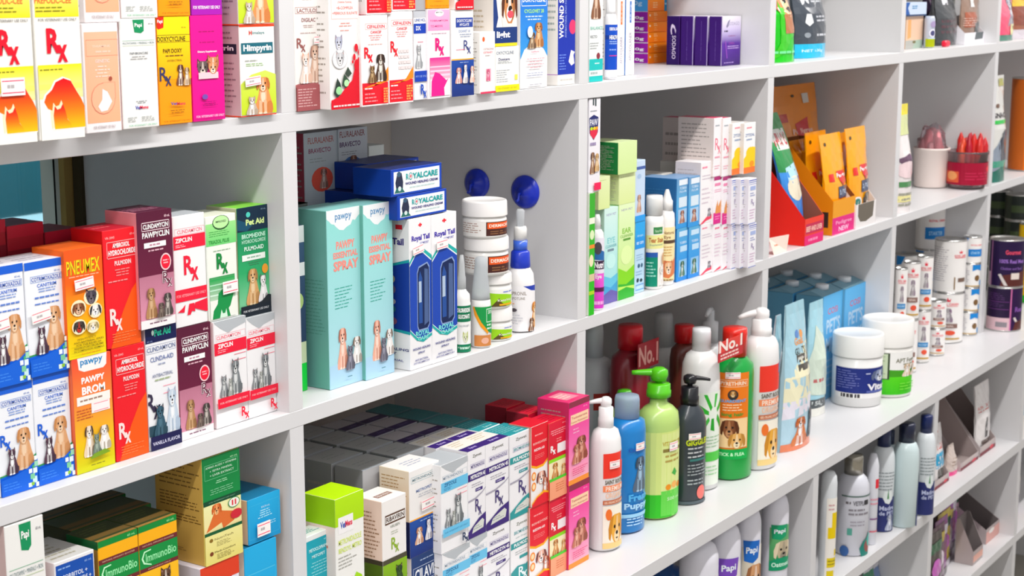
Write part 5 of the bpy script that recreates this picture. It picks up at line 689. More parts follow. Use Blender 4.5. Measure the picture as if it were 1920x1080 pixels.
# ================================================================ MIDDLE ROW, left column
G = 'medicine boxes in the left compartment, two high'
z = ZB
def col(specs, z0, d=.048):
    for s in specs: z0 = bx(s[0], s[1], s[2], s[3], z0, s[4], s[5], G, d=d, **(s[6] if len(s) > 6 else {}))
ST = dict(st=(.25,.56,.52,.13,.05))
DES['cot1'] = cotri(True); DES['cot0'] = cotri(False)
col([('cot1',1.6,71.5,.021,730,'lower blue and white box with dog and cat, cut by the left edge'),('cot0',-15,55.5,.021,505,'upper blue and white box with dog and cat, cut by the left edge',dict(st=(.04,.46,.5,.1,.12)))], z)
col([('cot1',71.8,139.2,.0205,708,'lower blue and white box with dog and cat, beside the orange dog box'),('cot0',56.6,128.6,.0205,494,'upper blue and white box with dog and cat, beside the orange cat box',dict(st=(.1,.46,.5,.1,.12)))], z)
col([('brom',145,217,.016,675.5,'red to yellow box with white top label and a group of pets, lower tier'),('pneumex',129.5,200,.016,471,'orange and yellow box with five round animal portraits, price sticker on it',dict(st=(.22,.62,.5,.1,.07)))], z)
col([('ambro',219,280,.0165,655,'lower red and orange box with white Rx, beside the pet group box'),('ambro',202,265.5,.0165,434,'upper red and orange box with white Rx, beside the five portrait box')], z)
DES['clin'] = clind()
col([('clinda',281,339.3,.0175,616,'white box with navy top and bottom bands and a grey dog, lower tier'),('clin',265,330,.012,400,'upper maroon and pink box with a dog group, white Rx and red seal')], z)
col([('clin',340,401.5,.0185,617,'lower maroon and pink dog group box, right of the navy banded box'),('zipup',331,390.5,.0185,407,'white box with broad red bands and a large red Rx, upper tier')], z)
col([('zipl',407,467,.0195,605,'lower red banded white box with grey dogs, beside the maroon box'),('green',391.5,448,.0225,408,'white and green box with green Rx and green dog head',dict(st=(.46,.24,.5,.12,.02)))], z)
col([('zipl',468.5,521,.0195,597,'lower red banded white box with grey dogs, nearest the divider'),('pulmo',459.5,516,.026,390,'green and navy box with golden dog and white cat, beside the divider')], z)
# boxes standing deeper in that compartment
DES['darkred'] = dict(c='a01828', tc='5c2030', sc='8c1c2c', f=[('r',0,.95,1,1,'b01830'),('r',0,.0,1,.9,'7c1424')], t=[('r',0,.5,1,1,'6c2438')])
for k, (pl, pr, Y) in enumerate([(-40,28,.09),(30,96,.088),(98,160,.086)]):
    bx('darkred', pl+9, pr+9, Y, z, [421,425,436][k], 'dark red box top showing behind the front boxes, %s' % ['at the left edge','behind the blue and white pair','behind the orange cat box'][k], 'dark red boxes at the back')
b = MB(); b.box(0,0,0,.12,.07,.226,'c8d8d4',bev=.001)
for a in (0,1): b.box(.002*a,0,.226,.12,.07,.2265,'e8f0e8')
X_ = Xat(355,.13,z); t = b.obj('acrylic_case', 'clear'); t.location = (X_, .09, z); tag(t, 'clear plastic case standing behind the white boxes near the divider', 'case')
# ================================================================ BOTTOM ROW, left column
G = 'boxes in the lower left compartment'
z = ZL
h1 = .118
DES['base1'] = dict(c='d83060', f=[('r',0,0,1,.6,'c8204c')]); DES['bluered'] = dict(c='e8e4f0', f=[('r',.2,0,.8,1,'3838a8'),('r',.4,0,.6,1,'f0f0f4'),('r',0,.9,1,1,'e04020')])
z2 = bx('base1', 20, 100, -.0, z, 0, 'pink box at the lower left corner under the green-tab white box', G, h=.115, d=.08)
bx('papibig', 33, 104, .0, z2, 0, 'tall white box with a green tab under the shelf, at the left edge', G, h=ZB0-.0015-z2, d=.055)
z2 = bx('plain', 118, 186, .004, z, 0, 'plain white box under the blue vitamin box', G, h=.17)
bx('sorb', 113, 187, .004, z2, 1057, 'white box with royal blue face and white lettering', G, d=.07)
z2 = bx('plain', 196, 341, .006, z, 0, 'plain white carton beneath the orange and green pair', G, h=.17, d=.2)
for k, (pl, pr) in enumerate([(193.5,267),(268,339)]):
    bx('immu', pl, pr, .006, z2, 0, 'orange box with green name band, %s of the front pair' % ['left','right'][k], 'orange and green boxes', h=.126)
    for j in range(4):
        q = bx('immushade' if j else 'immushade', pl-(j+1)*49, pr-(j+1)*47, .006+.05*(j+1), z2, 0, 'dark olive box top behind the %s orange and green box, %s behind it' % (['left','right'][k], ['first','second','third','fourth'][j]), 'olive boxes in the rows behind', h=.126) if j < 3 else None
z2 = bx('bluered', 388, 459, .002, z, 1068, 'white and blue striped box beneath the tall green and yellow box', G, d=.055)
bx('amino', 385, 455, .002, z2, 0, 'tall green and yellow box with an orange dog, touching the shelf above', G, d=.075, h=ZB0-.0015-z2)
z2 = bx('cyan', 468, 527, .008, z, 1031, 'lower cyan box with a pale edge beside the divider', G, d=.07)
bx('cyan', 466, 527, .010, z2+.001, 940, 'upper cyan box with small white sticker beside the divider', G, d=.07, st=(.24,.12,.4,.3,.0))

# ================================================================ MIDDLE ROW, second column
G = 'spray boxes on the middle shelf'
z = ZB
bx('navybit', 559, 577, .055, z, 425, 'navy and green box wedged against the divider beside the mint green boxes', G, d=.05)
bx('pawpy', 618.6, 680, .030, z, 396.5, 'mint green box with pink lettering and pets, left of the pair', 'mint green spray boxes', d=.052)
bx('pawpy', 686, 739.5, .024, z, 386, 'mint green box with pink lettering and pets, right of the pair', 'mint green spray boxes', d=.052)
zr = bx('tail', 770, 811, .0085, z, 412, 'blue and white wavy window box, left of the front pair', 'blue and white window boxes', d=.044, st=(.12,.76,.5,.055,.15))
bx('tail', 811.5, 858, .0075, z, 404.5, 'blue and white wavy window box, right of the front pair, next to the bottles', 'blue and white window boxes', d=.044, st=(.15,.765,.45,.06,.05))
zq = z
for k in range(2):
    bx('tail', 770-26*(k+1)*1.15, 811-26*(k+1)*1.15, .0085+.046*(k+1), z, 0, 'blue and white window box standing behind the front pair, %s one' % ['nearer','farther'][k], 'blue and white window boxes', d=.044, h=zr-z)
zz = zr
bx('royal', 745.6, 838, .010, zz+.0006, 369, 'lower flat blue box with teal lettering, lying on the window boxes', 'flat blue cream boxes', d=.13)
z3 = Zat(370, Xat(745.6,.010,zz), .010)
o1 = bx('royal', 733.5, 829, .010, z3+.001, 319, 'upper flat blue box with teal lettering, on top of the lower one', 'flat blue cream boxes', d=.062)
bx('royal', 690, 786, .074, z3+.001, 0, 'dark blue flat box behind the upper lettered one', 'flat blue cream boxes', d=.06, h=o1-z3-.001)
zf = bx('plain', 588, 652, .13, z, 0, 'pale carton beneath the left grey pet box', G, h=.16)
bx('flur', 574, 637, .13, zf, 251, 'pale grey box with red edge and orange dog circle at the back left', 'grey pet boxes at the back', d=.03)
zf = bx('plain', 655, 706, .128, z, 0, 'pale carton beneath the right grey pet box', G, h=.16)
bx('flur2', 638, 692, .128, zf, 243, 'pale grey box with dark lettering and blue dog circle at the back', 'grey pet boxes at the back', d=.03)
zf = bx('plain', 712, 745, .2, z, 0, 'pale carton beneath the small plain back box', G, h=.2)
bx('plainw', 693, 722, .2, zf, 274, 'small plain white box behind the grey pet boxes', G, d=.03)
# pump jars and bottles
_g = [('x','CHLORHEXIDINE',.55,.84,.8,.07,'fff',3),('x','GLUCONATE',.55,.72,.66,.07,'fff',3)]
bottle('small white spray bottle with green bands and a cat, beside the window boxes', 851, 882, 661, z, [(1,657),(1,560),(.94,551),(.6,545),(.45,540)], 'f2f3f2',
   (657,566,[('r',0,.62,1,.95,'0c7850'),('x','CHLORHEXIDINE',.5,.86,.7,.09,'fff',3),('x','GLUCONATE',.5,.73,.6,.09,'fff',3),('r',0,.0,1,.16,'0c8058'),('x','CHLOROSEPT',.5,.54,.55,.04,'a8b0b8',1),('head',.55,.3,.3,.22,'d8e0b0','f4f4e8','b0c060',True),('m',.3,.05,.8,.12,1,'c8e8d8',.6),('x','FOR ANIMAL USE',.5,.1,.6,.035,'c0f0d8',1)],'f4f5f4'), name='spray_bottle',
   parts=[('lathe','spray_cap',[(.5,548),(.5,520),(.42,517),(.36,495),(.2,478)],'e8ecee','frost')])
bottle('white bottle with a clear cone cap and a green and orange swoosh label', 883, 921, 653, z, [(.96,651),(1,640),(1,575),(.94,562),(.72,554),(.55,550)], 'f2f2f0',
   (645,572,[('p',[(.1,1),(1,1),(1,.28),(.7,.36),(.4,.6),(.2,.85)],'1c9c4c'),('p',[(.1,1),(.2,.85),(.4,.6),(.7,.36),(.66,.3),(.36,.5),(.1,.8),(.02,1)],'f4a020'),('o',.6,.6,.98,.95,'d8f8e0',.02,.02),('x','SKIN',.8,.86,.24,.1,'e8fff0',1),('m',.62,.4,.96,.58,2,'d0f0d8',.5),('r',.1,.0,.85,.28,'d88c4c'),('e',.55,.14,.16,.08,'f0b8a0')],None), name='spray_bottle',
   parts=[('lathe','cone_cap',[(.92,560),(.86,545),(.62,500),(.56,484),(.3,481)],'e4eaee','frost')])
def jar(lab, pl, pr, yb, zb, yl0, yl1, art, X=None, grp=None, c='f1f0ec', base=None, q=1., lc='f4f2f0'):
    X, Y, r = rnd(pl, pr, yb, zb) if X is None else X
    Z = lambda py: Zat(py, X, Y)-zb
    t = thing('tub' if r > .03 else 'cream_jar', lab, 'jar', (X, Y, zb), grp)
    b = MB(); a, h = Z(yl0), Z(yl1)
    b.lathe(0,0,[(0,0),(r*.9,0),(r*.96,.002),(r*.96,a-.004),(r*.9,a-.002),(r*.9,a),(0,a)], c, 1, 40); b.obj('body','plast',t)
    b = MB(); b.lathe(0,0,[(0,a),(r,a),(r,a+.001),(r*.985,h-.003),(r*.95,h-.0005),(r*.9,h),(r*.86,h-.0015),(0,h-.0015)], lc, 1, 40)
    b.obj('lid','plast',t)
    b = MB(); stamp(b, Art(([('r',0,0,1,1,base)] if base else [])+art[2]), curved(0,0,r*.96,1,art[3],art[4],.002+(a-.006)*art[0],.002+(a-.006)*art[1]), 20, 0, 2e-4, 6e-5); b.obj('label','card',t)
    return X, Y, r, zb+h
lime = (.05,.9,[('r',0,0,1,1,'f4f4f0'),('p',[(0,0),(.9,0),(.9,.3),(1,.55),(.7,.7),(.3,.8),(0,.95)],'9cd820'),('p',[(.3,0),(.5,.5),(.55,.25),(.7,0)],'5c4c24'),('x','KetoVet',.66,.36,.4,.14,'e8ecd8',2),('r',.5,.05,.95,.15,'f0b020'),('m',.6,.78,.95,.9,1,'8898d8',.6)],-35,130)
ja = jar('lowest white jar of the stack with a lime green label', 893, 961, 641, z, 597, 572, lime, grp='stacked white jars')
X_, Y_, r_, zt = ja
jb = jar('second white jar from the bottom of the stack, lime green label', 0,0,0, zt, 528, 509, lime, (X_-.004, Y_, r_*1.06), grp='stacked white jars')
derm = (.04,.94,[('r',0,0,1,1,'f2f0ec'),('m',.0,.2,.42,.9,5,'b89c90',.4),('r',.48,.05,1,.95,'4c2824'),('r',.5,.5,1,.9,'f05c20'),('x','DERMACARE',.78,.7,.5,.2,'fff0e0',2),('m',.55,.12,.95,.4,2,'8c6040',.5)],-48,150)
X3, Y3, r3 = X_-.014, Y_+.004, r_*1.25
jc = jar('third white jar of the stack with a black and orange label', 0,0,0, jb[3], 465, 441, derm, (X3, Y3, r3), grp='stacked white jars')
jd = jar('top white jar of the stack with an orange and black label', 0,0,0, jc[3], 402, 373, derm, (X3-.004, Y3, r3), grp='stacked white jars')
bottle('white spray bottle with blue collar and dog label, beside the jar stack', 949, 1002, 624, z, [(.9,622),(1,616),(1,530),(.92,512),(.7,502),(.5,498)], 'f3f2f2',
   (616,532,[('p',[(.45,1),(1,1),(1,.86),(.7,.9)],'2840b0'),('x','FIPRONIL',.3,.84,.5,.08,'9c9088',1),('x','SPOTLINE',.3,.73,.4,.06,'a09890',1),('dog',.86,.05,.4,.6,'f0a040','fff0d0','c87820'),('dog',.7,.0,.24,.3,'8c5c3c','f0e0d0','604030'),('m',.05,.15,.5,.4,4,'c8c8d0',.3),('e',.2,.48,.08,.04,'504850'),('m',.05,.6,.3,.64,1,'e8b080',.6)],'f5f4f6'), name='spray_bottle',
   parts=[('lathe','collar',[(.66,502),(.72,498),(.66,472),(.5,468)],'1838c0','plast'),('lathe','band',[(.5,470),(.5,450)],'3c68d8','plast'),('lathe','cap',[(.46,451),(.46,428),(.4,424)],'f2f2f0','plast'),('lathe','nozzle',[(.22,425),(.26,420),(.3,395),(.2,392)],'e4e8ec','frost')])
XW = XD(2)
for (px, py, rr, lb) in ((977.7,361,.0252,'bright blue suction hook on the compartment side wall, nearer the shelf front'),(887,345,.0228,'dark blue suction hook on the compartment side wall, deeper in the shelf')):
    d_ = cf+cr*((px-960)/FPX)+cu*((540-py)/FPX); P_ = CAM+d_*((XW-.012)/d_.x)
    t = thing('suction_hook', lb, 'hook', (XW, P_.y, P_.z), 'blue suction hooks')
    b = MB(); b.lathe(0,0,[(0,.0005),(rr,.0005),(rr,.003),(rr*.8,.006),(rr*.35,.009),(rr*.32,.014),(0,.0145)],'1030c8',1,32)
    o = b.obj('cup','plast',t); o.rotation_euler = (0,-math.pi/2,0)
    b = MB(); b.tube([(-.013,0,.0),(-.020,0,-.002),(-.021,0,-.010),(-.026,0,-.012)],[.0022]*4,'1838d0',8); b.obj('hook','plast',t)

# ================================================================ BOTTOM ROW, second column
z = ZL
G = 'medicine boxes stacked on the ledge'
def up(specs, z0, Y, d=.048):
    for s in specs: z0 = bx(s[0], s[1], s[2], Y, z0, s[3], s[4], G, d=d, **(s[5] if len(s) > 5 else {}))
    return z0
h0 = .117
up([('plain',573,626,0,'plain box beneath the turquoise box',dict(h=.1)),('metoc',573,622,1010,'turquoise box with white lettering in the lower corner by the divider')], z, .003, .028)
up([('plain',636,690,0,'plain box beneath the lime-topped white box',dict(h=.07)),('vetm',633,686,938,'white box with a lime green top and a green pet emblem')], z, -.012, .052)
up([('plain',722,771,0,'plain box beneath the olive-footed box',dict(h=.075)),('riba',719,764,942,'white box with olive green foot, cat silhouettes and a framed name')], z, -.010, .046)
up([('cila',773,827,1048,'white and navy box with big white lettering, under the blue footed box'),('metro',769,825,885,'white box with dark blue foot and three small pets, on the navy lettered box',dict(st=(.36,.5,.5,.12,.03)))], z, -.004, .05)
up([('zipz',831,882,1040,'lower sky blue banded white box, left of the pair'),('zipz',828,878,874,'upper sky blue banded white box with grey dogs and an Rx')], z, -.018)
up([('zipz',880,914,1012,'lower sky blue banded white box, half hidden right of the pair'),('zynp',878,911,848,'purple banded white box, left of the upper pair')], z, -.017)
up([('zynp',912,956,997,'lower purple banded white box under the fully visible one'),('zynp',911,954,835,'purple banded white box, right of the upper pair, fully visible')], z, -.016)
up([('zynt2',958,998,975,'lower teal banded white box with an Rx'),('zynt',956,996.5,818,'upper teal banded white box with an Rx')], z, -.014)
up([('redw',993,1030,954,'lower red and white box with a pale dog and orange rings'),('redw',996,1028,802,'upper red and white box with a pale dog and orange rings')], z, -.018, .04)
up([('redrx',1030,1064,939,'lower red and orange box with green stripes and dogs'),('redrx',1028.5,1064.5,790,'upper red and orange box with green stripes and dogs',dict(h=.117))], z, -.020, .04)
up([('pink',1066,1104,912,'lower pink box with brown dogs, in front of the divider'),('pink',1066,1104,756,'upper pink box with brown dogs, on the lower pink one')], z, -.026, .056)
GB = 'darker box tops in the rows behind'
hz = .1215
rows = ['in the second row','in the third row','in the fourth row','in the fifth row']
bk = [(765,822,'the blue footed pet box'),(828,876,'the sky blue banded pair'),(878,913,'the left purple banded box'),(914,953,'the right purple banded box'),(956,995,'the teal banded box')]
for j in range(4):
    for k, (a, b_, lb) in enumerate(bk):
        X0 = Xat(a, -.02, z); wv = round(Xat(b_, -.02, z)-X0-.001, 4); Y = -.02+.053*(j+1)+(.0 if k > 1 else .018)
        des = 'zynp' if (j == 0 and k in (2, 3)) else 'zynt' if (j == 0 and k == 4) else ('grayp' if k in (2, 3) else 'rearshade' if k < 2 else 'tealshade')
        me = box_mesh((des, wv, 'bk', .048), DES[des], wv, .048, 2*hz-.002)
        o = bpy.data.objects.new('medicine_box', me); C.objects.link(o); o.location = (X0, Y, z)
        tag(o, 'dim %s box top %s, straight behind %s' % ('purple ended' if k in (2, 3) else 'teal' if k == 4 else 'grey', rows[j], lb), 'box', GB)
for j in range(3):
    X0 = Xat(719, -.05, z); bw = .045
    me = box_mesh(('riba', bw, .19, .048), dict(DES['riba']), bw, .048, .19)
    o = bpy.data.objects.new('medicine_box', me); C.objects.link(o); o.location = (X0+.002*j, .038+.051*j, z)
    tag(o, 'white box with a framed name on its top, %s behind the olive-footed box' % ['first','second','third'][j], 'box', GB)
X0 = Xat(636, -.062, z); me = box_mesh(('vetm', .047, .187, .052), DES['vetm'], .047, .056, .187)
o = bpy.data.objects.new('medicine_box', me); C.objects.link(o); o.location = (X0, .045, z); tag(o, 'dim lime-topped box straight behind the lime-topped front box', 'box', GB)
for j, Y in enumerate((.036, .083)):
    bx('redrx', 1030-40*(j+1), 1062-40*(j+1)+2, Y, z, 0, 'tall red box top %s, left of the pink boxes' % ['just behind the red and orange box','farther behind the red and orange box'][j], GB, h=.236, d=.04)
# ================================================================ MIDDLE ROW, third column
z = ZB; G = 'small boxes and bottles on the middle shelf'
zz = bx('slimgreen', 1103.5, 1114, .0, z, 363, 'narrow bright green carton squeezed against the divider', G, d=.05)
bx('slimpaw', 1103.5, 1125, .002, zz, 186, 'narrow white carton with a shield badge and dogs, on the narrow green carton', G, d=.03)
bottle('pink labelled eye bottle with white nozzle, half hidden by the green carton', 1106, 1131, 582, z, [(1,578),(1,445),(.92,436),(.6,430)], 'f2f0f4',
   (576,445,[('r',0,0,1,.5,'d838c8','f060d8'),('r',0,.5,1,1,'e8e4f0'),('r',0,.56,1,.68,'34183c'),('x','Nutri',.5,.62,.6,.09,'f8f0f8',3),('x','Eye',.45,.45,.4,.08,'fce0fa',3),('p',[(.1,.7),(.9,.68),(.9,.8),(.5,.84),(.2,.9)],'2c6cb0'),('e',.4,.86,.24,.09,'4c4850'),('r',0,.24,1,.3,'5c1850'),('m',.2,.04,.9,.12,1,'fab0f0',.6)],None), name='spray_bottle', parts=[('lathe','nozzle_cap',[(.5,431),(.46,410),(.3,402)],'f4f4f6','plast')])
z2 = bx('eye', 1131.5, 1157.5, .0255, z, 392, 'pale aqua box with blue waves, left of the lime waves box', G, d=.04)
z3 = bx('ear', 1158.5, 1188.5, .024, z, 385, 'lime green box with dark green waves at its foot', G, d=.04)
z2b = bx('yel', 1122, 1159, .0255, z2, 333, 'pale yellow cube standing on the aqua wave box', 'pale yellow cubes', d=.04, w=.034)
z3b = bx('yel', 1160, 1191, .024, z3, 327, 'pale yellow cube standing on the lime wave box', 'pale yellow cubes', d=.04)
bx('yelg', 1159, 1194, .020, z3b, 268, 'pale yellow cube with dark green side, topmost of the three', 'pale yellow cubes', d=.062)
z2 = bx('ltblue', 1189.5, 1208, .030, z, 417, 'light blue slim box with bright blue band and tiny animals', G, d=.04)
bx('ltblue2', 1190, 1209, .030, z2, 302, 'light blue slim box with small dog, on the bright blue banded one', G, d=.04)
lab1 = [('p',[(0,1),(1,1),(1,0),(0,0)],'f6f4ec'),('r',0,.62,1,.84,'f4f0a0'),('r',.35,.86,.8,.97,'3c8c4c'),('x','NaturVet',.58,.91,.34,.05,'c0e0c0',1),('x','Tear Stain',.5,.76,.7,.08,'c0642c',2),('x','Supplemental',.5,.68,.6,.04,'9cb0a0',1),('r',0,.0,.55,.5,'0c8c70'),('r',0,.48,.55,.56,'2c5cb0'),('m',.05,.15,.5,.42,5,'a0e0d0',.4),('dog',.76,.02,.44,.3,'f4f0ec','fff','e0d0c8',True),('e',.8,.45,.06,.1,'d8a878')]
bottle('rounded white bottle with big cap, teal and cream label with a white cat', 1207, 1242, 543, z, [(.96,541),(1,536),(1,416),(.94,406),(.62,402)], 'f4f3f1', (534,420,lab1,None), name='supplement_bottle', parts=[('lathe','cap',[(.76,402),(.76,372),(.72,366)],'f4f3f1','plast')], q=.8)
lab2 = [('r',0,0,1,1,'f8e8b0'),('x','Natural',.5,.9,.6,.06,'a07850',2),('x','Eye',.42,.81,.34,.07,'a07850',2),('r',.05,.7,.95,.76,'5c4434'),('m',.1,.45,.8,.66,4,'d8a860',.35),('p',[(0,.1),(.5,.05),(1,.15),(1,.45),(.7,.36),(0,.4)],'e08050'),('head',.5,.24,.46,.26,'f0c090','fbe8d8','c87040',True),('m',.2,.0,.9,.04,1,'907040',.6)]
bottle('white dropper bottle with a cream and orange cat label, behind the big capped bottle', 1233, 1263, 535, z, [(.96,532),(1,526),(1,412),(.92,400),(.6,393)], 'f4f3f1', (524,424,lab2,None), name='supplement_bottle', parts=[('lathe','dropper_cap',[(.62,394),(.6,376),(.5,374),(.26,360),(.16,355)],'f4f3f1','plast')], q=.8)
up([('blue4',1267.5,1289,430,'lower blue box with a white panel, left of the pair'),('blue3',1267.5,1289,336,'upper blue box with small dog, left of the pair')], z, .024, .07)
up([('blue4',1289.8,1311,427,'lower blue box with a white panel, right of the pair'),('blue3',1289.8,1311,333,'upper blue box with small dog, right of the pair')], z, .022, .05)
bx('plain', 1238, 1258, .085, z, 327, 'pale blue-white box behind the dropper bottle', G, d=.05)
up([('whiter',1312.5,1336,421,'lower white box with a pink swoosh beside the blue pair'),('whiter',1312.5,1336,305,'upper white box with a pink swoosh beside the blue pair')], z, .020, .05)
bx('plain', 1290, 1308, .085, z, 305, 'white box behind the right blue pair', G, d=.06)
for k, (a, b_) in enumerate([(1337,1352.5),(1353.3,1369)]):
    up([('pinkst2',a,b_,421,'lowest slim white box with faint pink print, %s of two'%['left','right'][k]),('pinkst',a,b_,332,'slim white box with magenta foot and orange cats, %s of two'%['left','right'][k]),('rxbig',a,b_,222,'tall slim white box with pale red Rx, %s of the top two'%['left','right'][k])], z, .016-.003*k, .07 if k == 0 else .05)
bx('rxbig', 1293, 1310, .10, z, 222, 'tall pale box behind the red Rx pair', G, d=.06, w=.03)
for k, (a, b_) in enumerate([(1370.5,1386),(1386.8,1401.5),(1402.3,1416.5)]):
    up([('stripes',a,b_,421,'lower white box with blue stripes, %s of three'%['left','middle','right'][k]),('stripes',a,b_,336,'upper white box with blue stripes, %s of three'%['left','middle','right'][k])], z, .004-.010*k, .05)
zs = Zat(333, Xat(1370.5,.004,z), .004)
for k, (a, b_) in enumerate([(1371.5,1393),(1393.8,1415)]):
    bx('zyel', a, b_, .006-.008*k, zs+.004, 232, 'white box with a big yellow wave, %s of the pair on the striped boxes'%['left','right'][k], G, d=.05)

# ================================================================ LEDGE, shampoos
z = ZL; G = 'grooming bottles on the ledge'
roche = [('r',0,.74,1,1,'f43c2c'),('r',.8,.9,1,1,'2c78c0'),('x','SAINT ROCHE',.5,.70,.85,.045,'6c6454',2),('r',0,.6,1,.665,'fa9060'),('x','PREMIUM',.5,.63,.8,.05,'fff0e0',1),('x','ORGANIC',.5,.56,.8,.06,'fac8a8',1),('r',0,.465,1,.51,'c8683c'),('x','100% ORGANIC DOG SHAMPOO',.5,.487,.9,.026,'ffe8d0',1),('r',0,.0,1,.45,'fbf4e4'),('head',.58,.2,.66,.36,'f0b040','fae0b0','d08c28'),('e',.22,.36,.12,.06,'f47830'),('r',0,0,1,.06,'f8d890')]
bottle('white pump bottle with red-topped orange dog label, at the left end of the ledge row', 1103.5, 1163, 1035, z, [(.9,1034),(.98,1028),(1,1020),(1,845),(.95,822),(.78,806),(.45,799)], 'f2f1f1', (1018,842,roche,None), G, parts=[('pump',800,762,762,744,.42,.026,'f4f4f4',.003)], q=.8, a0=-14, span=94, st=(-20,870,856,40))
bottle('clear blue bottle with frosted cap and a dog picture', 1137, 1208, 1002, z, [(.9,1000),(.98,995),(1,985),(1,805),(.93,788),(.6,782),(.5,780)], '1480cc', (975,810,[('dog',.72,.38,.4,.4,'5c6c80','a8c8e0','3c4c5c'),('x','Fresh',.7,.32,.5,.08,'58b8f0',3),('x','Puppy',.66,.22,.6,.09,'b0e0ff',3),('p',[(.3,.1),(.9,.1),(.94,.14),(.3,.14)],'a0d8f8'),('m',.42,.0,.98,.1,3,'b8e4ff',.4),('x','Organic',.68,.85,.5,.06,'2c5cb8',2)],None), G, parts=[('lathe','cap',[(.56,781),(.56,748),(.52,741)],'c4d8ee','frost')], q=.8, a0=-40, span=140, st=(-12,836,822,32))
bottle('green pump bottle with pale lime label, beside the blue bottle', 1192, 1270, 975, z, [(.9,974),(.98,968),(1,955),(1,790),(.94,772),(.7,762),(.42,755),(.38,742)], 'b8d878', [(958,915,[('r',0,0,1,1,'38c828'),('r',.46,.0,.5,1,'80e060')],None,0,300),(915,800,[('r',0,0,1,1,'d8e888')],None,0,300),(955,800,[('r',.5,.3,.98,.98,'e0ec98'),('r',.5,.0,.98,.3,'6ad850'),('x','VITAKERATIN',.72,.86,.42,.05,'c0a838',2),('r',.52,.76,.96,.80,'8c7c3c'),('m',.56,.62,.94,.74,2,'b8a050',.4),('p',[(.68,.5),(.74,.56),(.8,.5),(.76,.46)],'48b048'),('e',.62,.34,.05,.035,'f09820'),('e',.74,.36,.06,.04,'f8b860'),('e',.86,.34,.05,.035,'f09820'),('x','500 mL',.75,.2,.3,.04,'d0f8c0',1)],None,-45,170)], G, parts=[('pump',742,718,712,689,.5,.045,'58c818',.0)], q=.8, st=(-10,836,820,30))
bottle('dark grey pump bottle with yellow lettering and a coral dot', 1257, 1321, 947, z, [(.9,946),(.98,940),(1,930),(1,800),(.96,785),(.8,770),(.5,758),(.44,755)], '343c44', (935,790,[('x','GIGGLES',.66,.79,.62,.08,'c8d828',3),('m',.4,.58,.95,.74,3,'c8ccd0',.35),('r',.45,.55,.9,.58,'3c7c78'),('m',.4,.36,.95,.52,4,'a8b0b4',.35),('m',.4,.24,.9,.33,2,'b0b8bc',.4),('e',.76,.14,.13,.09,'f88078'),('r',.1,.0,1,.04,'5c6870')],None), G, parts=[('pump',757,724,718,702,.46,-.034,'181a20',.004)], q=.8, a0=-45, span=140, st=(-38,815,803,40))
bottle('tall white bottle with green leaf burst label', 1273, 1345, 921, z, [(.94,920),(1,914),(1,712),(.94,680),(.78,664),(.5,656)], 'f0f1f0', (900,728,[('r',0,0,1,1,'eef6ea'),('p',[(.45,.98),(.52,.98),(.64,.84),(.6,.8)],'30b830'),('p',[(.35,.88),(.35,.8),(.56,.76),(.56,.8)],'30b830'),('p',[(.7,.98),(.78,.98),(.72,.84),(.68,.84)],'48c048'),('p',[(.98,.95),(.98,.85),(.78,.78),(.76,.82)],'30b830'),('p',[(.38,.62),(.44,.58),(.58,.7),(.56,.74)],'48c048'),('p',[(.6,.6),(.7,.58),(.68,.72),(.62,.72)],'2ca830'),('p',[(.9,.6),(.98,.64),(.78,.76),(.76,.7)],'28b028'),('m',.4,.4,.95,.54,4,'a0c8a0',.3),('r',.4,.26,1,.36,'58d050'),('m',.4,.1,.95,.22,3,'a0d8a0',.3)],None), G, parts=[('lathe','cap',[(.48,657),(.48,622),(.45,615)],'e8eaee','plast')], a0=-45, span=150)
bottle('green bottle with orange dog label and red cap, bearing a red number one tag', 1334, 1408, 901, z, [(.92,900),(.98,894),(1,885),(.98,870),(1,860),(1,700),(.96,682),(.6,668),(.5,664)], '10a040', [(850,690,[('r',0,.12,1,1,'f0801c'),('r',0,.0,1,.12,'0cb04c'),('x','TICK & FLEA',.5,.06,.8,.04,'c8ffd0',2),('o',.06,.84,.96,.92,'ffd8b0',.01,.006),('x','PYRETHRIN',.5,.88,.8,.045,'ffe8d0',2),('e',.5,.75,.16,.06,'303030'),('head',.5,.76,.2,.08,'d09850','f8e0b0','704820'),('x','GUARDIENT',.5,.68,.8,.035,'58b0e8',2),('m',.2,.56,.85,.65,3,'ffd8a8',.4),('x','long hair',.5,.52,.66,.05,'3ca038',2),('r',.06,.14,.96,.48,'fbd8a0'),('head',.42,.36,.5,.24,'8c5430','c89060','5c3018'),('head',.64,.22,.46,.2,'e8b060','fae8c0','c08838')],None)], G, parts=[('lathe','cap',[(.52,665),(.52,622),(.5,614)],'e8281c','plast')], q=.8, a0=-60, span=95, st=(-62,700,688,40))
def tag_on(px, py0, py1, w_, ref, lb, cat='tag'):
    o_ = ref; X, Y, r = o_; Y2 = Y-r*.78; X2 = Xat(px, Y2, z); za = Zat(py1, X2, Y2); zb_ = Zat(py0, X2, Y2); b = MB(); hh = zb_-za
    b.box(0,0,0,w_,.0016,hh*.8,'c82830',front='b8384c'); A = Art([('r',.0,.0,1,.34,'c84040'),('x','No.1',.48,.62,1.02,.66,'f03020',3),('x','No.1',.48,.62,.96,.58,'ffe8e0',2),('m',.08,.05,.92,.3,2,'ffd0c8',.5)]); stamp(b, A, flatfn((0,0,0),(w_,0,0),(0,0,hh)))
    return b, (X2, Y2, za)
nb = [o for o in C.objects if o.get('label','').startswith('green bottle with orange dog label')][0]
X, Y = nb.location.x, nb.location.y
Y2 = Y-.030; Xa = Xat(1341, Y2, z); Xb = Xat(1386, Y2, z); za = Zat(681, Xa, Y2)-z; zb_ = Zat(640, Xa, Y2)-z
b = MB(); w_ = Xb-Xa; hh = zb_-za
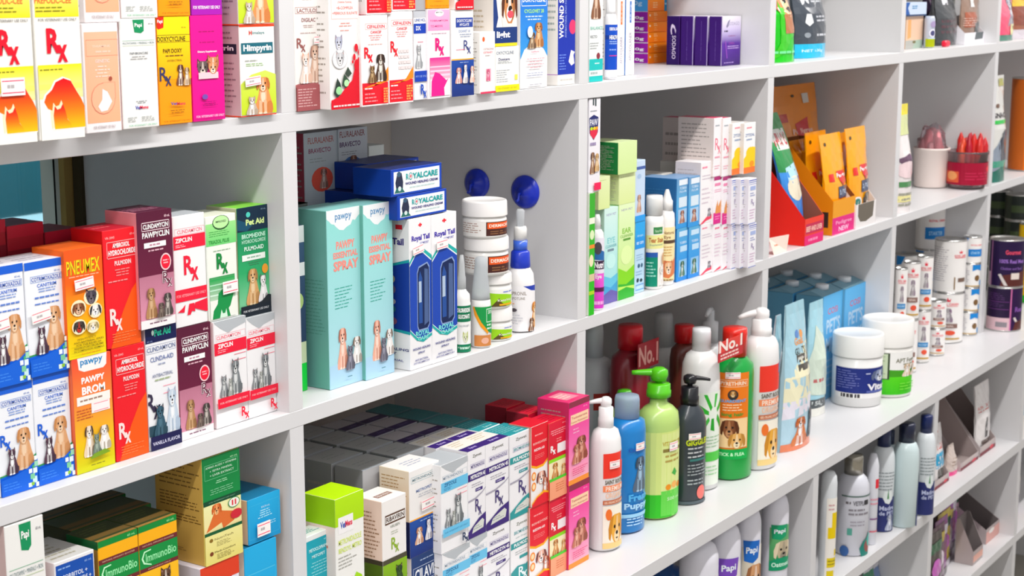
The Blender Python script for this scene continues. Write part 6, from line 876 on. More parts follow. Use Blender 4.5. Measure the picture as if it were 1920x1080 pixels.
b.box(0,0,0,w_,.0014,hh*.42,'c83038'); b.box(.002,0,hh*.42,w_-.002,.0014,hh*.9,'e8443c')
stamp(b, Art([('x','No.1',.5,.68,1.0,.62,'b01c1c',3),('x','No.1',.49,.69,.95,.56,'ffece4',2),('m',.08,.05,.92,.36,2,'ffd8d0',.5)]), flatfn((0,0,0),(w_,0,0),(0,0,hh)))
o = b.obj('number_tag','card',nb); o.location = (Xa-X, Y2-Y, za)
bottle('large white pump bottle with red-topped orange dog label, at the divider', 1386, 1454, 882, z, [(.94,881),(1,876),(1,668),(.95,645),(.78,633),(.5,627)], 'f1f0f0', (862,678,roche,None), G, parts=[('pump',629,597,600,577,.48,.042,'f4f4f4',.010)], q=.8, a0=-14, span=94)
# second row of bottles, deeper on the ledge, shade put into their duller colours
GB = 'grooming bottles deeper on the ledge'
def dim(lb, pc, Yd, wr, top, prof, col, parts=(), label=None, q=1.):
    X = Xat(pc, Yd, ZL); t = thing('shampoo_bottle', lb, 'bottle', (X, Yd, ZL), GB)
    b = MB(); b.lathe(0,0,[(0,0)]+[(a*wr, c_*top) for a, c_ in prof]+[(0,prof[-1][1]*top)], col, q, 32); b.obj('body','plast',t)
    for nm, pr_, c2 in parts:
        b = MB(); b.lathe(0,0,[(0,pr_[0][1]*top)]+[(a*wr, c_*top) for a, c_ in pr_]+[(0,pr_[-1][1]*top)], c2, 1, 24); b.obj(nm,'plast',t)
    if label: b = MB(); stamp(b, Art(label[0]), curved(0,0,wr,q,label[1],label[2],top*label[3],top*label[4]), 16,0,2e-4,6e-5); b.obj('label','card',t)
    return t, X
BP = [(.92,0),(1,.02),(1,.62),(.92,.72),(.7,.78),(.42,.8)]
dim('white pump bottle deeper on the ledge, behind the red labelled pump bottle', 1112, .17, .040, .285, BP, 'e0e4e8', [('cap',[(.4,.8),(.4,.95),(.36,1)],'d8e0e4')], ([('r',0,0,1,.9,'d0dce0'),('r',0,.8,1,1,'c84038')],0,120,.08,.6))
t, X = dim('deep red bottle with a number one tag, standing deeper behind the blue bottle', 1178, .10, .048, .292, [(.95,0),(1,.02),(1,.74),(.9,.82),(.5,.86)], '8c1c2c', [('cap',[(.45,.86),(.45,.98),(.42,1)],'e02030')], None, .6)
b = MB(); b.box(-.036,0,0,.036,.0014,.046,'a82430'); stamp(b, Art([('x','No.1',.5,.5,.92,.74,'e8a8a0',2)]), flatfn((-.036,0,0),(.072,0,0),(0,0,.046))); o = b.obj('number_tag','card',t); o.location = (0,-.036,.222)
dim('white round-shouldered bottle deeper behind the green pump bottle', 1240, .17, .044, .25, BP, 'dcdcdc', [('cap',[(.4,.8),(.4,1.02),(.36,1.05)],'d4d8dc')])
t, X = dim('red capped bottle deeper behind the dark grey pump bottle', 1278, .09, .036, .262, [(.95,0),(1,.02),(1,.78),(.9,.84),(.5,.88)], '6c3028', [('cap',[(.5,.88),(.5,.99),(.46,1)],'e02028')], None, .6)
t, X = dim('white pump bottle deeper on the ledge, between white bottle and red cap', 1329, .085, .038, .268, BP, 'dcdee0', [('pump',[(.4,.8),(.4,.94),(.2,.95),(.2,1.02)],'e4e8ec')])
b = MB(); b.tube([(.0,0,0),(-.015,-.004,.001),(-.032,-.008,-.006)],[.006,.005,.003],'e8ecf0'); o = b.obj('nozzle','plast',t); o.location = (0,0,.275)
t, X = dim('second green pump bottle, behind the green pump bottle', 1168, .066, .036, .198, [(.9,0),(1,.02),(1,.72),(.9,.8),(.4,.84)], '98b850', [('collar',[(.46,.84),(.46,.92)],'3c9c18')])
b = MB(); b.lathe(0,0,[(0,0),(.011,0),(.013,.006),(.011,.012),(0,.013)],'44a818',1,20); b.tube([(0,0,.007),(-.014,-.004,.007),(-.026,-.008,.003)],[.006,.005,.003],'44a818'); o = b.obj('pump_head','plast',t); o.location = (0,0,.186)

# ================================================================ LEDGE, pouches, cartons, tubs
G = 'milk pouches on the ledge'
pouch('white and coral pouch leaning by the divider', 1449, 1474, .012, ZL, 596, [('r',0,.0,1,.12,'f0eef4'),('r',0,.12,1,.2,'f08c98'),('m',.1,.3,.9,.55,8,'a8a8c0',.35),('p',[(0,.6),(1,.8),(1,1),(0,1)],'a8d8e8')], 'e4e8f0', G, T=.04, lean=(.02,.0), topw=.35)
pouch('pale blue and cream milk powder pouch with a brown and white dog', 1478, 1531, -.045, ZL, 572, [('r',0,0,1,1,'b8d8e8','a0d0e0'),('p',[(0,.3),(1,.32),(1,.75),(.6,.7),(0,.5)],'f0ecc8'),('p',[(0,.22),(1,.26),(1,.36),(0,.34)],'e8e4f0'),('x',"GOAT'S MILK",.6,.675,.7,.05,'3c4438',2),('r',.28,.6,.9,.65,'4c4840'),('r',.3,.54,.92,.585,'4c4840'),('m',.32,.61,.85,.64,1,'d0d0c8',.6),('x','Goat',.46,.74,.4,.05,'f0a050',2),('e',.4,.79,.08,.03,'5c8cd0'),('e',.6,.78,.08,.03,'f0a050'),('p',[(0,0),(1,0),(1,.09),(.5,.06),(0,.05)],'e8845c'),('dog',.36,.03,.46,.2,'d87838','fff','b85820'),('dog',.72,.06,.34,.2,'282c38','3c4450','181c24',True)],
   'b0d4e0', G, T=.045, topw=.62, lean=(.012,.01), waist=-.0)
pouch('pale blue pouch with a grey weight strip, behind the dog pouch', 1524, 1556, .02, ZL, 566, [('r',0,.0,1,.07,'f0f0e8'),('r',0,.07,1,.15,'4c5458'),('x','150g',.3,.11,.4,.05,'d0d8d8',2),('p',[(0,.2),(1,.15),(1,.6),(.3,.8),(0,.5)],'d8e8d8'),('r',.1,.3,.5,.33,'c86c6c')], 'a8dcec', G, T=.04, topw=.75)
GM = 'blue milk cartons behind the pouches'
DES['milk'] = dict(c='5cb0e0', tc='78a0b4', sc='68a8c8', f=[('r',0,0,1,1,'78bce8','58b4ec'),('x','COSI',.5,.84,.5,.06,'d04c70',1),('x',"PET'S",.55,.7,.7,.14,'c0dcf4',2),('x','MILK',.55,.52,.7,.14,'c0dcf4',2),('m',.2,.1,.85,.4,5,'a8d0f0',.3)])
def milk(X0, w, Y, lb):
    w = round(w, 3); h = .226
    t = thing('milk_carton', lb, 'carton', (X0, Y, ZL), GM)
    b = MB(); b.box(0,0,0,w,.062,h,'5cb0e0',side='68a8c8',top='78a4b8',bev=.001); stamp(b, Art(DES['milk']['f']), flatfn((0,0,0),(w,0,0),(0,0,h)))
    b.obj('carton_body','card',t); b = MB(); b.quad([(0,.0,h),(w,.0,h),(w,.062,h+.0),(0,.062,h)],hx('6c98ac')); b.prism([(.0,.002,h),(.0,.06,h),(.0,.031,h+.010)],(w,0,0),'7ca8bc'); b.obj('gable_top','card',t)
    b = MB(); b.lathe(w*.5,.026,[(0,h+.006),(.014,h+.006),(.014,h+.016),(.0125,h+.017),(0,h+.017)],'e8eef4',1,24); b.obj('screw_cap','plast',t)
pos = []
for c_, (a, b_, Y0) in enumerate([(1578,1616,.055),(1537,1573,.06)]):
    for r_ in range(3):
        milk(Xat(a, Y0, ZL), Xat(b_, Y0, ZL)-Xat(a, Y0, ZL), Y0+.068*r_, 'blue milk carton with a white screw cap, %s column, %s from the front' % (['right','left'][c_], ['first','second','third'][r_]))
vit = (.18,.84,[('r',0,0,1,1,'f2f1f1'),('r',0,.16,1,.98,'203080'),('m',.04,.3,.42,.92,8,'7880c0',.3),('r',.08,.0,.45,.16,'f8f8f4'),('r',.12,.02,.42,.14,'403c40'),('r',.15,.02,.16,.14,'fff'),('r',.2,.02,.215,.14,'fff'),('r',.26,.02,.27,.14,'fff'),('r',.32,.02,.34,.14,'fff'),('r',.37,.02,.38,.14,'fff'),('x','Vitar',.74,.36,.42,.22,'f0f0f8',3),('r',.52,.18,1,.25,'5c68b0'),('head',.78,.72,.34,.42,'8c98b8','e8ecf4','5c6888'),('m',.5,.78,.64,.84,1,'c0c8e8',.6)],-48,150)
jv = jar('large white tub with a navy label, in front of the green labelled tub', 1556, 1652, 765, ZL, 662, 622, vit, grp='large white tubs', c='efefee', lc='f0f0ee')
apt = (.05,.95,[('r',0,0,1,1,'f4f4f2'),('r',0,.0,1,.42,'38c014','58d81c'),('p',[(0,.42),(1,.42),(1,.62),(.7,.56),(.2,.6),(0,.56)],'44a020'),('r',.0,.36,.34,.98,'3c4c34'),('r',.02,.38,.31,.96,'d0e0c0'),('m',.04,.42,.28,.92,10,'90a880',.3),('x','APT Formula',.68,.8,.5,.1,'6c6c50',1),('m',.5,.68,.9,.74,1,'a0a090',.5,True),('dog',.64,.42,.22,.3,'ecd8c0','fff','c8a880'),('dog',.82,.42,.22,.28,'f0e0d0','fff','c0a088'),('m',.5,.1,.95,.3,3,'78e040',.4)],-38,150)
ja2 = jar('large white tub with a grass green label showing two pale dogs', 1612, 1709, 746, ZL, 642, 594, apt, grp='large white tubs', lc='f2f1ee')

# ================================================================ LEDGE, food cans
G = 'white pet food cans stacked on the ledge'
def cans(px0, px1, yb, tops, arts, lbs, a0=-62, z=ZL, G=G):
    X, Y, r = rnd(px0, px1, yb, z); zz = z
    for t_, a_, l_ in zip(tops, arts, lbs):
        zz, *_ = can(l_, 0, 0, 0, zz, t_, a_, G, a0=a0, X=X, Y=Y, r=r)
        zz += .0002
    return X, Y, r
cans(1711, 1741, 681, [580,479], ['rcan','rcan'], ['lower white can with a grey dog and blue strip, beside the green labelled tub','upper white can with a grey dog and blue strip, beside the green labelled tub'])
cans(1685, 1717, 700, [597,490], ['rcan2','rcan2'], ['white can with brown strip, mostly hidden behind the green labelled tub','upper white can with brown strip and grey dog, in the second column of small cans'])
cans(1670, 1693, 712, [610,502], ['rcan2','rcan'], ['lowest white can by the divider, behind the green labelled tub','upper white can with orange mark, nearest the divider'])
cans(1737, 1770, 668, [614,562], ['rcan2','rcan2'], ['small white can at the bottom with brown strip, in front of the large cans','small white can on top with brown strip, in front of the large cans'])
cans(1744, 1803, 644, [545,447], ['rcan2','rcbig'], ['large white can with red crown and brown strip, lower one','large white can with rows of small print, upper one'], -72)
cans(1799, 1834, 628, [581,536,491,441], ['rcblue','rcblue','rcblue','rcblue2'], ['white and blue can at the foot of the four-high stack','white and blue can, second from the foot of the four-high stack','white and blue can, third from the foot of the four-high stack','white and blue can on top of the four-high stack'])
for k, (pc, Y, n, lb) in enumerate([(1700,.14,2,'behind the first columns'),(1728,.19,3,'deeper behind the dog cans'),(1747,.13,3,'behind the large cans')]):
    zz = ZL; X = Xat(pc, Y, ZL)
    for j in range(n): zz, *_ = can('dim white and blue can %s, %s in its pile' % (lb, ['lowest','middle','topmost'][j if n == 3 else j*2]), 0,0,0, zz, 0, 'rcblue2' if k != 1 else 'rcan', 'dim cans at the back', a0=-60, X=X, Y=Y, r=.036, h=.105); zz += .0002
cans(1847, 1912, 622, [534,446], ['purple2','purple'], ['lower dark purple can with a barcode panel','upper dark purple can with pink lettering'], -68, G='dark purple food cans')
G2 = 'cans in the far compartment'
for k, (pc, Y, n, a_) in enumerate([(1866,.16,4,'dark'),(1901,.085,4,'dark'),(1930,.02,2,'ycan')]):
    X = Xat(pc, Y, ZL); zz = ZL
    for j in range(n): zz, *_ = can('%s can %s, %s from the shelf' % ('dark green' if a_ == 'dark' else 'yellow and green', ['behind the purple cans','at the right edge behind the purple cans','in front at the right edge'][k], ['first','second','third','fourth'][j]), 0,0,0, zz, 0, a_, G2, a0=-30, X=X, Y=Y, r=.038, h=.072 if n == 4 else .11, c='3c4438' if a_ == 'dark' else 'f4c410'); zz += .0002

# ================================================================ MIDDLE ROW, fourth column
z = ZB
X0, w0, H0, hf = tray('red display carton cut on the slant, nearest the divider', 1508, 1543, .0, z, 258, 412, .15, 'f02418', '9c5c44', [('r',0,0,1,.36,'f01c78'),('r',0,.36,1,1,'f03c28'),('r',.05,.42,.98,.8,'c81c50'),('x','BEEF AND LIVER',.5,.6,.84,.2,'ffd0c0',2),('m',.2,.1,.8,.26,1,'ff90c0',.6)], [])
G = 'treat pouches in the display cartons'
pouch('green, blue and white treat pouch in the red display carton', 0, 0, .065, z+.002, 0, [('r',0,.0,1,.55,'1c70d0','3c90e0'),('r',0,.55,1,1,'2c8c4c','3ca05c'),('r',.1,.72,.9,.88,'e8ece8'),('x','NURU',.5,.8,.7,.1,'c83c4c',3),('e',.5,.42,.36,.1,'e8e0c8'),('p',[(.2,.48),(.9,.52),(.8,.62),(.2,.58)],'b0dcf0'),('e',.5,.12,.3,.06,'a8ccf0')], '2c78c8', G, T=.03, h=.2, w=.07, lean=(-.0,.05)) if 0 else None
t1 = (X0, w0)
pouch('green, blue and white treat pouch in the red display carton', 1480, 1520, .03, z+.003, 216, [('r',0,.0,1,.55,'1c70d0','3c90e0'),('r',0,.55,1,1,'2c8c4c','3ca05c'),('r',.1,.72,.9,.88,'e8ece8'),('x','NURU',.5,.8,.7,.1,'c83c4c',3),('e',.5,.42,.36,.1,'e8e0c8'),('p',[(.2,.48),(.9,.52),(.8,.62),(.2,.58)],'b0dcf0'),('e',.5,.12,.3,.06,'a8ccf0')], '2c78c8', G, T=.03, lean=(0,.06), tr=t1)
YP = lambda wd: [('e',.2,.9,.05,.02,'4c3c10'),('r',.12,.52,.3,.6,'e82820'),('p',[(.42,.62),(.9,.62),(.86,.5),(.66,.46),(.5,.52)],'e01c28'),('x','Pedigree',.66,.57,.5,.06,'fff',2),('r',.4,.34,.96,.46,'2c4068'),('x','DENTASTIX',.68,.4,.46,.05,'c8d8f0',2),('e',.24,.24,.16,.06,'f0f0ec'),('e',.24,.24,.1,.04,'2c8078'),('r',.5,.2,.8,.28,'4c4440')] + ([('p',[(.1,0),(.6,0),(.6,.14),(.1,.16)],'e8e0e8'),('p',[(.6,0),(1,0),(1,.3),(.8,.24)],'7c6c50')] if wd else [('dog',.7,.0,.5,.34,'6c5c48','f0e8e0','403428')])
t2 = tray('orange display carton with a magenta foot, middle one', 1560, 1602, .008, z, 262, 378, .13, 'f08c10', '8c5028', [('r',0,0,1,.5,'e81c84'),('r',0,.5,1,1,'f0a010'),('x','Pedigree',.5,.32,.7,.14,'ffb0d8',1),('x','NEW',.5,.14,.44,.14,'ffd0f0',2)], [('r',.78,.08,.93,.25,'3c2c28')])
pouch('yellow treat pouch with red emblem, in the orange display carton', 1562, 1600, .015, z+.003, 252, YP(1), 'fca808', G, T=.024, topw=1.06, lean=(.0,.02), tr=t2)
pouch('yellow treat pouch behind the first one in the orange display carton', 1552, 1588, .056, z+.003, 247, YP(0), 'f0a010', G, T=.022, lean=(0,.01), tr=t2)
pouch('brownish orange pouch slumped in the orange display carton', 1534, 1566, .092, z+.003, 262, [('r',0,.5,1,1,'f0a010'),('r',0,0,1,.5,'6c4030')], 'a06020', G, T=.02, lean=(0,.01), tr=t2)
DES_w = [('p',[(.1,.5),(.22,.25),(.5,.2),(.85,.35),(.9,1),(.1,1)],'6c6458')]
t3 = tray('white display carton with a cut-out front, beside the side wall', 1604, 1641, .004, z, 300, 385, .09, 'f0ecec', 'e0dcd8', DES_w, [])
pouch('yellow treat pouch with blue band and a black dog, in the white display carton', 1606, 1640, .012, z+.003, 240, YP(0), 'fca808', G, T=.024, topw=1.12, lean=(.006,.015), tr=t3)
pouch('yellow pouch behind in the white display carton, twisted', 1602, 1632, .048, z+.003, 248, YP(0), 'e89c10', G, T=.022, lean=(0,.0), tr=t3)
for k, (a, b_, Y, yt, lx, lb) in enumerate([(1484,1566,.135,160,.0,'large orange pouch with red emblem lying against the back, upper left'),(1452,1500,.2,165,-.02,'large orange pouch deeper at the back, partly behind the first')]):
    pouch(lb, a-16, b_-16, Y, z, yt, [('p',[(.4,.72),(.7,.76),(.66,.6),(.52,.52),(.42,.6)],'c81c2c'),('x','Pedigree',.55,.66,.46,.05,'f8d0c0',2),('r',.1,.74,.26,.8,'c03020'),('r',.66,.86,.8,.93,'d8d8d0'),('e',.45,.92,.03,.01,'403010')], 'e88c10', 'orange pouches at the back', T=.04, h=None, lean=(lx,.02))
t = bx('plain', 1446, 1478, -.0, z, 0, 'x', 'g', h=.001) if 0 else None
b = MB(); b.prism([(0,0,0),(.055,0,0),(.064,.0,.03),(.0,.012,.03)],(0,.0012,0),'f0dcd0'); stamp(b, Art([('m',.2,.45,.8,.6,1,'e09070',.7)]), flatfn((.002,0,0),(.055,0,0),(0,.012,.028)),0,0,4e-4); o = b.obj('price_card','paper'); o.location = (Xat(1446,.012,z), .006, z); tag(o, 'cream price card leaning at the foot of the red display carton', 'card')

# ================================================================ MIDDLE ROW, fifth and sixth columns
pouch('white treat pouch with a yellow top, beside the divider', 1689, 1715, .005, z, 196, [('r',0,.9,1,1,'f0e020'),('r',0,.72,1,.9,'d8e0a0'),('p',[(0,.5),(.5,.55),(.9,.45),(.6,.4),(.2,.44)],'6c5068'),('r',.1,.24,.6,.29,'4c8c54'),('r',0,.1,1,.16,'f0e8a0'),('m',.1,.05,.8,.2,3,'a0a090',.4),('e',.4,.4,.4,.08,'f0d8dc')], 'ece6e6', 'treat pouches in the far compartments', T=.05, topw=.8)
def bucket(lb, pl, pr, yb, yt, mat, col, c_in):
    X, Y, r = rnd(pl, pr, yb, z); r2 = r; h = Zat(yt, X, Y)-z
    t = thing('bucket', lb, 'bucket', (X, Y, z), 'clear buckets of treats'); b = MB()
    b.lathe(0,0,[(0,.001),(r*.84,.001),(r*.86,.004),(r*.97,h-.006),(r,h-.005),(r,h),(r*.95,h),(r*.82,.006),(0,.006)],col,1,40); b.obj('pail',mat,t)
    return X, Y, r, h
X, Y, r, h = bucket('translucent bucket holding pink wrapped treats', 1709, 1778, 354, 276, 'plast', 'f0e2dc', 0)
for k in range(9):
    a = 2.4*k; q = r*.5*math.sqrt(k/9); p = (X+q*math.cos(a), Y+q*math.sin(a))
    b = MB(); b.lathe(0,0,[(0,0),(.007,.0),(.0095,.01),(.0095,h*.95+.018*math.sin(k)),(.006,h*1.05+.018*math.sin(k)+.012),(0,h*1.08+.018*math.sin(k)+.014)],'f09098' if k%2 else 'e8a0a4',1,14); o = b.obj('treat_stick','film'); o.location = (p[0], p[1], z+.007); tag(o,'pink wrapped treat stick standing in the translucent bucket','treat','pink treat sticks')
random.seed(3); b = MB()
N_ = 14
for i in range(N_):
    for j in range(8):
        def P_(i, j):
            a = 2*math.pi*i/N_; v = j/8; rr = r*(.80-.25*v*v)+.005*math.sin(5*a+j*1.7); return (rr*math.cos(a)*(1-.25*v), rr*math.sin(a)*(1-.25*v), h*.93+.062*v+.005*math.sin(3*a+j))
        b.quad([P_(i,j),P_(i+1,j),P_(i+1,j+1),P_(i,j+1)],hx('e8dce4'),smooth=True)
o = b.obj('plastic_wrap','clear'); o.location = (X, Y, z); tag(o,'crinkled clear wrap bag gathered over the pink treats','bag')
X, Y, r, h = bucket('clear bucket with a dark red label, filled with red stick treats', 1778, 1856, 355, 281, 'clear', 'e8d8dc', 0)
b = MB(); stamp(b, Art([('r',0,0,1,1,'a80c34'),('r',.0,.1,.22,.6,'e8603c'),('e',.12,.4,.08,.2,'f8a868'),('e',.7,.7,.1,.16,'f01c38'),('r',.86,.1,.96,.7,'e8c8d8'),('m',.3,.2,.8,.6,3,'c82850',.4)]), curved(X,Y,r*.93,1,-30,230,z+.012,z+h*.72),24,0,.0012); o = b.obj('label_band','card'); 
pb = [q for q in C.objects if q.get('label','').startswith('clear bucket with a dark red')][0]; o.parent = pb; o.matrix_parent_inverse = Matrix.Translation(-Vector((X,Y,z)))
for k in range(17):
    a = 2.4*k+.5; q = r*.66*math.sqrt((k+.3)/17); hh = h*1.02+.014*math.sin(k*2.1)+.012; cc = ['d82820','b8102c','e8502c','c81c24'][k%4]
    b = MB(); b.lathe(0,0,[(0,0),(.006,.001),(.0085,.01),(.0085,hh-.01),(.005,hh),(.003,hh+.006),(0,hh+.01)],cc,1,12)
    o = b.obj('treat_stick','film'); o.location = (X+q*math.cos(a), Y+q*math.sin(a), z+.007); tag(o,'red stick treat standing in the clear bucket with the dark red label','treat','red treat sticks')
pouch('tall white and teal pouch with a black cat, beyond the divider', 1862, 1891, .01, z, 142, [('r',0,0,1,.14,'0c6c5c'),('r',.1,.55,.9,.585,'2cc04c'),('x','SNACK',.5,.63,.86,.05,'3c3840',2),('e',.5,.33,.24,.12,'2c3444'),('p',[(.3,.2),(.7,.2),(.8,.42),(.6,.5),(.4,.46)],'2c3444'),('p',[(.1,.1),(.4,.14),(.3,.4),(.1,.3)],'8c98a8'),('e',.3,.72,.12,.02,'6c4c38'),('r',.5,.9,.9,.97,'b0b058'),('r',0,.14,1,.2,'3c9c80')], 'dcdcd8', 'treat pouches in the far compartments', T=.045, topw=.75)
can('orange and purple jar with amber contents, at the right edge', 1889, 1960, 322, z, 145, 'amber', 'treat pouches in the far compartments', name='treat_jar', cat='jar', c='c86420')

# ================================================================ BASE CABINET, upper row
G = 'white shampoo bottles under the ledge'; z = ZM
badge = ['f49c1c','7c4cc0','1c6cc8','14a06c']
papis = [(1271,1349,1037,'orange badge, leftmost',0),(1322,1390,1003,'violet badge and a spotted dog',1),(1374,1428,973,'blue badge and a laughing tan dog',2),(1426,1480,945,'green badge and a grey dog',3)]
Y = .0
for pl, pr, ys, lb, k in papis:
    pc = (pl+pr)/2; X = Xat(pc, -.072, ZM+.15); d_ = (Vector((X,-.072,ZM+.15))-CAM).dot(cf); r = (pr-pl)/2/FPX*d_/.9; hs_ = Zat(ys, X, -.072)-ZM
    t = thing('shampoo_bottle', 'white shampoo bottle under the ledge with %s' % lb, 'bottle', (X, -.072, ZM), G)
    b = MB(); Zl = min(hs_+.036, .232)
    b.lathe(0,0,[(0,0),(r*.94,0),(r,.006),(r,hs_-.012),(r*.97,hs_-.002),(r*.82,hs_+.012),(r*.55,hs_+.02),(r*.34,hs_+.022)],'e8e8f2',.8,40); b.obj('body','plast',t)
    b = MB(); b.lathe(0,0,[(0,hs_+.018),(r*.34,hs_+.018),(r*.34,Zl-.002),(r*.3,Zl),(0,Zl)],'eceef0',1,24); b.obj('cap','plast',t)
    A = [('r',0,0,1,.9,['f0c048','f0ead8','dcd4c0','4ca860'][k]),('r',.5,.0,1,.9,'f0ece4')] if k != 3 else [('r',0,0,1,.94,'2c9c5c','6cb070')]
    dogc = [('c8a050','f8e8c8','a88040'),('f4efe8','fff','6c5040'),('d8a070','fbe8d8','a06840'),('c8b898','989080','e8d8b8')][k]
    A += [('p',[(.05,1),(.8,.97),(.72,.72),(.45,.66),(.1,.7)],badge[k]),('x','Papi',.42,.84,.5,.12,'f0f8ff',2),('head',.62,.42,.8,.5,*dogc)]
    if k == 3: A += [('p',[(0,0),(1,0),(1,.22),(.7,.28),(.3,.27),(0,.2)],'109c6c'),('x','Oatmeal',.5,.13,.8,.1,'d8ffec',2)]
    if k == 2: A += [('e',.62,.2,.08,.05,'f06078')]
    b = MB(); stamp(b, Art(A), curved(0,0,r,.8,-30,104,.05 if k != 3 else .085,hs_-.03), 16,0,2e-4,6e-5); b.obj('label','card',t)
bl = Xat(1249, .02, ZM+.1); t = thing('shampoo_bottle','blue bottle at the far left under the ledge','bottle',(bl,.02,ZM),G); b = MB(); b.lathe(0,0,[(0,0),(.03,0),(.03,.12),(.024,.135),(.012,.14),(.012,.16),(0,.16)],'2c64b0',1,28); b.obj('body','plast',t)
def mb_(lb, pl, pr, yb, prof, col, label=None, parts=(), **k): return bottle(lb, pl, pr, yb, ZM, prof, col, label, 'bottles in the base cabinet', parts=parts, **k)
mb_('white bottle with yellow label blocks, beside the cabinet divider', 1533, 1563, 1090, [(1,1086),(1,905),(.9,892),(.6,884)], 'dfe4e8', (1080,930,[('r',0,0,1,1,'f4f0e8'),('r',.3,.62,.95,.82,'f0d000'),('r',.1,.5,.6,.64,'f0d000'),('r',.5,.28,.95,.36,'e8cc10'),('r',.1,.14,.8,.26,'e8d020'),('r',.1,.02,.5,.1,'e8d020'),('m',.15,.16,.75,.24,2,'a09020',.4),('m',.1,.84,.5,.94,2,'d8b0b0',.4)],None), a0=-10)
mb_('silver capped white bottle with a green and blue leaf mark', 1563, 1625, 1044, [(.95,1042),(1,1036),(1,922),(.96,906),(.8,894),(.58,887)], 'd8dae4', (1036,908,[('r',0,.88,1,.9,'5c7870'),('m',.12,.77,.3,.82,1,'706c70',.7),('x','VETPLUS',.5,.79,.4,.07,'6c6c74',2),('r',.6,.76,.74,.83,'3c3c40'),('m',.2,.6,.85,.72,2,'8c8890',.45),('m',.25,.44,.8,.54,2,'a8a4b0',.35),('r',.18,.32,.3,.42,'58a898'),('p',[(.56,.0),(.5,.12),(.6,.22),(.86,.3),(.96,.36),(.98,.0)],'28887c'),('e',.8,.14,.16,.1,'9c5c58'),('e',.86,.22,.12,.1,'50c0b0'),('e',.12,.08,.12,.08,'3c68a8')],None), [('lathe','cap',[(.56,889),(.56,856),(.52,852)],'b8b4a8','metal')])
mb_('slim white bottle with a small red square, between silver cap and dark cap', 1620, 1642, 1022, [(1,1018),(1,872),(.8,862),(.5,850)], 'e0e2ea', (1010,880,[('r',.5,.75,.9,.88,'e83040'),('m',.2,.5,.9,.62,2,'e8a0b0',.4),('r',.2,.3,1,.32,'8c5c90'),('r',.2,.12,1,.14,'e07080')],None))
navy = [('r',0,0,1,.52,'2c3470'),('p',[(.3,.52),(.4,.44),(.55,.42),(.7,.5),(.66,.62),(.36,.62)],'e4ecec'),('p',[(.46,.5),(.5,.66),(.54,.5)],'50905c'),('x','Madre',.5,.36,.6,.07,'c0c8e8',2),('x','de PET',.5,.28,.6,.06,'c0c8e8',2),('m',.1,.62,.9,.92,6,'889498',.28)]
mb_('white bottle with navy label and dark cap, small dog at its foot', 1629, 1672, 998, [(.95,996),(1,990),(1,870),(.94,852),(.8,840),(.5,834)], 'dfe6ea', (990,868,navy+[('dog',.6,.02,.4,.24,'a8b0c8','e8ecf4','707890')],None), [('lathe','cap',[(.58,836),(.58,800),(.54,796)],'1c2858','plast')])
mb_('pale green-white bottle turned away, with a tall navy cap', 1668, 1717, 991, [(.95,989),(1,982),(1,860),(.94,842),(.75,830),(.5,826)], 'cfe2e4', (982,870,[('p',[(.75,0),(1,0),(1,.9),(.86,.85),(.78,.5)],'2c3c80')],None), [('lathe','cap',[(.6,828),(.62,796),(.56,793)],'18203c','plast')])
mb_('white bottle with navy label and navy cap, nearest the right divider', 1710, 1748, 968, [(.95,966),(1,960),(1,842),(.92,824),(.75,813),(.5,809)], 'dfe6ea', (960,842,navy,None), [('lathe','cap',[(.58,811),(.58,780),(.54,778)],'182860','plast')])
mb_('dim bottle with navy cap in the second row of the cabinet', 1652, 1676, 955, [(.95,950),(1,944),(1,850),(.8,835),(.5,830)], 'b8c8cc', None, [('lathe','cap',[(.6,832),(.6,806)],'1c2c50','plast')])
# upper row, fifth column: grey display cartons with white pouches
z = ZM; G = 'white treat pouches in grey display cartons'
R_ = lambda c1: [('r',0,0,1,1,'ece8e8'),('x','ROYAL CANIN',.55,.66,.8,.07,'d83c30',1),('r',.2,.6,.95,.62,'d83c30'),('r',.2,.3,.9,.55,c1),('r',.3,.08,.8,.28,'4c4844'),('e',.5,.9,.2,.05,'e86858')]
for k, (a, b_, Y, yb_, yf, lb) in enumerate([(1752,1779,-.075,752,905,'first, beside the divider'),(1801,1834,-.075,735,870,'second'),(1837,1866,-.075,722,840,'third')]):
    tg = tray('grey display carton under the ledge, %s' % lb, a, b_, Y, z, yb_, yf, .14, 'c0b4b4', 'a89a98', [('r',0,0,1,.4,'7c1c30'),('e',.75,.3,.12,.2,'d83c50'),('p',[(.1,.45),(.5,.55),(.9,.9),(.9,1),(.1,1)],'c8bcb8')], [])
    if k == 0: tg0 = tg
pouch('white pouch with red lettering and turquoise block, in the first grey carton', 1753, 1777, -.070, z+.003, 800, R_('20a8d8'), 'ece8e8', G, T=.02, topw=.9, lean=(0,.01), tr=tg0)
pouch('small white pouch with a pink foot between the grey cartons', 1781, 1800, -.07, z, 835, [('r',0,.0,1,.14,'f04090'),('r',0,.14,1,1,'d0c0b8'),('m',.2,.3,.8,.6,3,'a08878',.4)], 'd0c0b8', G, T=.03, topw=.5)
pouch('white pouch with red lettering and a black cat, in the last grey carton', 1840, 1862, -.068, z+.003, 720, [('r',0,0,1,1,'ece8e8'),('x','ROYAL CANIN',.5,.66,.8,.05,'d83c30',1),('r',.1,.6,.9,.615,'d83c30'),('p',[(.4,.2),(.6,.2),(.64,.4),(.56,.5),(.44,.46)],'302c30'),('r',.2,.1,.8,.18,'6c5c58')], 'ece8e8', G, T=.02, lean=(.004,.01), tr=tg)
for k in range(4): pouch('dim grey pouch behind the grey cartons, %s from the divider' % ['first','second','third','fourth'][k], 1744+20*k, 1762+20*k, .09+.02*k, z, 0, [('r',0,.8,1,.9,'a89c9c')], '8c8480', 'dim pouches at the back of the cabinet', T=.04, h=.19-.004*k)
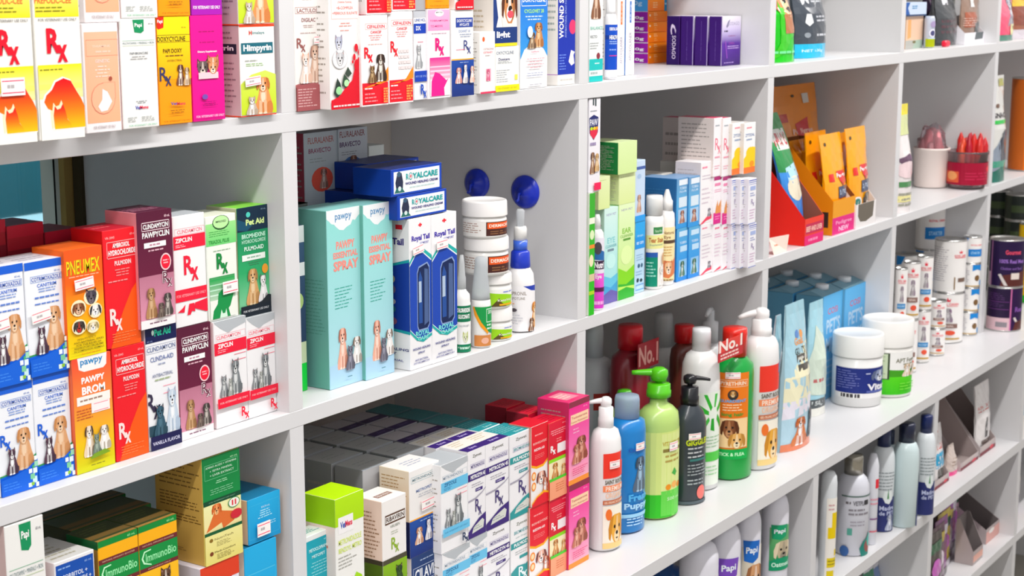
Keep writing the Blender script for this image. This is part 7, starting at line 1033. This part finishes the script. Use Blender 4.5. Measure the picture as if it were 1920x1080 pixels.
# upper row beyond the last divider
G = 'bright pouches beyond the last divider'
cs = ['f0801c','30a8c0','f0c02c','58b040','e85858']
for k in range(4):
    b_ = XD(5)+TW+.004+k*.05
    me_o = pouch('bright patterned pouch of the far cabinet compartment, %s from the divider' % ['first','second','third','fourth'][k], 0, 0, -.06, ZM, 0, [('r',0,.7,1,1,cs[k]),('r',0,.4,1,.7,cs[(k+1)%5]),('r',0,.2,1,.4,cs[(k+2)%5]),('e',.5,.5,.3,.1,'f4f0e0'),('e',.5,.15,.3,.08,cs[(k+3)%5])], cs[(k+4)%5], G, T=.03, h=.19, w=.046)
for o in [q for q in C.objects if q.get('group') == G]: pass
for k, o in enumerate([q for q in C.objects if q.get('group') == G]): o.location.x = XD(5)+TW+.03+k*.05
# lower row of the cabinet
z = ZN; G = 'coloured pouches low in the cabinet'
cl = ['1c7c58','6c88b8','4048a0','c8c8dc','d82838','e83040']
for k in range(6):
    pouch('narrow %s pouch low in the cabinet, under the navy capped bottles' % ['deep green','grey-blue','indigo','silver','crimson','bright red'][k], 1628+18*k, 1650+18*k, -.03+.006*k, z, 1052-9*k, [('r',0,.8,1,.9,'d8d8e0'),('e',.5,.5,.3,.15,'f0e8e0'),('r',.1,.1,.9,.2,cl[(k+2)%6])], cl[k], G, T=.02, lean=(.01,.02), topw=.8)
cl = ['3c3030','5c1c4c','8c2c8c','d0b820','a040a8','7c3c8c','d8b0c8']
for k in range(7):
    pouch('%s treat pouch low in the cabinet, by the grey open carton' % ['brown-black','dark plum','purple','yellow topped','violet','mauve','pale pink'][k], 1741+5*k, 1768+5*k, -.092+.0155*k, z, 998-13*k, [('r',0,.7,1,.85,['1c5c3c','d8c020','e8e0f0'][k%3]),('e',.5,.45,.34,.14,['d060c8','f0e0f0','8c2c6c'][k%3]),('r',.0,.0,1,.12,['e8e0ec','6c1c5c','301c30'][k%3])], cl[k], G, T=.012, lean=(-.006+.002*k,.0), topw=.85)
tray('grey open display carton low in the cabinet, before the last divider', 1859, 1883, -.075, z, 905, 985, .16, 'b4a8a8', '7c7474', [('r',0,0,1,.8,'e0a8a0'),('e',.4,.7,.2,.16,'f0ece8')], [])
tray('small grey open display carton in front of the coloured pouches', 1824, 1842, -.097, z, 972, 1036, .045, 'b4a8a8', '7c7474', [('r',0,.2,1,.7,'e8b0a0')], [])
G = 'pouches in the far lower compartment'
for k in range(4): pouch('mixed bright pouch low beyond the last divider, %s from it' % ['first','second','third','fourth'][k], 0, 0, -.06, ZN, 0, [('r',0,.6,1,.8,['48a058','e86878'][k%2]),('e',.5,.4,.3,.14,'f0e4e0')], ['d85068','58a888','e89048','8c5ca0'][k], G, T=.03, h=.18, w=.046)
for k, o in enumerate([q for q in C.objects if q.get('group') == G]): o.location.x = XD(5)+TW+.03+k*.05

# ---------------------------------------------------------------- keep everything clear of the uprights
bpy.context.view_layer.update()
def world_box(o):
    P = [m.matrix_world @ Vector(c) for m in [o]+list(o.children_recursive) if m.type == 'MESH' for c in m.bound_box]
    return [min(p[i] for p in P) for i in range(3)], [max(p[i] for p in P) for i in range(3)]
for o in [q for q in C.objects if q.parent is None and q.get('label') and q.get('category') not in ('shelves', 'cabinet', 'ledge', 'hook')]:
    lo, hi = world_box(o)
    fr = -PR if (lo[2]+hi[2])/2 < ZL0 else 0.
    if hi[1] > DP-.001: o.location.y -= hi[1]-DP+.0015
    if hi[1] < fr: continue
    for i in range(0, 9):
        a, b_ = XD(i)-.0004, XD(i)+TW+.0004
        if lo[0] < b_ and hi[0] > a:
            if (lo[0]+hi[0])/2 < (a+b_)/2: o.location.x -= hi[0]-a
            else: o.location.x += b_-lo[0]
